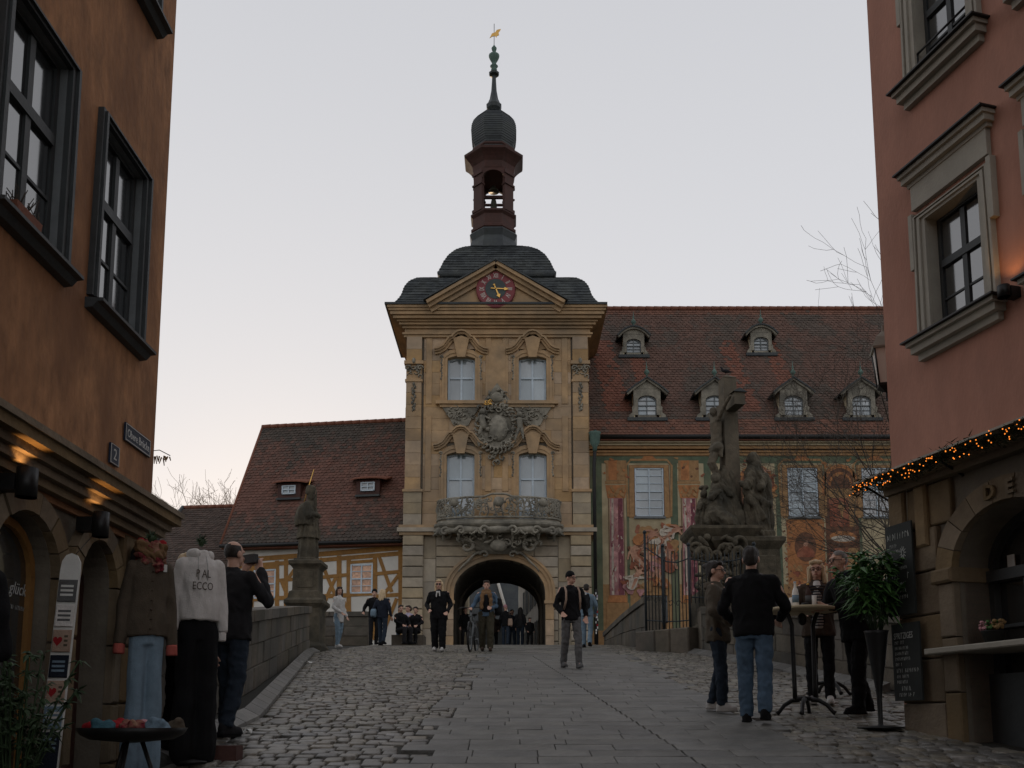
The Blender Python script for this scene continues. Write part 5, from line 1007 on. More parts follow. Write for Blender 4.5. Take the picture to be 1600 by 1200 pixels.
# chalkboards on wires
def scribble(name, n, sz, par, fr, u, z, w_, m='chalk'):
    """a line of handwriting too small to read"""
    q = MB(fr); r = random.Random(int(u*991 + z*313)); x = u; wd = sz*.42
    for k in range(int(n)):
        if r.random() < .12: x += wd; continue
        pts = [(x + wd*r.uniform(0, .8), z + sz*.72*r.random()) for _ in range(r.choice((3, 4, 4)))]; pts[0] = (x + wd*.1, z + sz*.02*r.random()); pts[1] = (x + wd*.2, z + sz*.7)
        for a, b in zip(pts, pts[1:]):
            if math.dist(a, b) > .003: q.ribbon([a, b], -sz*.028, sz*.028, w_-.001, w_)
        x += wd
    o = q.build(name, m, par); o['kind'] = 'stuff'; return o
def chalkboard(label, u0, u1, z0, z1, lines, title_sizes):
    t = thing('chalkboard', label, 'chalkboard', FB((u0+u1)/2, .2, z0)); MB(FB).box(u0, u1, .145, .165, z0, z1).build('board', 'chalkboard', t)
    z = z1 - .05
    for s, sz, ind in lines:
        z -= sz*1.12
        if not s: continue
        if s[0] == '~': scribble('chalk_line', len(s)*.9, sz, t, FB, u0 + .03 + ind, z, .167); continue
        text('chalk_line', s, sz, 'chalk', t, FB, u1 - .02 - ind if False else u0 + .03 + ind, z, .167, .0005, sx=.62, align='LEFT', shear=.05)
    return t
b1 = chalkboard('upper chalkboard hanging on wires at the right shop corner', .06, .43, 2.29, 3.17, [('~'*11, .085, .0), ('', .02, 0), ('~'*6, .05, .03), ('~'*9, .05, .03), ('~~~', .05, .03), ('', .05, 0), ('~'*13, .05, .03), ('~'*8, .085, .04), ('~'*10, .055, .03), ('~'*10, .055, .03), ('~'*12, .055, .03)], None)
for u in (.06, .375): MB(FB).tube([(u, .155, 3.17), (u, .14, 3.6)], .003, 5).build('wire', 'frame_stone', b1)
q = MB(FB)
for k in range(11): a = k*.57; q.ribbon([(.3 + .02*math.cos(a), 2.88 + .035*math.sin(a)), (.3 + .045*math.cos(a), 2.88 + .065*math.sin(a))], -.003, .003, .165, .1675)
q.ribbon([(.3+.018*math.cos(a*.5), 2.88+.03*math.sin(a*.5)) for a in range(13)], -.003, .003, .165, .1675); q.build('chalk_drawing', 'chalk', b1)
chalkboard('lower chalkboard with the heading Spritziges at the right shop corner', .08, .46, 1.48, 2.21, [('SPRITZIGES', .085, .0), ('~'*8, .046, .01), ('~'*12, .046, .01), ('~'*12, .046, .01), ('~'*13, .046, .01), ('~'*6, .046, .01), ('~'*15, .056, .02), ('~'*10, .046, .02), ('~'*9, .046, .02), ('~'*6, .06, .08), ('~'*13, .05, .02)], None)
# corner lantern
lt = thing('street_lantern', 'old street lantern with pale glass at the corner of the terracotta house', 'lantern', (4.05, 9.55, 4.85)); c = (4.07, 9.7, 0)
MB().lathe([(.11,4.92),(.16,5.3)], c, 4, R(30), sm=False).build('glass', 'lamp_glass', lt); MB().lathe([(.19,5.3),(.2,5.32),(.13,5.44),(.06,5.5),(.03,5.52),(.02,5.6)], c, 4, R(30), sm=False).build('hood', 'frame_stone', lt); MB().lathe([(.03,4.84),(.12,4.89),(.125,4.92),(.1,4.92)], c, 4, R(30), sm=False).build('base', 'black_metal', lt)
for k in range(4): a = R(30+90*k); MB().tube([(c[0]+.113*math.cos(a), c[1]+.113*math.sin(a), 4.9), (c[0]+.165*math.cos(a), c[1]+.165*math.sin(a), 5.31)], .011, 5).build('glazing_bar', 'black_metal', lt)
MB().tube([(4.07, 9.7, 4.86), (4.07, 9.7, 4.75), (4.25, 9.3, 4.72)], .018, 6).build('bracket', 'black_metal', lt)

scribble('shop_lettering', 11, .036, A, FA, 5.33, 1.93, -.157)
# ================================================================ bishop statue on the left pier
def stepped(par, name, secs, m, cx, cy, rz=0):
    ca, sa = math.cos(rz), math.sin(rz); mb = MB()
    mb.loft([[(cx + ca*x - sa*y, cy + sa*x + ca*y, z) for x, y in ((-hx,-hy),(hx,-hy),(hx,hy),(-hx,hy))] for hx, hy, z in secs]); return mb.build(name, m, par)
sx, sy = -5.16, 23.2; gz = zg(sy)
ST = thing('bishop_statue', 'weathered stone statue of a robed bishop on a tall pedestal by the left parapet', 'statue', (sx, sy, gz))
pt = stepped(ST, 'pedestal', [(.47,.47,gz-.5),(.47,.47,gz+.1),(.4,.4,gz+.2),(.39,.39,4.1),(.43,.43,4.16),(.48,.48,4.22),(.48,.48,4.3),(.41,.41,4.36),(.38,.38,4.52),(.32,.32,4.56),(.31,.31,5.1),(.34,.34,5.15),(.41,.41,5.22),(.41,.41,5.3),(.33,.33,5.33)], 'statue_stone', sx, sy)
MB(Fr((sx, sy-.315), (1,0), (0,-1))).blk(-.2, .2, 4.62, 5.04, -.02, .02, .015).build('inset_panel', 'statue_stone', pt)
def P(*l): return [Vector(q) for q in l]
def robe(mb, cx, cy, z, prof, n=26, folds=9, amp=.035, ph=0, sq=.8):
    """draped body: elliptic sections with folds"""
    secs = []
    for r, dz, dx, dy, f in prof: secs.append([(cx + dx + (r + f*amp*math.sin(folds*a + ph + dz*1.5))*math.cos(a), cy + dy + (r + f*amp*math.sin(folds*a + ph + dz*1.5))*math.sin(a)*sq, z + dz) for a in [2*math.pi*j/n for j in range(n)]])
    mb.loft(secs, 0, True)
mb = MB(); z0 = 5.3; ox, oy = sx-.02, sy
mb.box(ox-.3, ox+.3, oy-.28, oy+.28, z0, z0+.08)
robe(mb, ox, oy, z0, [(.25,.05,0,0,1),(.24,.35,0,0,1),(.22,.72,0,0,.8)], folds=8)
robe(mb, ox, oy, z0, [(.29,.62,0,0,1),(.27,.8,0,0,1),(.24,1.05,0,0,.8),(.22,1.2,0,0,.3),(.2,1.4,0,0,0),(.12,1.58,.0,0,0)], folds=11)
for s in (-1, 1): mb.cap((ox-.02, oy+s*.19, z0+1.45), (ox+.02, oy+s*.25, z0+1.18), .1, .1); mb.cap((ox+.02, oy+s*.25, z0+1.18), (ox+.22, oy+s*.1, z0+1.22), .09, .06)
robe(mb, ox-.06, oy, z0, [(.27,.95,0,0,1),(.28,1.1,0,0,1),(.24,1.35,0,0,.6),(.16,1.52,0,0,0)], folds=9, sq=1.0)
mb.ell((ox+.05, oy, z0+1.72), (.1,.09,.13), 10, 8); mb.cap((ox+.1, oy, z0+1.64), (ox+.13, oy, z0+1.57), .05, .04); mb.cap((ox, oy, z0+1.5), (ox+.02, oy, z0+1.65), .07, .06)
robe(mb, ox+.03, oy, z0, [(.11,1.78,0,0,0),(.125,1.86,0,0,0),(.13,1.96,0,0,0),(.1,2.0,0,0,0)], sq=.8)
mb.cap((ox+.16, oy-.1, z0+.95), (ox+.2, oy-.12, z0+1.85), .022, .02)
skin('figure', mb, .016, 'statue_stone', ST, smooth=1, wob=.03, wscale=9, wz=.3, ridge=1)
MB().tube([(ox-.14, oy, z0+1.55), (ox-.02, oy-.02, z0+2.0), (ox+.1, oy-.04, z0+2.42)], .012, 6).build('halo_rod', 'gold', ST)

# ================================================================ crucifixion monument on the right
mx, my = 5.55, 23.5; gz = zg(my)
CM = thing('crucifix_monument', 'dark weathered stone crucifixion monument with mourning figures on a carved pedestal', 'monument', (mx, my, gz))
stepped(CM, 'pedestal_block', [(.92,.7,gz-.6),(.92,.7,3.7),(.84,.6,3.78),(.8,.58,5.6),(.86,.64,5.7),(.93,.7,5.8),(.93,.7,5.9),(.86,.64,5.93)], 'statue_stone', 5.92, 23.5)
stepped(CM, 'side_block', [(.6,.6,gz-.5),(.6,.6,3.6),(.52,.52,3.7),(.5,.5,4.5),(.3,.4,4.6)], 'statue_stone', 5.1, 23.1)
for dx, w_ in ((-.55, .22), (.0, .2), (.52, .24)): MB(Fr((5.92+dx*.85, 23.5-.59), (1,0), (0,-1))).blk(-w_, w_, 3.95, 5.45, -.05, .045, .03).build('pedestal_panel', 'statue_stone', CM)
q = MB(); r_ = random.Random(6); q.fr = Fr((5.15, 22.75), (1,0), (0,-1)); scrolls(q, -.55, .5, 4.2, 5.9, 46, r_, lambda u, z: .0, .07, .42); 
for s in (-1, 1): q.tube([(s*(.42 + .2*(1-t/12)*math.cos(t*.6)), .08, 5.3 + .35*(1-t/12)*math.sin(t*.6)) for t in range(12)], [.1-.005*t for t in range(12)], 6)
q.build('console_relief', 'statue_stone', CM)
stepped(CM, 'upper_plinth', [(.45,.45,4.5),(.42,.42,5.55),(.6,.55,5.8),(.85,.7,6.02),(.9,.75,6.1),(.9,.75,6.17),(.75,.62,6.2)], 'statue_stone', 5.35, 23.45)
rk = MB(); robe(rk, 5.45, 23.5, 6.15, [(.62,0,0,0,1),(.55,.3,0,0,1),(.45,.7,.02,0,1),(.34,1.1,.05,0,1),(.24,1.5,.08,0,1),(.12,1.75,.1,0,0)], folds=7, amp=.07)
rk.cap((5.15,23.2,6.4),(5.3,23.3,7.35),.26,.16); rk.ell((5.24,23.22,7.5),(.12,.13,.14)); rk.cap((5.2,23.2,7.25),(5.05,23.0,6.95),.09,.07); rk.cap((5.05,23.0,6.95),(5.25,22.95,7.1),.07,.05); rk.cap((5.2,23.1,6.5),(5.45,22.95,6.3),.25,.2); rk.cap((5.35,23.2,7.3),(5.6,23.2,7.05),.09,.07)
skin('kneeling_figure', rk, .02, 'statue_stone', CM, smooth=1, wob=.07, wscale=6, wz=.5, ridge=1.2)
an = MB(); robe(an, 4.93, 23.35, 6.15, [(.22,0,0,0,1),(.2,.35,0,0,1),(.15,.7,0,0,.5),(.1,.85,0,0,0)], folds=6, amp=.05); an.ell((4.93,23.3,7.12),(.09,.1,.12)); an.cap((4.9,23.3,6.9),(4.75,23.15,6.7),.07,.05); an.cap((4.97,23.3,6.9),(5.1,23.1,6.75),.07,.05); an.ell((4.93,23.32,7.28),(.12,.1,.06))
skin('small_figure', an, .02, 'statue_stone', CM, smooth=1, wob=.05, wscale=9, wz=.5, ridge=1.2)
mq = MB(); gx, gy, g0 = 6.28, 23.3, 5.93                  # standing mourner, head turned up to the cross
mq.box(gx-.35, gx+.35, gy-.3, gy+.3, g0, g0+.16)
robe(mq, gx, gy, g0, [(.34,.12,.03,0,1),(.33,.5,.02,0,1.2),(.3,.9,0,0,1.2),(.28,1.2,.0,0,1),(.27,1.5,-.02,0,.8),(.24,1.75,-.04,0,.4),(.12,1.92,-.06,0,0)], folds=7, amp=.06, ph=1)
mq.cap((gx-.14, gy-.15, g0+1.65), (gx-.3, gy-.22, g0+1.3), .11, .1); mq.cap((gx-.3, gy-.22, g0+1.3), (gx-.45, gy-.2, g0+1.42), .08, .05); mq.cap((gx+.2, gy-.1, g0+1.6), (gx+.05, gy-.28, g0+1.3), .11, .09); mq.cap((gx+.26, gy-.05, g0+1.5), (gx+.3, gy, g0+.4), .1, .12); mq.cap((gx-.3,gy-.15,g0+1.2),(gx+.25,gy-.2,g0+.85),.1,.09); mq.cap((gx-.25,gy-.2,g0+1.05),(gx+.1,gy-.25,g0+.5),.08,.08)
mq.ell((gx-.1, gy-.02, g0+2.1), (.12,.13,.15), 10, 8); mq.cap((gx-.19, gy-.04, g0+2.1), (gx-.22, gy-.05, g0+2.07), .03, .02); robe(mq, gx-.06, gy+.02, g0, [(.16,1.8,.05,0,0),(.15,2.0,.04,0,0),(.14,2.15,.02,0,0),(.08,2.26,0,0,0)], sq=1)
skin('mourning_figure', mq, .018, 'statue_stone', CM, smooth=1, wob=.06, wscale=7, wz=.35, ridge=1.2)
# the cross stands turned to the left: beam towards and away from the viewer
ca = R(80); d = Vector((math.cos(ca), -math.sin(ca), 0)); nL = Vector((-math.sin(ca), -math.cos(ca), 0)); cx, cy = 5.68, 23.55
FX = lambda u, w_, z: (cx + d.x*u + nL.x*w_, cy + d.y*u + nL.y*w_, z)
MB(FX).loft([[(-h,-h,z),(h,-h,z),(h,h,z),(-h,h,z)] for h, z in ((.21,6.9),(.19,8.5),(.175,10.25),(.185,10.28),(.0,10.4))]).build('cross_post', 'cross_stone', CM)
MB(FX).box(-.75, .75, -.14, .14, 9.34, 9.66).build('cross_beam', 'cross_stone', CM); MB(FX).loft([[(.42,-.19,9.66),(.8,-.19,9.66),(.8,.19,9.66),(.42,.19,9.66)], [(.42,-.02,9.76),(.8,-.02,9.76),(.8,.02,9.76),(.42,.02,9.76)]]).build('beam_cap', 'slate_plain', CM)
cr = MB(FX); B_ = .34
for a, b, ra, rb in (((0,B_,9.05),(0,B_,8.72),.17,.15),((0,B_,8.72),(0,B_,8.4),.15,.17),((.1,B_,8.38),(.11,B_+.16,7.98),.1,.08),((.11,B_+.16,7.98),(.05,B_,7.6),.075,.05),((-.1,B_,8.38),(-.06,B_+.18,7.98),.1,.08),((-.06,B_+.18,7.98),(.0,B_+.03,7.6),.075,.05),((.17,B_,9.12),(.42,B_-.04,9.35),.07,.055),((.42,B_-.04,9.35),(.72,B_-.1,9.55),.055,.04),((-.17,B_,9.12),(-.42,B_-.04,9.35),.07,.055),((-.42,B_-.04,9.35),(-.72,B_-.1,9.55),.055,.04),((.02,B_+.02,7.6),(.03,B_+.1,7.45),.05,.04),((0,B_,9.1),(.02,B_+.05,9.3),.07,.06),((-.17,B_+.02,8.4),(.17,B_+.04,8.35),.14,.15),((.2,B_,8.4),(.24,B_-.02,8.1),.08,.04)): cr.cap(a, b, ra, rb)
cr.ell((.03, B_+.09, 9.35), (.1,.11,.13)); skin('crucified_figure', cr, .02, 'cross_stone', CM, smooth=2, wob=.015, wscale=12)
# iron railing round the monument
def railing(label, pts, tops, bots, n, posts, rails=(.12, .9)):
    t = thing('iron_railing', label, 'railing', pts[0]); a, b = Vector((*pts[0][:2], 0)), Vector((*pts[1][:2], 0))
    f = lambda s: a.lerp(b, s); tp = lambda s: float(np.interp(s, [i/(len(tops)-1) for i in range(len(tops))], tops)); bt = lambda s: float(np.interp(s, [0, 1], bots))
    for i in range(n+1):
        s = i/n; p = f(s); q = MB(); z1 = tp(s) + (.05 if i % 2 else 0); q.tube([(p.x, p.y, bt(s)), (p.x, p.y, z1), (p.x, p.y, z1+.09)], [.0115, .0115, .002], 5); q.build('bar', 'iron', t)
    for s in posts: p = f(s); q = MB(); q.tube([(p.x, p.y, bt(s)-.1), (p.x, p.y, tp(s)+.1)], .032, 6); q.ell((p.x, p.y, tp(s)+.14), .05, 7, 5); q.build('post', 'iron', t)
    for k in rails: MB().tube([tuple(f(s) + Vector((0, 0, bt(s) + (tp(s)-bt(s))*k))) for s in [j/12 for j in range(13)]], .016, 5).build('rail', 'iron', t)
    for j in range(6): s = (j+.5)/6; p = f(s); dd = (b-a).normalized(); zc = bt(s) + (tp(s)-bt(s))*.35; MB().tube([tuple(p + dd*(.1*(1-q/10)*math.cos(q*.7)) + Vector((0, 0, zc + .1*(1-q/10)*math.sin(q*.7)))) for q in range(10)], .008, 4).build('scroll', 'iron', t)
    return t
railing('tall dark iron railing with swept top left of the crucifix monument', ((3.3, 22.7, 3.5), (4.2, 21.75, 3.5)), [5.85, 5.6, 5.35, 5.28, 5.35], [3.5, 3.45], 13, (0, .42, 1))
railing('low dark iron railing on the parapet in front of the crucifix monument', ((4.24, 21.72, 4.2), (5.75, 21.6, 4.2)), [5.25, 5.15, 5.2, 5.35], [4.08, 4.06], 17, (.98,))
pl = thing('railing_plinth', 'low stone plinth under the tall iron railing', 'plinth', (3.75, 22.2, 3.0)); fr = Fr((3.2, 22.75), (.95, -1.0), (-1, -.95))
for i, (a, b) in enumerate(((-.1,.5),(.5,.95),(.95,1.5))): MB(fr).blk(a+.005, b-.005, 2.7, 3.5, -.3, .16, .03).build('plinth_stone', 'parapet_stone', pl)
w2 = parapet('monument_parapet', 'blocky dark stone wall under the monument railing', (4.4, 21.45), (6.4, 21.2), (0, -1), 1.12)
# pigeon on the cross
pg = thing('pigeon', 'dark pigeon perched on top of the stone cross', 'bird', (5.6, 23.5, 10.4)); q = MB(); bx, by, bz0 = 0, 0, 0; q.fr = lambda a, b, c: (cx-.05 + .66*a, cy-.05 + .66*b, 10.42 + .66*c)
q.loft([[(bx + t*.36 - .05 + 0, by + r*math.cos(a), bz0 + .1 - t*.05 + r*.9*math.sin(a)) for a in [j*.785 for j in range(8)]] for t, r in ((-.35,.01),(-.25,.04),(-.05,.075),(.25,.085),(.5,.06),(.8,.03),(1.1,.012))]); q.cap((bx-.12, by, bz0+.15), (bx-.15, by, bz0+.22), .05, .035); q.ell((bx-.17, by, bz0+.25), (.042,.036,.036)); q.cap((bx-.2, by, bz0+.245), (bx-.24, by, bz0+.235), .012, .004); q.cap((bx, by-.02, bz0+.05), (bx, by-.02, bz0-.03), .012, .01); q.cap((bx, by+.03, bz0+.05), (bx, by+.03, bz0-.03), .012, .01)
skin('body', q, .008, 'cloth_charcoal', pg, smooth=2)
# sticker-covered pole by the tower
po = thing('sticker_pole', 'thin dark pole covered with stickers beside the tower', 'pole', (3.2, 34.8, zg(34.8))); MB().tube([(3.2, 34.8, zg(34.8)), (3.2, 34.8, 6.3)], .05, 8).build('shaft', 'black_metal', po); r_ = random.Random(1)
for k in range(16): z = 4.6 + k*.1; a0 = r_.uniform(3.5, 5.9); MB().loft([[(3.2 + .053*math.cos(a), 34.8 + .053*math.sin(a), zz) for a in (a0-.6, a0-.2, a0+.2, a0+.6)] for zz in (z, z+.08)], cap=False).build('sticker', r_.choice(['white_paint','cloth_red','cloth_denim_light','white_paint','cloth_lilac']), po)
# ================================================================ people
def person(label, x, y, face, h=1.72, top='black', legs='black', shoes='black', hair=('short', 'brown'), aL=None, aR=None, stride=0, lean=(0, 0), hem=.86, near=False, wide=1., legw=1., seated=False, female=False, headturn=0, z=None, hands=True, coat=0, sleeve=True):
    """body = one skin (head with face, trunk, limbs, five-fingered hands); clothes, shoes and hair are shells of their own"""
    gz = zg(y) + .03 if z is None else z; s = h/1.75; rz = R(face); t = thing('person', label, 'person', (x, y, gz), rz)
    ca, sa = math.cos(rz), math.sin(rz); W = wide*(.92 if female else 1.)
    fr = lambda a, b, c: (x + s*(ca*a - sa*b), y + s*(sa*a + ca*b), gz + s*c)
    dz = -.45 if seated else 0
    lx, ly = lean
    def up(p): k = max(0, (p[2]-.95-dz)/.75); return (p[0] + lx*k, p[1] + ly*k, p[2])
    rp_ = random.Random(int(abs(x)*1000 + y*77)); hipz = .93 + dz; legsP = []
    if not stride and not seated: stride = rp_.uniform(-.07, .07)
    if not headturn and not near: headturn = rp_.uniform(-35, 35)
    for sd in (-1, 1):
        hp = (sd*.09, 0, hipz); st = stride*sd
        if seated: kn = (sd*.12, -.42, .5); an = (sd*.12, -.4, .09)
        else: kn = (sd*.1, -st*.55 - .015 - abs(stride)*.12, .5); an = (sd*.1, -st + (.05 if st < 0 else 0), .085 + (.03 if st < -.02 else 0))
        legsP.append((hp, kn, an))
    def arm(sd, o): 
        sh = up((sd*.185*W, 0, 1.42+dz)); 
        if o: return sh, o[0], o[1]
        j = rp_.uniform(0, 1); return sh, up((sd*(.24+.03*j)*W, .03+.05*rp_.uniform(-1, 1), 1.14+dz)), up((sd*(.25 - .1*j*j)*W, -.05 - .2*j, .89 + .1*j*j + dz))
    AL, AR_ = arm(1, aL), arm(-1, aR)
    vb = .0085 if near else .016; vc = .011 if near else .018
    hd = R(headturn); hc, hs_ = math.cos(hd), math.sin(hd); h0 = up((0, 0, 1.63+dz))
    hp_ = lambda a, b, c: (h0[0] + hc*a - hs_*b, h0[1] + hs_*a + hc*b, 1.63+dz + (c-1.63))
    b = MB(fr)
    b.hull([(*up((0,.0,q+dz)), rx*W, ry) for q, rx, ry in ((.84,.1,.08),(.93,.14,.095),(1.06,.125,.085),(1.2,.145,.1),(1.34,.16,.105),(1.42,.12,.085),(1.47,.06,.06))])
    b.cap(up((0,.01,1.42+dz)), hp_(0,.015,1.58), .058, .05)
    b.ell(hp_(0,.015,1.66), (.073,.09,.092), 14, 10); b.ell(hp_(0,-.012,1.595), (.058,.068,.075), 12, 8); b.cap(hp_(0,-.055,1.555), hp_(0,-.06,1.552), .026, .022)
    b.cap(hp_(0,-.074,1.645), hp_(0,-.1,1.605), .011, .017); b.cap(hp_(-.035,-.072,1.665), hp_(.035,-.072,1.665), .014, .014); b.cap(hp_(-.022,-.074,1.572), hp_(.022,-.074,1.572), .011, .011)
    for sd in (-1, 1): b.ell(hp_(sd*.076,.015,1.625), (.014,.024,.036), 8, 6)
    for sd, (sh, el, wr) in ((1, AL), (-1, AR_)):
        b.cap(sh, el, .048, .04); b.cap(el, wr, .04, .027)
        e, w_ = Vector(el), Vector(wr); dr = (w_-e).normalized(); side = dr.cross(Vector((0, -1, 0))); side = side.normalized() if side.length > .1 else Vector((1, 0, 0)); fw = side.cross(dr).normalized()
        if not hands: continue
        pe = w_ + dr*.085
        for k in range(4):
            o = side*(.03 - .02*k); b.cap(tuple(w_ + o*.5), tuple(pe + o), .017, .013)
            ln = (.06, .072, .068, .05)[k]; mid = pe + o*1.1 + dr*ln*.55 + fw*.008; b.cap(tuple(pe+o), tuple(mid), .0105, .0095); b.cap(tuple(mid), tuple(mid + dr*ln*.35 + fw*.022), .0095, .008)
        tb = w_ + dr*.03 + side*.03; tm = tb + side*.026 + dr*.032; b.cap(tuple(tb), tuple(tm), .013, .0115); b.cap(tuple(tm), tuple(tm + dr*.032 + side*.006 + fw*.008), .0115, .009)
    for hp, kn, an in legsP: b.cap(hp, kn, .078, .052); b.cap(kn, an, .05, .036); b.cap(an, (an[0], an[1]-.12, an[2]-.045), .034, .028)
    skin('body', b, vb, 'skin', t, smooth=3)
    # clothes
    hz_ = hem + dz; q = MB(fr); f = .9 if female else 1.
    q.hull([(*up((0,.0,hz_)), (.178+coat*.5)*W, .125+coat*.4), (*up((0,0,hz_+.1)), (.178+coat*.3)*W, .127+coat*.3), (*up((0,0,1.1+dz)), .166*W, .12), (*up((0,0,1.28+dz)), .19*W, .13), (*up((0,0,1.38+dz)), .19*W, .122), (*up((0,.01,1.44+dz)), .13*W, .095), (*up((0,.012,1.485+dz)), .068, .066), (*up((0,.014,1.51+dz)), .06, .06)], 18)
    for sh, el, wr in (AL, AR_):
        q.cap((sh[0]*.93, sh[1], sh[2]-.018), el, .064, .054); q.cap((sh[0]*.93, sh[1], sh[2]-.018), up((0, .01, 1.42+dz)), .064, .07); q.tube([el, tuple(Vector(el).lerp(Vector(wr), .97))], [.053, .041], 12)
    tp = skin('jacket', q, vc, 'cloth_' + top, t, smooth=3, wob=.022, wscale=9, wz=.9, ridge=1.)
    q = MB(fr); q.hull([(0,0,hipz-.1,.14*W,.1),(0,0,hipz,.155*W,.108),(0,0,hipz+.06,.14*W,.098)], 16)
    for hp, kn, an in legsP: q.cap(hp, kn, .09*legw, .07*legw); q.tube([kn, (an[0], an[1]+.005, an[2]-.015)], [.069*legw, .058*legw], 12)
    skin('trousers', q, vc, 'cloth_' + legs, t, smooth=2, wob=.02, wscale=10, wz=1.3, ridge=.9)
    for hp, kn, an in legsP:
        q = MB(fr); a0, a1, a2 = an; q.cap((a0, a1+.035, a2-.03), (a0*1.08, a1-.13, a2-.05), .046, .04); q.cap((a0, a1+.03, a2-.01), (a0*1.04, a1-.05, a2-.02), .046, .042); q.box(a0-.04, a0+.045, a1-.165, a1+.075, a2-.085, a2-.06); skin('shoe', q, .012, 'cloth_' + shoes, t, smooth=2)
    # hair
    kind, col = hair; q = MB(fr)
    if kind in ('bald', 'buzz'):                          # close-cropped hair: a thin cap that follows the skull, open at the crown when balding
        n, m_ = 30, 18; P_ = lambda i, j: (.0775*math.cos(2*math.pi*j/n)*math.sin(math.pi*i/m_), .015 + .0935*math.sin(2*math.pi*j/n)*math.sin(math.pi*i/m_), 1.659 - .0955*math.cos(math.pi*i/m_)); fs = []
        for i in range(m_):
            for j in range(n):
                c = [sum(t_)/4 for t_ in zip(P_(i,j), P_(i,j+1), P_(i+1,j), P_(i+1,j+1))]; lim = 1.70 + .25*max(0, c[1]-.03) if kind == 'bald' else 9
                if (c[1] > .0 and 1.6 < c[2] < lim) or (kind == 'buzz' and c[2] > 1.69 and c[1] > -.055): fs.append((i, j))
        for i, j in fs: q.add([hp_(*P_(i,j)), hp_(*P_(i,j+1)), hp_(*P_(i+1,j+1)), hp_(*P_(i+1,j))], [(0,1,2,3)], 0, True)
        q.build('hair', 'hair_' + col, t, fix=False)
    elif kind == 'beanie': q.ell(hp_(0,.018,1.692), (.085,.1,.088), 14, 10); q.hull([(*hp_(0,.018,1.655), .086, .1), (*hp_(0,.018,1.7), .087, .102)])
    else:
        q.ell(hp_(0,.03,1.68), (.083,.092,.088), 14, 10); q.ell(hp_(0,.055,1.64), (.078,.07,.085), 12, 8)
        q.cap(hp_(-.05,-.055,1.722), hp_(.05,-.055,1.722), .026, .026)
        if kind in ('long', 'bob'):
            L = .2 if kind == 'bob' else .38
            for sd in (-1, 1): q.cap(hp_(sd*.078,.01,1.66), hp_(sd*.09,-.0,1.63-L*.75), .032, .026); q.cap(hp_(sd*.05,.07,1.64), hp_(sd*.07,.085,1.63-L), .05, .035)
            q.cap(hp_(0,.085,1.64), hp_(0,.1,1.62-L), .06, .045)
        if kind == 'bun': q.ell(hp_(0,.12,1.7), (.04,.04,.04))
    if kind not in ('bald', 'buzz'): skin('hair' if kind != 'beanie' else 'beanie', q, .009 if near else .014, ('hair_' if kind != 'beanie' else 'cloth_') + col, t, smooth=2, wob=.012 if kind not in ('bald', 'beanie') else .003, wscale=30, wz=.3)
    if near or face in range(-100, 101):
        for sd in (-1, 1): MB(fr).ell(hp_(sd*.031,-.079,1.632), (.013,.008,.008), 8, 5).build('eye', 'eye_dark', t)
        MB(fr).ell(hp_(0,-.085,1.571), (.023,.007,.008), 8, 5).build('mouth', 'lips', t)
    return t, fr, hp_
def glasses(t, fr, hp, m='black_metal', solid=False):
    q = MB(fr)
    for sd in (-1, 1):
        ring = [hp(sd*.034 + .028*math.cos(a), -.098, 1.633 + .021*math.sin(a)) for a in [j*.7 for j in range(10)]]; q.tube(ring, .0035, 5); q.tube([hp(sd*.062,-.094,1.638), hp(sd*.08,.01,1.64)], .003, 4)
        if solid: q.ell(hp(sd*.034,-.096,1.632), (.028,.006,.022), 10, 5)
    q.tube([hp(-.01,-.1,1.638), hp(.01,-.1,1.638)], .003, 4); q.build('sunglasses' if solid else 'glasses', m, t)
def bag(t, fr, c, r, m, strap=None, name='bag'):
    q = MB(fr); q.hull([(c[0],c[1],c[2]-r[2],r[0]*.85,r[1]*.8),(c[0],c[1],c[2]-r[2]*.6,r[0],r[1]),(c[0],c[1],c[2]+r[2]*.5,r[0]*.95,r[1]*.9),(c[0],c[1],c[2]+r[2],r[0]*.75,r[1]*.6)]); o = skin(name, q, .015, m, t, smooth=2, wob=.02, wscale=9)
    if strap: MB(fr).tube(strap, .012, 5).build('strap', m, o)
# --- walkers in the middle
t, fr, hp = person('man in black jacket, beanie and grey trousers walking down the slabs with a backpack', 1.055, 16.46, 12, 1.73, 'black', 'grey', 'grey', ('beanie', 'black'), stride=.13, near=True, headturn=35, aR=((-.27,.03,1.14), (-.2,-.14,.98)), aL=((.28,.04,1.14),(.26,-.06,.92))); glasses(t, fr, hp)
bag(t, fr, (0, .2, 1.2), (.15, .1, .24), 'cloth_charcoal', name='backpack')
for sd in (-1, 1): MB(fr).tube([(sd*.11,.1,1.47),(sd*.12,-.02,1.475),(sd*.125,-.125,1.38),(sd*.13,-.15,1.22),(sd*.15,-.06,1.05)], .019, 6).build('backpack_strap', 'cloth_beige', t)
t, fr, hp = person('blonde woman in loose black suit and sunglasses walking on the left slabs', -1.77, 22.26, -5, 1.74, 'black', 'black', 'white', ('long', 'blonde'), stride=.05, near=True, wide=1.22, legw=1.35, female=True, hem=.78, coat=.05); glasses(t, fr, hp, solid=True)
q = MB(fr); q.cap((-.03,-.125,1.45),(-.04,-.14,1.32),.02,.016); q.cap((.03,-.125,1.45),(.045,-.14,1.34),.02,.016); q.ell((0,-.14,1.43),(.03,.02,.025)); skin('neck_scarf', q, .01, 'cloth_white', t, smooth=1)
t, fr, hp = person('woman in denim jacket and leopard scarf pushing a bicycle towards the camera', -.62, 22.3, 0, 1.72, 'denim', 'camo', 'brown', ('bun', 'brown'), stride=.1, near=True, female=True, wide=1.1, legw=1.25, aR=((-.3,-.05,1.15),(-.36,-.28,1.03)), aL=((.3,-.02,1.12),(.12,-.2,1.05)))
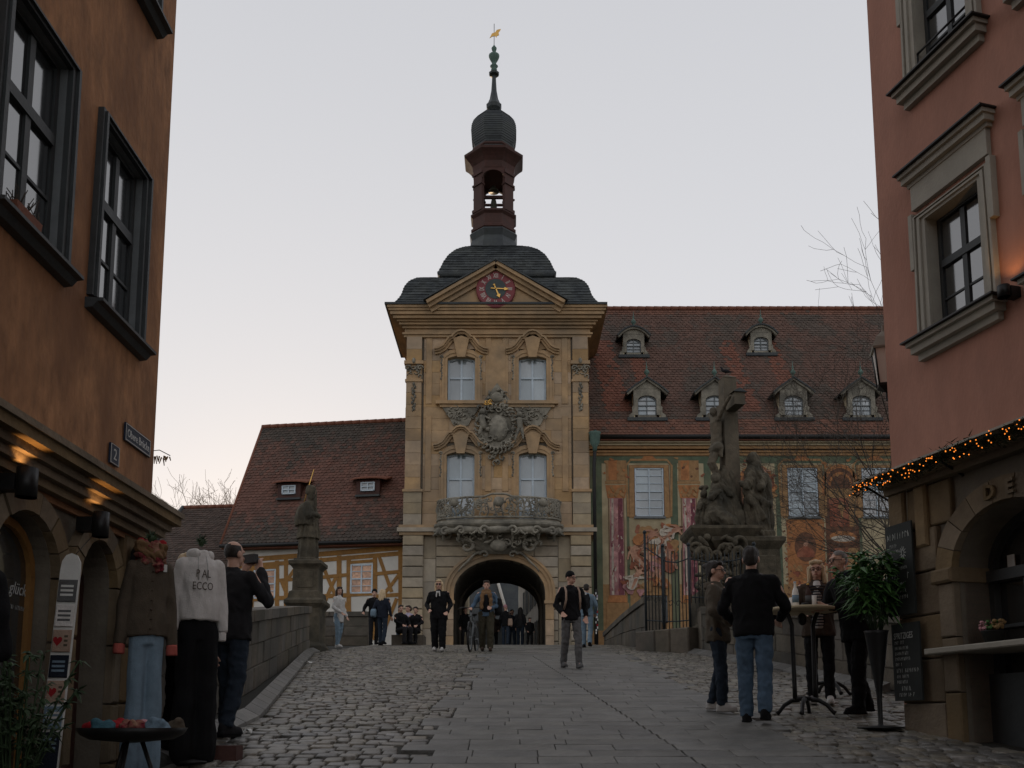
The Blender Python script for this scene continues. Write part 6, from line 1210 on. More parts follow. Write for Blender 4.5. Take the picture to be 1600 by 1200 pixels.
q = MB(fr); q.hull([(0,0,1.36,.17,.135),(0,0,1.44,.15,.13),(0,0,1.52,.1,.1)]); q.cap((-.1,-.12,1.4),(-.12,-.15,1.05),.05,.045); q.cap((.1,-.12,1.4),(.11,-.15,1.08),.05,.045); skin('scarf', q, .013, 'cloth_leopard', t, smooth=2, wob=.03, wscale=12)
q = MB(fr); q.hull([(0,-.06,.95,.12,.08),(0,-.05,1.15,.12,.1),(0,-.05,1.38,.11,.1)]); skin('pullover', q, .013, 'cloth_black', t, smooth=2)
bag(t, fr, (.3, .05, 1.1), (.1, .16, .2), 'cloth_black', [(.28,.05,1.28),(.16,.02,1.46),(.14,-.1,1.4)])
t, fr, hp = person('person in light denim jacket walking away behind the man in the beanie', 2.02, 24.9, 165, 1.72, 'denim_light', 'denim_light', 'black', ('short', 'dark'), stride=.1); bag(t, fr, (0, .2, 1.25), (.14, .09, .2), 'cloth_charcoal', name='backpack'); MB(fr).box(-.05, .05, .28, .3, 1.42, 1.5).build('bag_label', 'cloth_white', t)
# --- bicycle, front wheel towards the camera
bk = thing('bicycle', 'dark bicycle pushed by the woman in the denim jacket', 'bicycle', (-1.0, 22.1, zg(22.1)+.03)); ba = R(6)
def bf(v, u, z): return (-1.0 + math.sin(ba)*u + math.cos(ba)*v, 22.0 + math.cos(ba)*u - math.sin(ba)*v, zg(22.0 + u) * .5 + zg(22.0)*.5 + .03 + z)
for u0 in (0, 1.06):
    ring = lambda r: [(0, u0 + r*math.cos(a), .35 + r*math.sin(a)) for a in [j*2*math.pi/28 for j in range(29)]]
    wh = MB(bf).tube(ring(.33), .024, 8, cap=False).build('wheel', 'black_metal', bk); MB(bf).tube(ring(.3), .012, 6, cap=False).build('rim', 'frame_grey', wh)
    q = MB(bf)
    for j in range(18): a = j*.349; q.tube([(.02*(-1)**j, u0, .35), (0, u0 + .3*math.cos(a), .35 + .3*math.sin(a))], .0018, 3)
    q.tube([(-.05,u0,.35),(.05,u0,.35)], .02, 6); q.build('spokes', 'frame_grey', wh)
    q = MB(bf); q.tube([(0, u0 + .37*math.cos(a), .35 + .37*math.sin(a)) for a in [.4 + j*.2 for j in range(13)]], .022, 6); q.build('mudguard', 'black_metal', bk)
q = MB(bf)
for sd in (-1, 1): q.tube([(sd*.06, 0, .35), (sd*.055, .1, .72)], .014, 6); q.tube([(sd*.05, 1.06, .35), (sd*.02, .62, .8)], .011, 6); q.tube([(sd*.05, 1.06, .35), (sd*.03, .55, .3)], .011, 6)
q.tube([(-.06,.1,.72),(.06,.1,.72)], .016, 6); q.tube([(0,.1,.72),(0,.16,.95)], .02, 8); q.tube([(0,.13,.85),(0,.55,.3)], .021, 8); q.tube([(0,.15,.92),(0,.6,.72)], .017, 8); q.tube([(0,.55,.3),(0,.65,.9)], .017, 8); q.build('frame', 'frame_grey', bk)
q = MB(bf); q.tube([(0,.16,.95),(0,.15,1.04),(0,.12,1.06)], .014, 6); q.tube([(-.31,.25,1.06),(-.2,.13,1.08),(0,.1,1.06),(.2,.13,1.08),(.31,.25,1.06)], .013, 6); q.build('handlebar', 'black_metal', bk)
for sd in (-1, 1): MB(bf).tube([(sd*.3,.24,1.06),(sd*.34,.35,1.05)], .018, 8).build('grip', 'cloth_brown', bk)
q = MB(bf); q.hull([(0,.62,.9,.06,.1),(0,.66,.94,.085,.14),(0,.66,.96,.07,.12)]); q.build('saddle', 'black_metal', bk); MB(bf).lathe([(.02,-.03),(.04,0),(.045,.02)], (0,.03,.86), 10).build('headlight', 'frame_grey', bk)
q = MB(bf); q.hull([(.02,.02,.9,.15,.1),(.02,.02,1.0,.17,.13)]); q.tube([(-.14,-.08,1.0),(.18,-.08,1.0)], .008, 4)
MB(bf).tube([(0,.55,.3),(.09,.55,.3),(.09,.68,.2)], .012, 6).build('crank', 'black_metal', bk)
# --- left bay group
person('man in dark coat and cap leaning on the bay parapet beside the blonde woman', -4.28, 28.6, 25, 1.74, 'black', 'charcoal', 'black', ('beanie', 'black'), aR=((-.3,.06,1.15),(-.36,-.1,1.0)))
t, fr, hp = person('blonde woman in dark padded jacket seen from behind with a pale shoulder bag', -3.93, 28.0, 160, 1.7, 'navy', 'denim_dark', 'black', ('bob', 'blonde'), female=True, wide=1.15); bag(t, fr, (.26, .1, 1.02), (.09, .14, .13), 'cloth_denim_light', [(.24,.05,1.12),(.15,.05,1.44),(.16,-.05,1.4)])
person('dark-haired person in black jacket sitting low by the tower base', -3.45, 28.6, 40, 1.68, 'black', 'charcoal', 'black', ('short', 'dark'), seated=True, aL=((.26,-.1,.75),(.14,-.34,.62)), aR=((-.26,-.1,.75),(-.14,-.34,.62)))
t, fr, hp = person('person in lilac white top sitting between two dark figures by the tower', -3.3, 29.3, -25, 1.7, 'lilac', 'denim', 'white', ('short', 'brown'), seated=True, aL=((.26,-.1,.75),(.14,-.34,.62)), aR=((-.26,-.1,.75),(-.14,-.34,.62)))
person('person in black sitting nearest the tower corner', -3.02, 28.9, -10, 1.62, 'black', 'black', 'black', ('short', 'black'), seated=True, aL=((.26,-.1,.75),(.14,-.34,.62)), aR=((-.26,-.1,.75),(-.14,-.34,.62)))
bn = thing('stone_bench', 'low stone bench under the people sitting by the tower', 'bench', (-3.3, 29.0, zg(29))); MB().box(-3.75, -2.75, 28.75, 29.6, zg(29)-.1, zg(29)+.33).build('seat', 'parapet_stone', bn)
person('woman in long white top and light jeans half hidden behind the bishop pedestal', -4.62, 24.6, 60, 1.64, 'white', 'denim_light', 'white', ('long', 'brown'), female=True, hem=.72)
# --- people under the arch
for lab, px, Y, fc, hh, top, lg, hr, fem in (('person in pink knitted hat and dark coat under the arch', 790, 36.6, 170, 1.68, 'black', 'denim_dark', ('beanie', 'pink'), True), ('woman with long dark hair and grey coat under the arch', 813, 37.6, 165, 1.66, 'charcoal', 'denim_dark', ('long', 'black'), True), ('short person in black under the arch at the right', 828, 37.0, 20, 1.2, 'black', 'black', ('short', 'black'), False), ('person in dark blue walking under the arch', 800, 39.2, 10, 1.72, 'navy', 'denim_dark', ('short', 'dark'), False), ('person in black jacket left under the arch', 727, 38.0, 15, 1.7, 'black', 'charcoal', ('short', 'brown'), False), ('person in brown coat deep under the arch', 772, 40.5, 5, 1.7, 'brown', 'charcoal', ('short', 'grey'), False)):
    p = at(px, 1000, Y); t, fr, hp = person(lab, p.x, Y, fc, hh, top, lg, 'black', hr, female=fem, stride=.08)
    if 'pink' in lab: bag(t, fr, (-.22, .12, 1.02), (.1, .08, .15), 'cloth_beige', [(-.2,.1,1.15),(-.15,.05,1.44),(-.15,-.08,1.38)])
# --- bistro group on the right
t, fr, hp = person('dark-haired woman with glasses in a khaki jacket at the left of the bistro table', 2.26, 10.15, 62, 1.66, 'khaki', 'denim_dark', 'white', ('bun', 'dark'), near=True, female=True, wide=1.08, hem=.8, coat=.03, aL=((.27,-.05,1.14),(.16,-.2,1.02)), aR=((-.27,-.02,1.14),(-.16,-.22,.98))); glasses(t, fr, hp)
q = MB(fr); q.hull([(0,.05,1.42,.13,.1),(0,.07,1.5,.1,.085)]); skin('hood', q, .012, 'cloth_khaki', t, smooth=2)
t, fr, hp = person('man in black sweater and blue jeans seen from behind at the bistro table', 2.42, 9.26, 158, 1.76, 'black', 'denim', 'black', ('short', 'dark'), near=True, wide=1.16, legw=1.1, stride=.07, aL=((.31,-.02,1.14),(.2,-.26,1.02)), aR=((-.32,-.04,1.14),(-.22,-.28,1.04)))
q = MB(fr); q.hull([(0,.01,1.46,.078,.075),(0,.012,1.53,.07,.068)]); skin('roll_collar', q, .01, 'cloth_black', t, smooth=1)
t, fr, hp = person('blonde woman with glasses in striped shirt and brown jacket behind the bistro table', 3.62, 10.9, -22, 1.7, 'brown', 'black', 'white', ('bob', 'blonde'), near=True, female=True, wide=1.12, hem=.82, coat=.04, aR=((-.27,-.08,1.14),(-.12,-.3,1.1)), aL=((.27,-.08,1.14),(.1,-.3,1.1))); glasses(t, fr, hp)
sh = MB(fr); sh.hull([(0,-.035,.9,.1,.12),(0,-.035,1.15,.1,.11),(0,-.035,1.3,.105,.115),(0,-.02,1.44,.08,.085),(0,0,1.5,.055,.055)]); sh = skin('striped_shirt', sh, .012, 'cloth_white', t, smooth=2)
for k in range(15): zz = .94 + k*.034; MB(fr).tube([(.1*math.sin(a)*1.02, -.035 - (.125 - .02*max(0, (zz-1.3)*4))*math.cos(a), zz) for a in [R(-70 + 14*j) for j in range(11)]], .007, 4).build('stripe', 'cloth_navy', sh)
t, fr, hp = person('bald man in black coat leaning over the bistro table at the right', 3.72, 9.95, -75, 1.76, 'black', 'black', 'black', ('buzz', 'grey'), near=True, wide=1.18, legw=1.1, lean=(0, -.22), stride=.1, hem=.78, coat=.04, aR=((-.26,-.22,1.14),(-.12,-.42,1.14)), aL=((.26,-.2,1.14),(.1,-.42,1.12))); glasses(t, fr, hp)
q = MB(fr); q.hull([(0,-.1,1.44,.12,.1),(0,-.12,1.52,.1,.09)]); skin('collar', q, .011, 'cloth_navy', t, smooth=1)
person('person with long brown hair in black standing far back by the right parapet', 4.4, 16.2, 150, 1.68, 'black', 'black', 'black', ('long', 'brown'), female=True)
# --- left: photographer and companion
t, fr, hp = person('balding man in dark leather jacket and jeans photographing over the parapet', -2.5, 8.25, 150, 1.76, 'charcoal', 'denim_dark', 'charcoal', ('bald', 'dark'), near=True, wide=1.14, legw=1.05, aL=((.29,-.14,1.2),(.1,-.2,1.5)), aR=((-.3,-.12,1.2),(-.1,-.22,1.52)))
cm_ = thing('camera', 'small black camera held up by the balding man', 'camera', fr(0, -.2, 1.6)); q = MB(fr); q.box(-.065, .065, -.22, -.17, 1.585, 1.665); q.cap((0,-.22,1.62),(0,-.28,1.62),.032,.03); q.build('body', 'black_metal', cm_)
t, fr, hp = person('person with short blond hair in denim shirt behind the white hoodie', -2.60, 7.38, 165, 1.6, 'denim', 'black', 'black', ('short', 'blonde'), near=True, wide=.85)
# ================================================================ clothes dummies
def dummy(label, x, y, face, draw, lift=0., slim=.8):
    gz = zg(y) + .03; t = thing('clothes_dummy', label, 'mannequin', (x, y, gz), R(face)); ca, sa = math.cos(R(face)), math.sin(R(face)); fr = lambda a, b, c: (x + slim*ca*a - .85*sa*b, y + slim*sa*a + .85*ca*b, gz + c + lift*min(1, c*1.4))
    q = MB(fr); q.lathe([(.16,0),(.16,.015),(.03,.03),(.018,.05),(.018,1.0)], (0, .0, 0), 16); q.build('stand', 'black_metal', t); draw(t, fr); return t
def tuft(t, fr, z, m='leaf_dark'):
    q = MB(fr); r = random.Random(2)
    for k in range(90):
        a = r.uniform(0, 6.28); e = r.uniform(-.2, 1.3); d = Vector((math.cos(a)*math.cos(e), math.sin(a)*math.cos(e), math.sin(e)))*r.uniform(.03, .085); s = d.orthogonal().normalized()*.012; c = Vector((0, 0, z)); q.add([tuple(c+d*.3-s), tuple(c+d*.3+s), tuple(c+d)], [(0,1,2)])
    q.ell((0,0,z), .035); q.build('moss_tuft', m, t, fix=False)
def d1(t, fr):
    q = MB(fr); q.hull([(0,0,.86,.2,.13),(0,0,.95,.205,.135),(0,0,1.1,.185,.125),(0,0,1.25,.19,.13),(0,0,1.34,.18,.115),(0,.01,1.41,.1,.09),(0,.01,1.46,.06,.06)], 20)
    for sd in (-1, 1): q.cap((sd*.165,0,1.32),(sd*.235,.02,1.05),.066,.056); q.tube([(sd*.235,.02,1.05),(sd*.25,.0,.8)],[.056,.05],12)
    skin('cardigan', q, .01, 'cloth_wool', t, smooth=2, wob=.02, wscale=8, wz=.3, ridge=.8)
    for sd in (-1, 1): q = MB(fr); q.tube([(sd*.25,.0,.81),(sd*.252,.0,.735)],[.054,.056],14); skin('cuff', q, .008, 'cloth_rose', t, smooth=1)
    for k in range(7): MB(lambda a, b, c: fr(a, -.137 + .01*(k == 4)-b, .9 + k*.065 + c)).lathe([(.0,0),(.012,.0),(.012,.006),(0,.008)], (0,0,0), 8).build('button', 'cloth_brown', t)
    MB(fr).box(-.018, .018, -.134, -.124, .87, 1.36).build('button_band', 'cloth_wool', t)
    q = MB(fr); q.hull([(0,0,.8,.15,.11),(0,0,.95,.15,.11)])
    for sd in (-1, 1): q.cap((sd*.08,0,.85),(sd*.085,-.01,.5),.095,.085); q.cap((sd*.085,-.01,.5),(sd*.09,0,.09),.085,.1)
    skin('jeans', q, .011, 'cloth_denim_light', t, smooth=2, wob=.018, wscale=8, wz=.5)
    q = MB(fr); q.hull([(.01,-.01,1.36,.115,.12),(.0,-.005,1.41,.135,.12),(0,0,1.46,.12,.105),(0,.005,1.51,.075,.07)], 20); q.cap((.03,-.1,1.4),(.05,-.135,1.31),.05,.025); skin('scarf', q, .008, 'cloth_pattern', t, smooth=1, wob=.05, wscale=13, wz=1.6, ridge=1.3)
    q = MB(fr); q.cap((-.11,-.05,1.47),(.02,-.115,1.4),.04,.04); q.cap((.02,-.115,1.4),(.1,-.07,1.46),.04,.035); skin('scarf_fold', q, .008, 'cloth_leopard', t, smooth=1, wob=.04, wscale=16, ridge=1.2)
    q = MB(fr); q.cap((-.1,.0,1.5),(.1,-.02,1.5),.03,.03); skin('scarf_fold', q, .008, 'cloth_red', t, smooth=1, wob=.04, wscale=16, ridge=1.2); tuft(t, fr, 1.54); MB(fr).box(.1, .135, -.128, -.124, 1.3, 1.35).build('price_tag', 'white_paint', t)
def d2(t, fr):
    q = MB(fr); q.hull([(0,0,1.0,.205,.14),(0,0,1.1,.21,.145),(0,0,1.3,.2,.135),(0,0,1.42,.19,.12),(0,.01,1.5,.11,.09),(0,.01,1.54,.07,.07)], 20)
    for sd in (-1, 1): q.cap((sd*.175,0,1.41),(sd*.235,.02,1.12),.074,.062); q.tube([(sd*.235,.02,1.12),(sd*.245,0,.92)],[.062,.055],12)
    skin('hoodie', q, .01, 'cloth_hoodie', t, smooth=2, wob=.02, wscale=8, wz=.4, ridge=.8)
    for sd in (-1, 1): q = MB(fr); q.tube([(sd*.245,0,.925),(sd*.245,0,.85)],[.048,.046],12); skin('cuff', q, .01, 'cloth_hoodie', t, smooth=1)
    q = MB(fr)
    for k in range(12): a = -.6 + k*.4; q.cap((.1*math.cos(a), .03+.09*math.sin(a), 1.51), (.1*math.cos(a+.4), .03+.09*math.sin(a+.4), 1.51), .045, .045)
    skin('hood', q, .011, 'cloth_hoodie', t, smooth=2, wob=.015)
    for sd in (-1, 1): MB(fr).tube([(sd*.04,-.085,1.49),(sd*.045,-.125,1.42),(sd*.045,-.15,1.3)], .005, 5).build('drawstring', 'cloth_white', t)
    ft = lambda u, w_, z: fr(u, -.115 - w_ - .03*(1-min(1, (u/.18)**2)), z)
    text('print', 'P AL', .085, 'cloth_wool', t, ft, .0, 1.32, .012, .001, sx=.9); text('print', 'ECCO', .085, 'cloth_wool', t, ft, .0, 1.225, .014, .001, sx=.9)
    q = MB(fr); q.hull([(0,0,.85,.15,.11),(0,0,1.05,.155,.11)])
    for sd in (-1, 1): q.cap((sd*.09,0,.92),(sd*.1,-.01,.5),.115,.11); q.cap((sd*.1,-.01,.5),(sd*.105,0,.1),.11,.13)
    skin('trousers', q, .012, 'cloth_black', t, smooth=2, wob=.02, wscale=7); tuft(t, fr, 1.61)
dummy('clothes dummy in brown cardigan, red scarf and pale jeans', -2.50, 6.32, 33, d1, .12, .68)
dummy('clothes dummy in off-white hooded sweatshirt and wide black trousers', -2.40, 7.05, 30, d2, .07, .74)
def d3(t, fr):
    q = MB(fr); q.hull([(0,0,.5,.2,.14),(0,0,.9,.19,.13),(0,0,1.25,.19,.13),(0,0,1.36,.15,.11),(0,0,1.44,.06,.06)])
    for sd in (-1, 1): q.cap((sd*.18,0,1.33),(sd*.26,.02,1.0),.075,.06)
    skin('coat', q, .012, 'cloth_black', t, smooth=3, wob=.02, wscale=8)
dummy('black coat on a dummy cut by the left picture edge', -2.66, 4.42, 40, d3)
# ================================================================ small things
# scarf tray
tr = thing('scarf_table', 'round dark tray table heaped with scarves in front of the dummies', 'table', (-2.28, 5.62, zg(5.62))); zt = zg(5.62) + .42
MB().lathe([(.02,-.02),(.24,0),(.3,.03),(.325,.07),(.318,.07),(.29,.035),(.23,.012)], (-2.28, 5.62, zt), 28, sq=(1, .8)).build('tray', 'black_metal', tr)
for a in (30, 150, 270): MB().tube([(-2.28 + .06*math.cos(R(a)), 5.62 + .06*math.sin(R(a)), zt-.01), (-2.28 + .2*math.cos(R(a)), 5.62 + .2*math.sin(R(a)), zg(5.62)+.02)], .013, 6).build('leg', 'black_metal', tr)
r_ = random.Random(12)
for lab, dx, dy, m, sz in (('folded red patterned scarf in the middle of the tray', .02, -.03, 'cloth_pattern', .12), ('blue knotted scarf at the left of the tray', -.13, -.1, 'cloth_teal', .085), ('dark red scarf at the far left of the tray', -.22, .0, 'cloth_red', .08), ('pale teal striped scarf at the right of the tray', .17, -.04, 'cloth_denim_light', .085), ('pink scarf folded on the red one', .07, .05, 'cloth_pink', .08), ('plum scarf at the right rim of the tray', .24, .06, 'cloth_wool', .06), ('bright red scarf behind the blue one', -.1, .05, 'cloth_red', .09)):
    q = MB()
    for k in range(9): a = r_.uniform(0, 6.28); q.cap((-2.28+dx+sz*.5*math.cos(a), 5.62+dy+sz*.4*math.sin(a), zt+.045+r_.uniform(0,.03)), (-2.28+dx-sz*.5*math.cos(a), 5.62+dy-sz*.4*math.sin(a), zt+.05+r_.uniform(0,.05)), .035, .03)
    o = skin('scarf', q, .009, m, None, smooth=2, wob=.02, wscale=22); tag(o, lab, 'scarf', 'scarves on the tray')
# card board (tall white plank with sign plates)
pk = thing('card_rack', 'tall white rounded plank hung with small printed plates', 'display rack', (-2.62, 5.35, zg(5.3))); fp_ = Fr((-2.56, 5.42), (.64, .1), (.1, -.64)); z0 = zg(5.35)
def lean_fr(u, w_, z): return fp_(u + .05*(z-z0) - .12, w_, z)
hz0 = z0 + .12; top = z0 + 1.55
MB(lean_fr).prism([(-.055, hz0), (.055, hz0), (.055, top-.1), (.05, top-.05), (.03, top-.012), (0, top), (-.03, top-.012), (-.05, top-.05), (-.055, top-.1)], -.012, .012).build('plank', 'white_paint', pk)
zz = top - .16
for k, (hh, m, pr) in enumerate(((.13,'cloth_grey','white_paint'),(.13,'cloth_hoodie','cloth_grey'),(.13,'cloth_beige','cloth_rose'),(.13,'cloth_navy','cloth_denim_light'),(.13,'cloth_beige','cloth_rose'),(.13,'cloth_denim_light','cloth_hoodie'),(.36,'cloth_navy','cloth_denim_light'))):
    pc = MB(lean_fr).blk(-.05, .05, zz-hh, zz, .012, .026, .004).build('sign_plate', m, pk)
    if pr == 'cloth_rose': MB(lean_fr).prism([(-.02+.026*math.sin(a)**3, zz-hh/2 + .002*(13*math.cos(a)-5*math.cos(2*a)-2*math.cos(3*a)-math.cos(4*a))) for a in [j*.35 for j in range(18)]], .026, .0275).build('printed_heart', 'cloth_red', pc)
    for j in range(3): MB(lean_fr).box(-.035 + (.05 if pr == 'cloth_rose' else 0), .035, .026, .0272, zz-.045-j*.026, zz-.032-j*.026).build('printed_line', pr if pr != 'cloth_rose' else 'cloth_wool', pc)
    zz -= hh + .018
MB().tube([lean_fr(0, .0, top-.03), FA(5.78, .1, 2.46)], .003, 4).build('cord', 'black_metal', pk)
# leafy pot plants
def leafy(name, label, x, y, z, pot, stems, hgt, leaf, m, seed, spread, fan=False):
    t = thing(name, label, 'plant', (x, y, z)); pot(t); r = random.Random(seed); st = MB(); lf = MB()
    for k in range(stems):
        a = r.uniform(0, 6.28); sp = r.uniform(.1, 1)*spread; h = hgt*r.uniform(.45, 1); b = Vector((x + .05*math.cos(a), y + .05*math.sin(a), z + POT)); e = Vector((x + sp*math.cos(a), y + sp*math.sin(a), z + POT + h)); pts = [b.lerp(e, i/5) + Vector((0, 0, .12*h*math.sin(math.pi*i/5))) for i in range(6)]
        st.tube([tuple(p) for p in pts], .005, 4)
        for i in range(2, 6):
            for j in range(7 if fan else 5):
                az = r.uniform(0, 6.28); el = r.uniform(-.6, .7); d = Vector((math.cos(az)*math.cos(el), math.sin(az)*math.cos(el), math.sin(el))); L = leaf*r.uniform(.45, 1.25); s = d.cross(Vector((0,0,1))); s = (s.normalized() if s.length > .1 else Vector((1,0,0)))*L*(r.uniform(.07,.15) if fan else .22); p = pts[i]; up_ = Vector((0, 0, -L*r.uniform(.05,.45)))
                lf.add([tuple(p), tuple(p + d*L*.4 + s), tuple(p + d*L + up_), tuple(p + d*L*.4 - s), tuple(p + d*L*.45 + Vector((0,0,.008)))], [(0,1,4),(1,2,4),(2,3,4),(3,0,4)])
    st.build('stem', 'leaf_dark', t); lf.build('leaves', m, t, fix=False); return t
def pot1(t): c = (3.5, 8.88, zg(8.88)+.03); MB().lathe([(.21,0),(.21,.015),(.03,.03),(.022,.05),(.025,.3),(.035,.4),(.07,.62),(.105,.9),(.115,.93),(.1,.93)], c, 18).build('planter', 'cloth_brown' if False else 'black_metal', t)
POT = .93; leafy('fan_palm', 'green bamboo-like palm in a tall tapered dark planter by the right shop', 3.5, 8.88, zg(8.88)+.03, pot1, 34, .74, .2, 'leaf', 5, .36, True)
POT = .25; leafy('bushy_plant', 'dark bushy potted plant in the bottom left corner', -2.5, 4.72, zg(4.72), lambda t: MB().lathe([(.1,0),(.15,.26),(.16,.28),(.13,.28)], (-2.5, 4.72, zg(4.72)), 14).build('pot', 'black_metal', t), 44, .75, .06, 'leaf_dark', 9, .28)
# bistro tables
def bistro(label, x, y, rz):
    z = zg(y) + .03; t = thing('bistro_table', label, 'table', (x, y, z)); MB().lathe([(.36,1.1),(.37,1.115),(.37,1.13),(.355,1.135)], (x, y, z), 30).build('table_top', 'plaster_cream', t)
    for sd in (-1, 1):
        d = Vector((math.cos(rz), math.sin(rz), 0)); n = Vector((-d.y, d.x, 0)); o = d*sd*.13
        MB().tube([tuple(Vector((x, y, z)) + o*q + Vector((0, 0, h))) for q, h in ((1.6,1.1),(1.35,1.05),(1.05,.95),(1,.3),(1,.17))], .024, 8).build('column', 'black_metal', t)
    for k in range(4): a = rz + R(45+90*k); d = Vector((math.cos(a), math.sin(a), 0)); MB().tube([tuple(Vector((x, y, z)) + d*q + Vector((0, 0, h))) for q, h in ((.06,.16),(.14,.15),(.22,.1),(.27,.035),(.3,.012))], [.028,.024,.022,.02,.026], 8).build('foot', 'black_metal', t)
    MB().tube([(x-.13*math.cos(rz), y-.13*math.sin(rz), z+.17), (x+.13*math.cos(rz), y+.13*math.sin(rz), z+.17)], .026, 8).build('crossbar', 'black_metal', t); MB().ell((x, y, z+1.02), (.05,.05,.07)).build('hub', 'black_metal', t)
    return z + 1.135
zt = bistro('round bistro table with bottles between the four people on the right', 3.12, 9.92, R(20)); bistro('second round bistro table farther back by the right parapet', 4.05, 11.9, R(55))
def bottle(label, x, y, r, h, m, cap_, group=None):
    t = thing('bottle', label, 'bottle', (x, y, zt)); MB().lathe([(r*.9,0),(r,.01),(r,h*.55),(r*.8,h*.68),(r*.4,h*.8),(r*.36,h*.95),(r*.42,h*.97),(r*.4,h)], (x, y, zt), 16).build('glass', m, t); MB().lathe([(r*.44,h*.96),(r*.44,h*1.02),(.002,h*1.025)], (x, y, zt), 10).build('cap', cap_, t); MB().lathe([(r*1.01,h*.18),(r*1.01,h*.48)], (x, y, zt), 16).build('paper_label', 'cloth_denim_light' if m != 'dark_wood' else 'cloth_grey', t)
bottle('clear water bottle with pale label on the bistro table', 3.02, 9.8, .034, .27, 'lamp_glass', 'frame_blue'); bottle('brown beer bottle on the bistro table', 3.14, 9.74, .033, .24, 'dark_wood', 'gold')
def tumbler(label, x, y, m='lamp_glass'):
    t = thing('drinking_glass', label, 'glass', (x, y, zt)); MB().lathe([(.026,0),(.03,.005),(.036,.13),(.034,.13),(.027,.012)], (x, y, zt), 14).build('tumbler', m, t); MB().lathe([(.027,.01),(.031,.07),(.001,.071)], (x, y, zt), 12).build('drink', 'dark_wood', t)
tumbler('tall drinking glass right of the brown bottle', 3.22, 9.83); tumbler('drinking glass behind the clear bottle', 3.05, 10.0)
ash = MB().lathe([(.05,0),(.055,.03),(.045,.03),(.04,.01)], (3.1, 9.68, zt), 14).build('ashtray', 'black_metal'); tag(ash, 'small dark ashtray at the front of the bistro table', 'ashtray')
# litter on the cobbles
for k, (px, py, lab) in enumerate(((478,1040,'crumpled white paper at the left kerb'), (383,1155,'small white paper scrap near the photographer'))):
    p = gp(px, py); q = MB(); r_ = random.Random(k+3); n = 7
    vs = [(p.x + .3*(i/n-.5)*(1 if k == 0 else .45), p.y + .05*j + r_.uniform(-.02,.02), zg(p.y) + .05 + r_.uniform(.0,.05)) for i in range(n) for j in (0, 1)]; vs += [(a, b, c-.006) for a, b, c in vs]; m_ = 2*n
    q.add(vs, [(2*i, 2*i+1, 2*i+3, 2*i+2) for i in range(n-1)] + [(m_+2*i, m_+2*i+2, m_+2*i+3, m_+2*i+1) for i in range(n-1)]); o = q.build('paper_litter', 'white_paint'); tag(o, lab, 'litter')
# stone block with a stand at the dummies' feet
wb = MB().box(-2.42, -2.12, 7.22, 7.4, zg(7.3)-.02, zg(7.3)+.12).build('wooden_block', 'dark_wood'); tag(wb, 'dark wooden block at the foot of the white hoodie dummy', 'block')

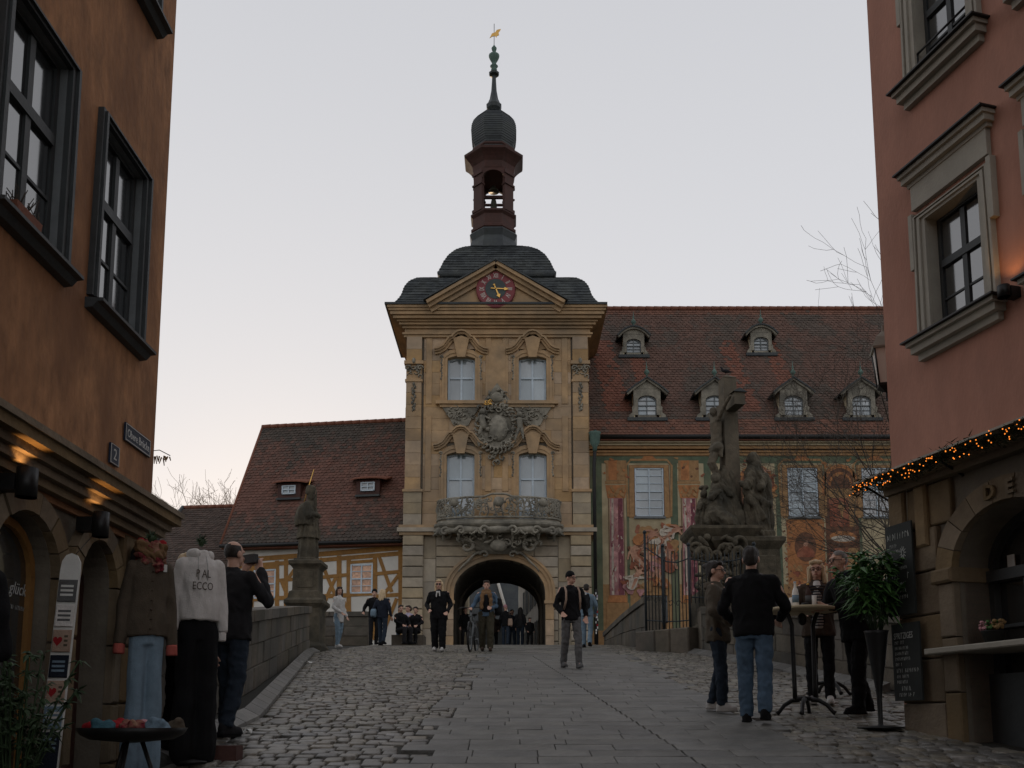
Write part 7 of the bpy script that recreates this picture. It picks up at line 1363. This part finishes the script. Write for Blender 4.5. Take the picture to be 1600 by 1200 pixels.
# ================================================================ trees
def bare_tree(name, label, x, y, z, hgt, r0, seed, depth, m='bark', spread=.5, leaves=None, lean=(0, 0), twig=.004):
    t = thing(name, label, 'tree', (x, y, z)); tr_ = MB(); tw = MB(); r = random.Random(seed); tips = []
    def grow(p, d, L, rad, k):
        n = 4; pts = [p]; q = p.copy(); dd = d.copy()
        for i in range(n): dd = (dd + Vector((r.gauss(0,.12), r.gauss(0,.12), r.gauss(0,.1) + .03))).normalized(); q = q + dd*(L/n); pts.append(q.copy())
        (tr_ if k >= depth-1 else tw).tube([tuple(a) for a in pts], [max(twig, rad*(1-.45*i/n)) for i in range(n+1)], 7 if k >= depth-1 else 4, cap=False)
        if k == 0: tips.append(q); return
        for j in range(r.choice((2,3,3,4)) if k < depth else 5):
            a = r.uniform(0, 6.28); s = dd.orthogonal().normalized(); s = Matrix.Rotation(a, 3, dd) @ s; nd = (dd*(1-spread*r.uniform(.6,1.2)) + s*spread*r.uniform(.7,1.3)).normalized(); grow(pts[r.randint(2, n)], nd, L*r.uniform(.6,.85), rad*r.uniform(.45,.62), k-1)
    grow(Vector((x, y, z)), Vector((lean[0], lean[1], 1)).normalized(), hgt*.34, r0, depth)
    tr_.build('trunk', m, t, fix=False); tw.build('crown', m, t, fix=False)
    if leaves:
        lf = MB()
        for p in tips:
            for j in range(leaves[0]): c = p + Vector((r.gauss(0,.1), r.gauss(0,.1), r.gauss(0,.1))); d = Vector((r.gauss(0,1), r.gauss(0,1), r.gauss(0,1))).normalized()*leaves[1]; s = d.orthogonal().normalized()*leaves[1]*.4; lf.add([tuple(c-d), tuple(c+s), tuple(c+d), tuple(c-s)], [(0,1,2,3)])
        lf.build('leaves', leaves[2], t, fix=False)
    return t
bare_tree('bare_tree', 'dark bare tree spreading thin twigs at the corner of the terracotta house', 13.9, 25.5, -2., 17.5, .16, 4, 7, spread=.45, lean=(-.06, 0), twig=.004)
bare_tree('birch', 'thin sunlit tree with few dry leaves behind the low tiled house', -17.6, 47, 1.5, 14, .14, 8, 6, 'bark_painted_sun', .45, (1, .04, 'leaf_dry'), twig=.007)
bare_tree('birch', 'sunlit tree rising over the ridge of the low tiled house', -15.9, 49, 1.5, 14, .14, 15, 6, 'bark_painted_sun', .45, None, twig=.007)
# hanging twig at the corner of the orange house
tg = thing('dry_twig', 'twig with pale hanging seed pods beside the street sign', 'twig', (-3.0, 7.9, 3.6)); q = MB(); lf = MB(); r_ = random.Random(5); p0 = at(232, 705, 7.9); p1 = at(266, 712, 7.9); q.tube([tuple(p0), tuple(p0.lerp(p1, .5) + Vector((0, 0, .03))), tuple(p1)], .004, 5)
for k in range(15): p = p0.lerp(p1, r_.uniform(.1, 1)); e = p + Vector((r_.uniform(-.02,.02), r_.uniform(-.03,.03), -r_.uniform(.03,.1))); lf.cap(tuple(p.lerp(e, .4)), tuple(e), .007, .004, 6)
q.build('stem', 'bark', tg); lf.build('seed_pods', 'leaf_dry', tg)
bpy.data.batch_remove(JUNK + _mo[:1]); bpy.data.scenes.remove(TMP)
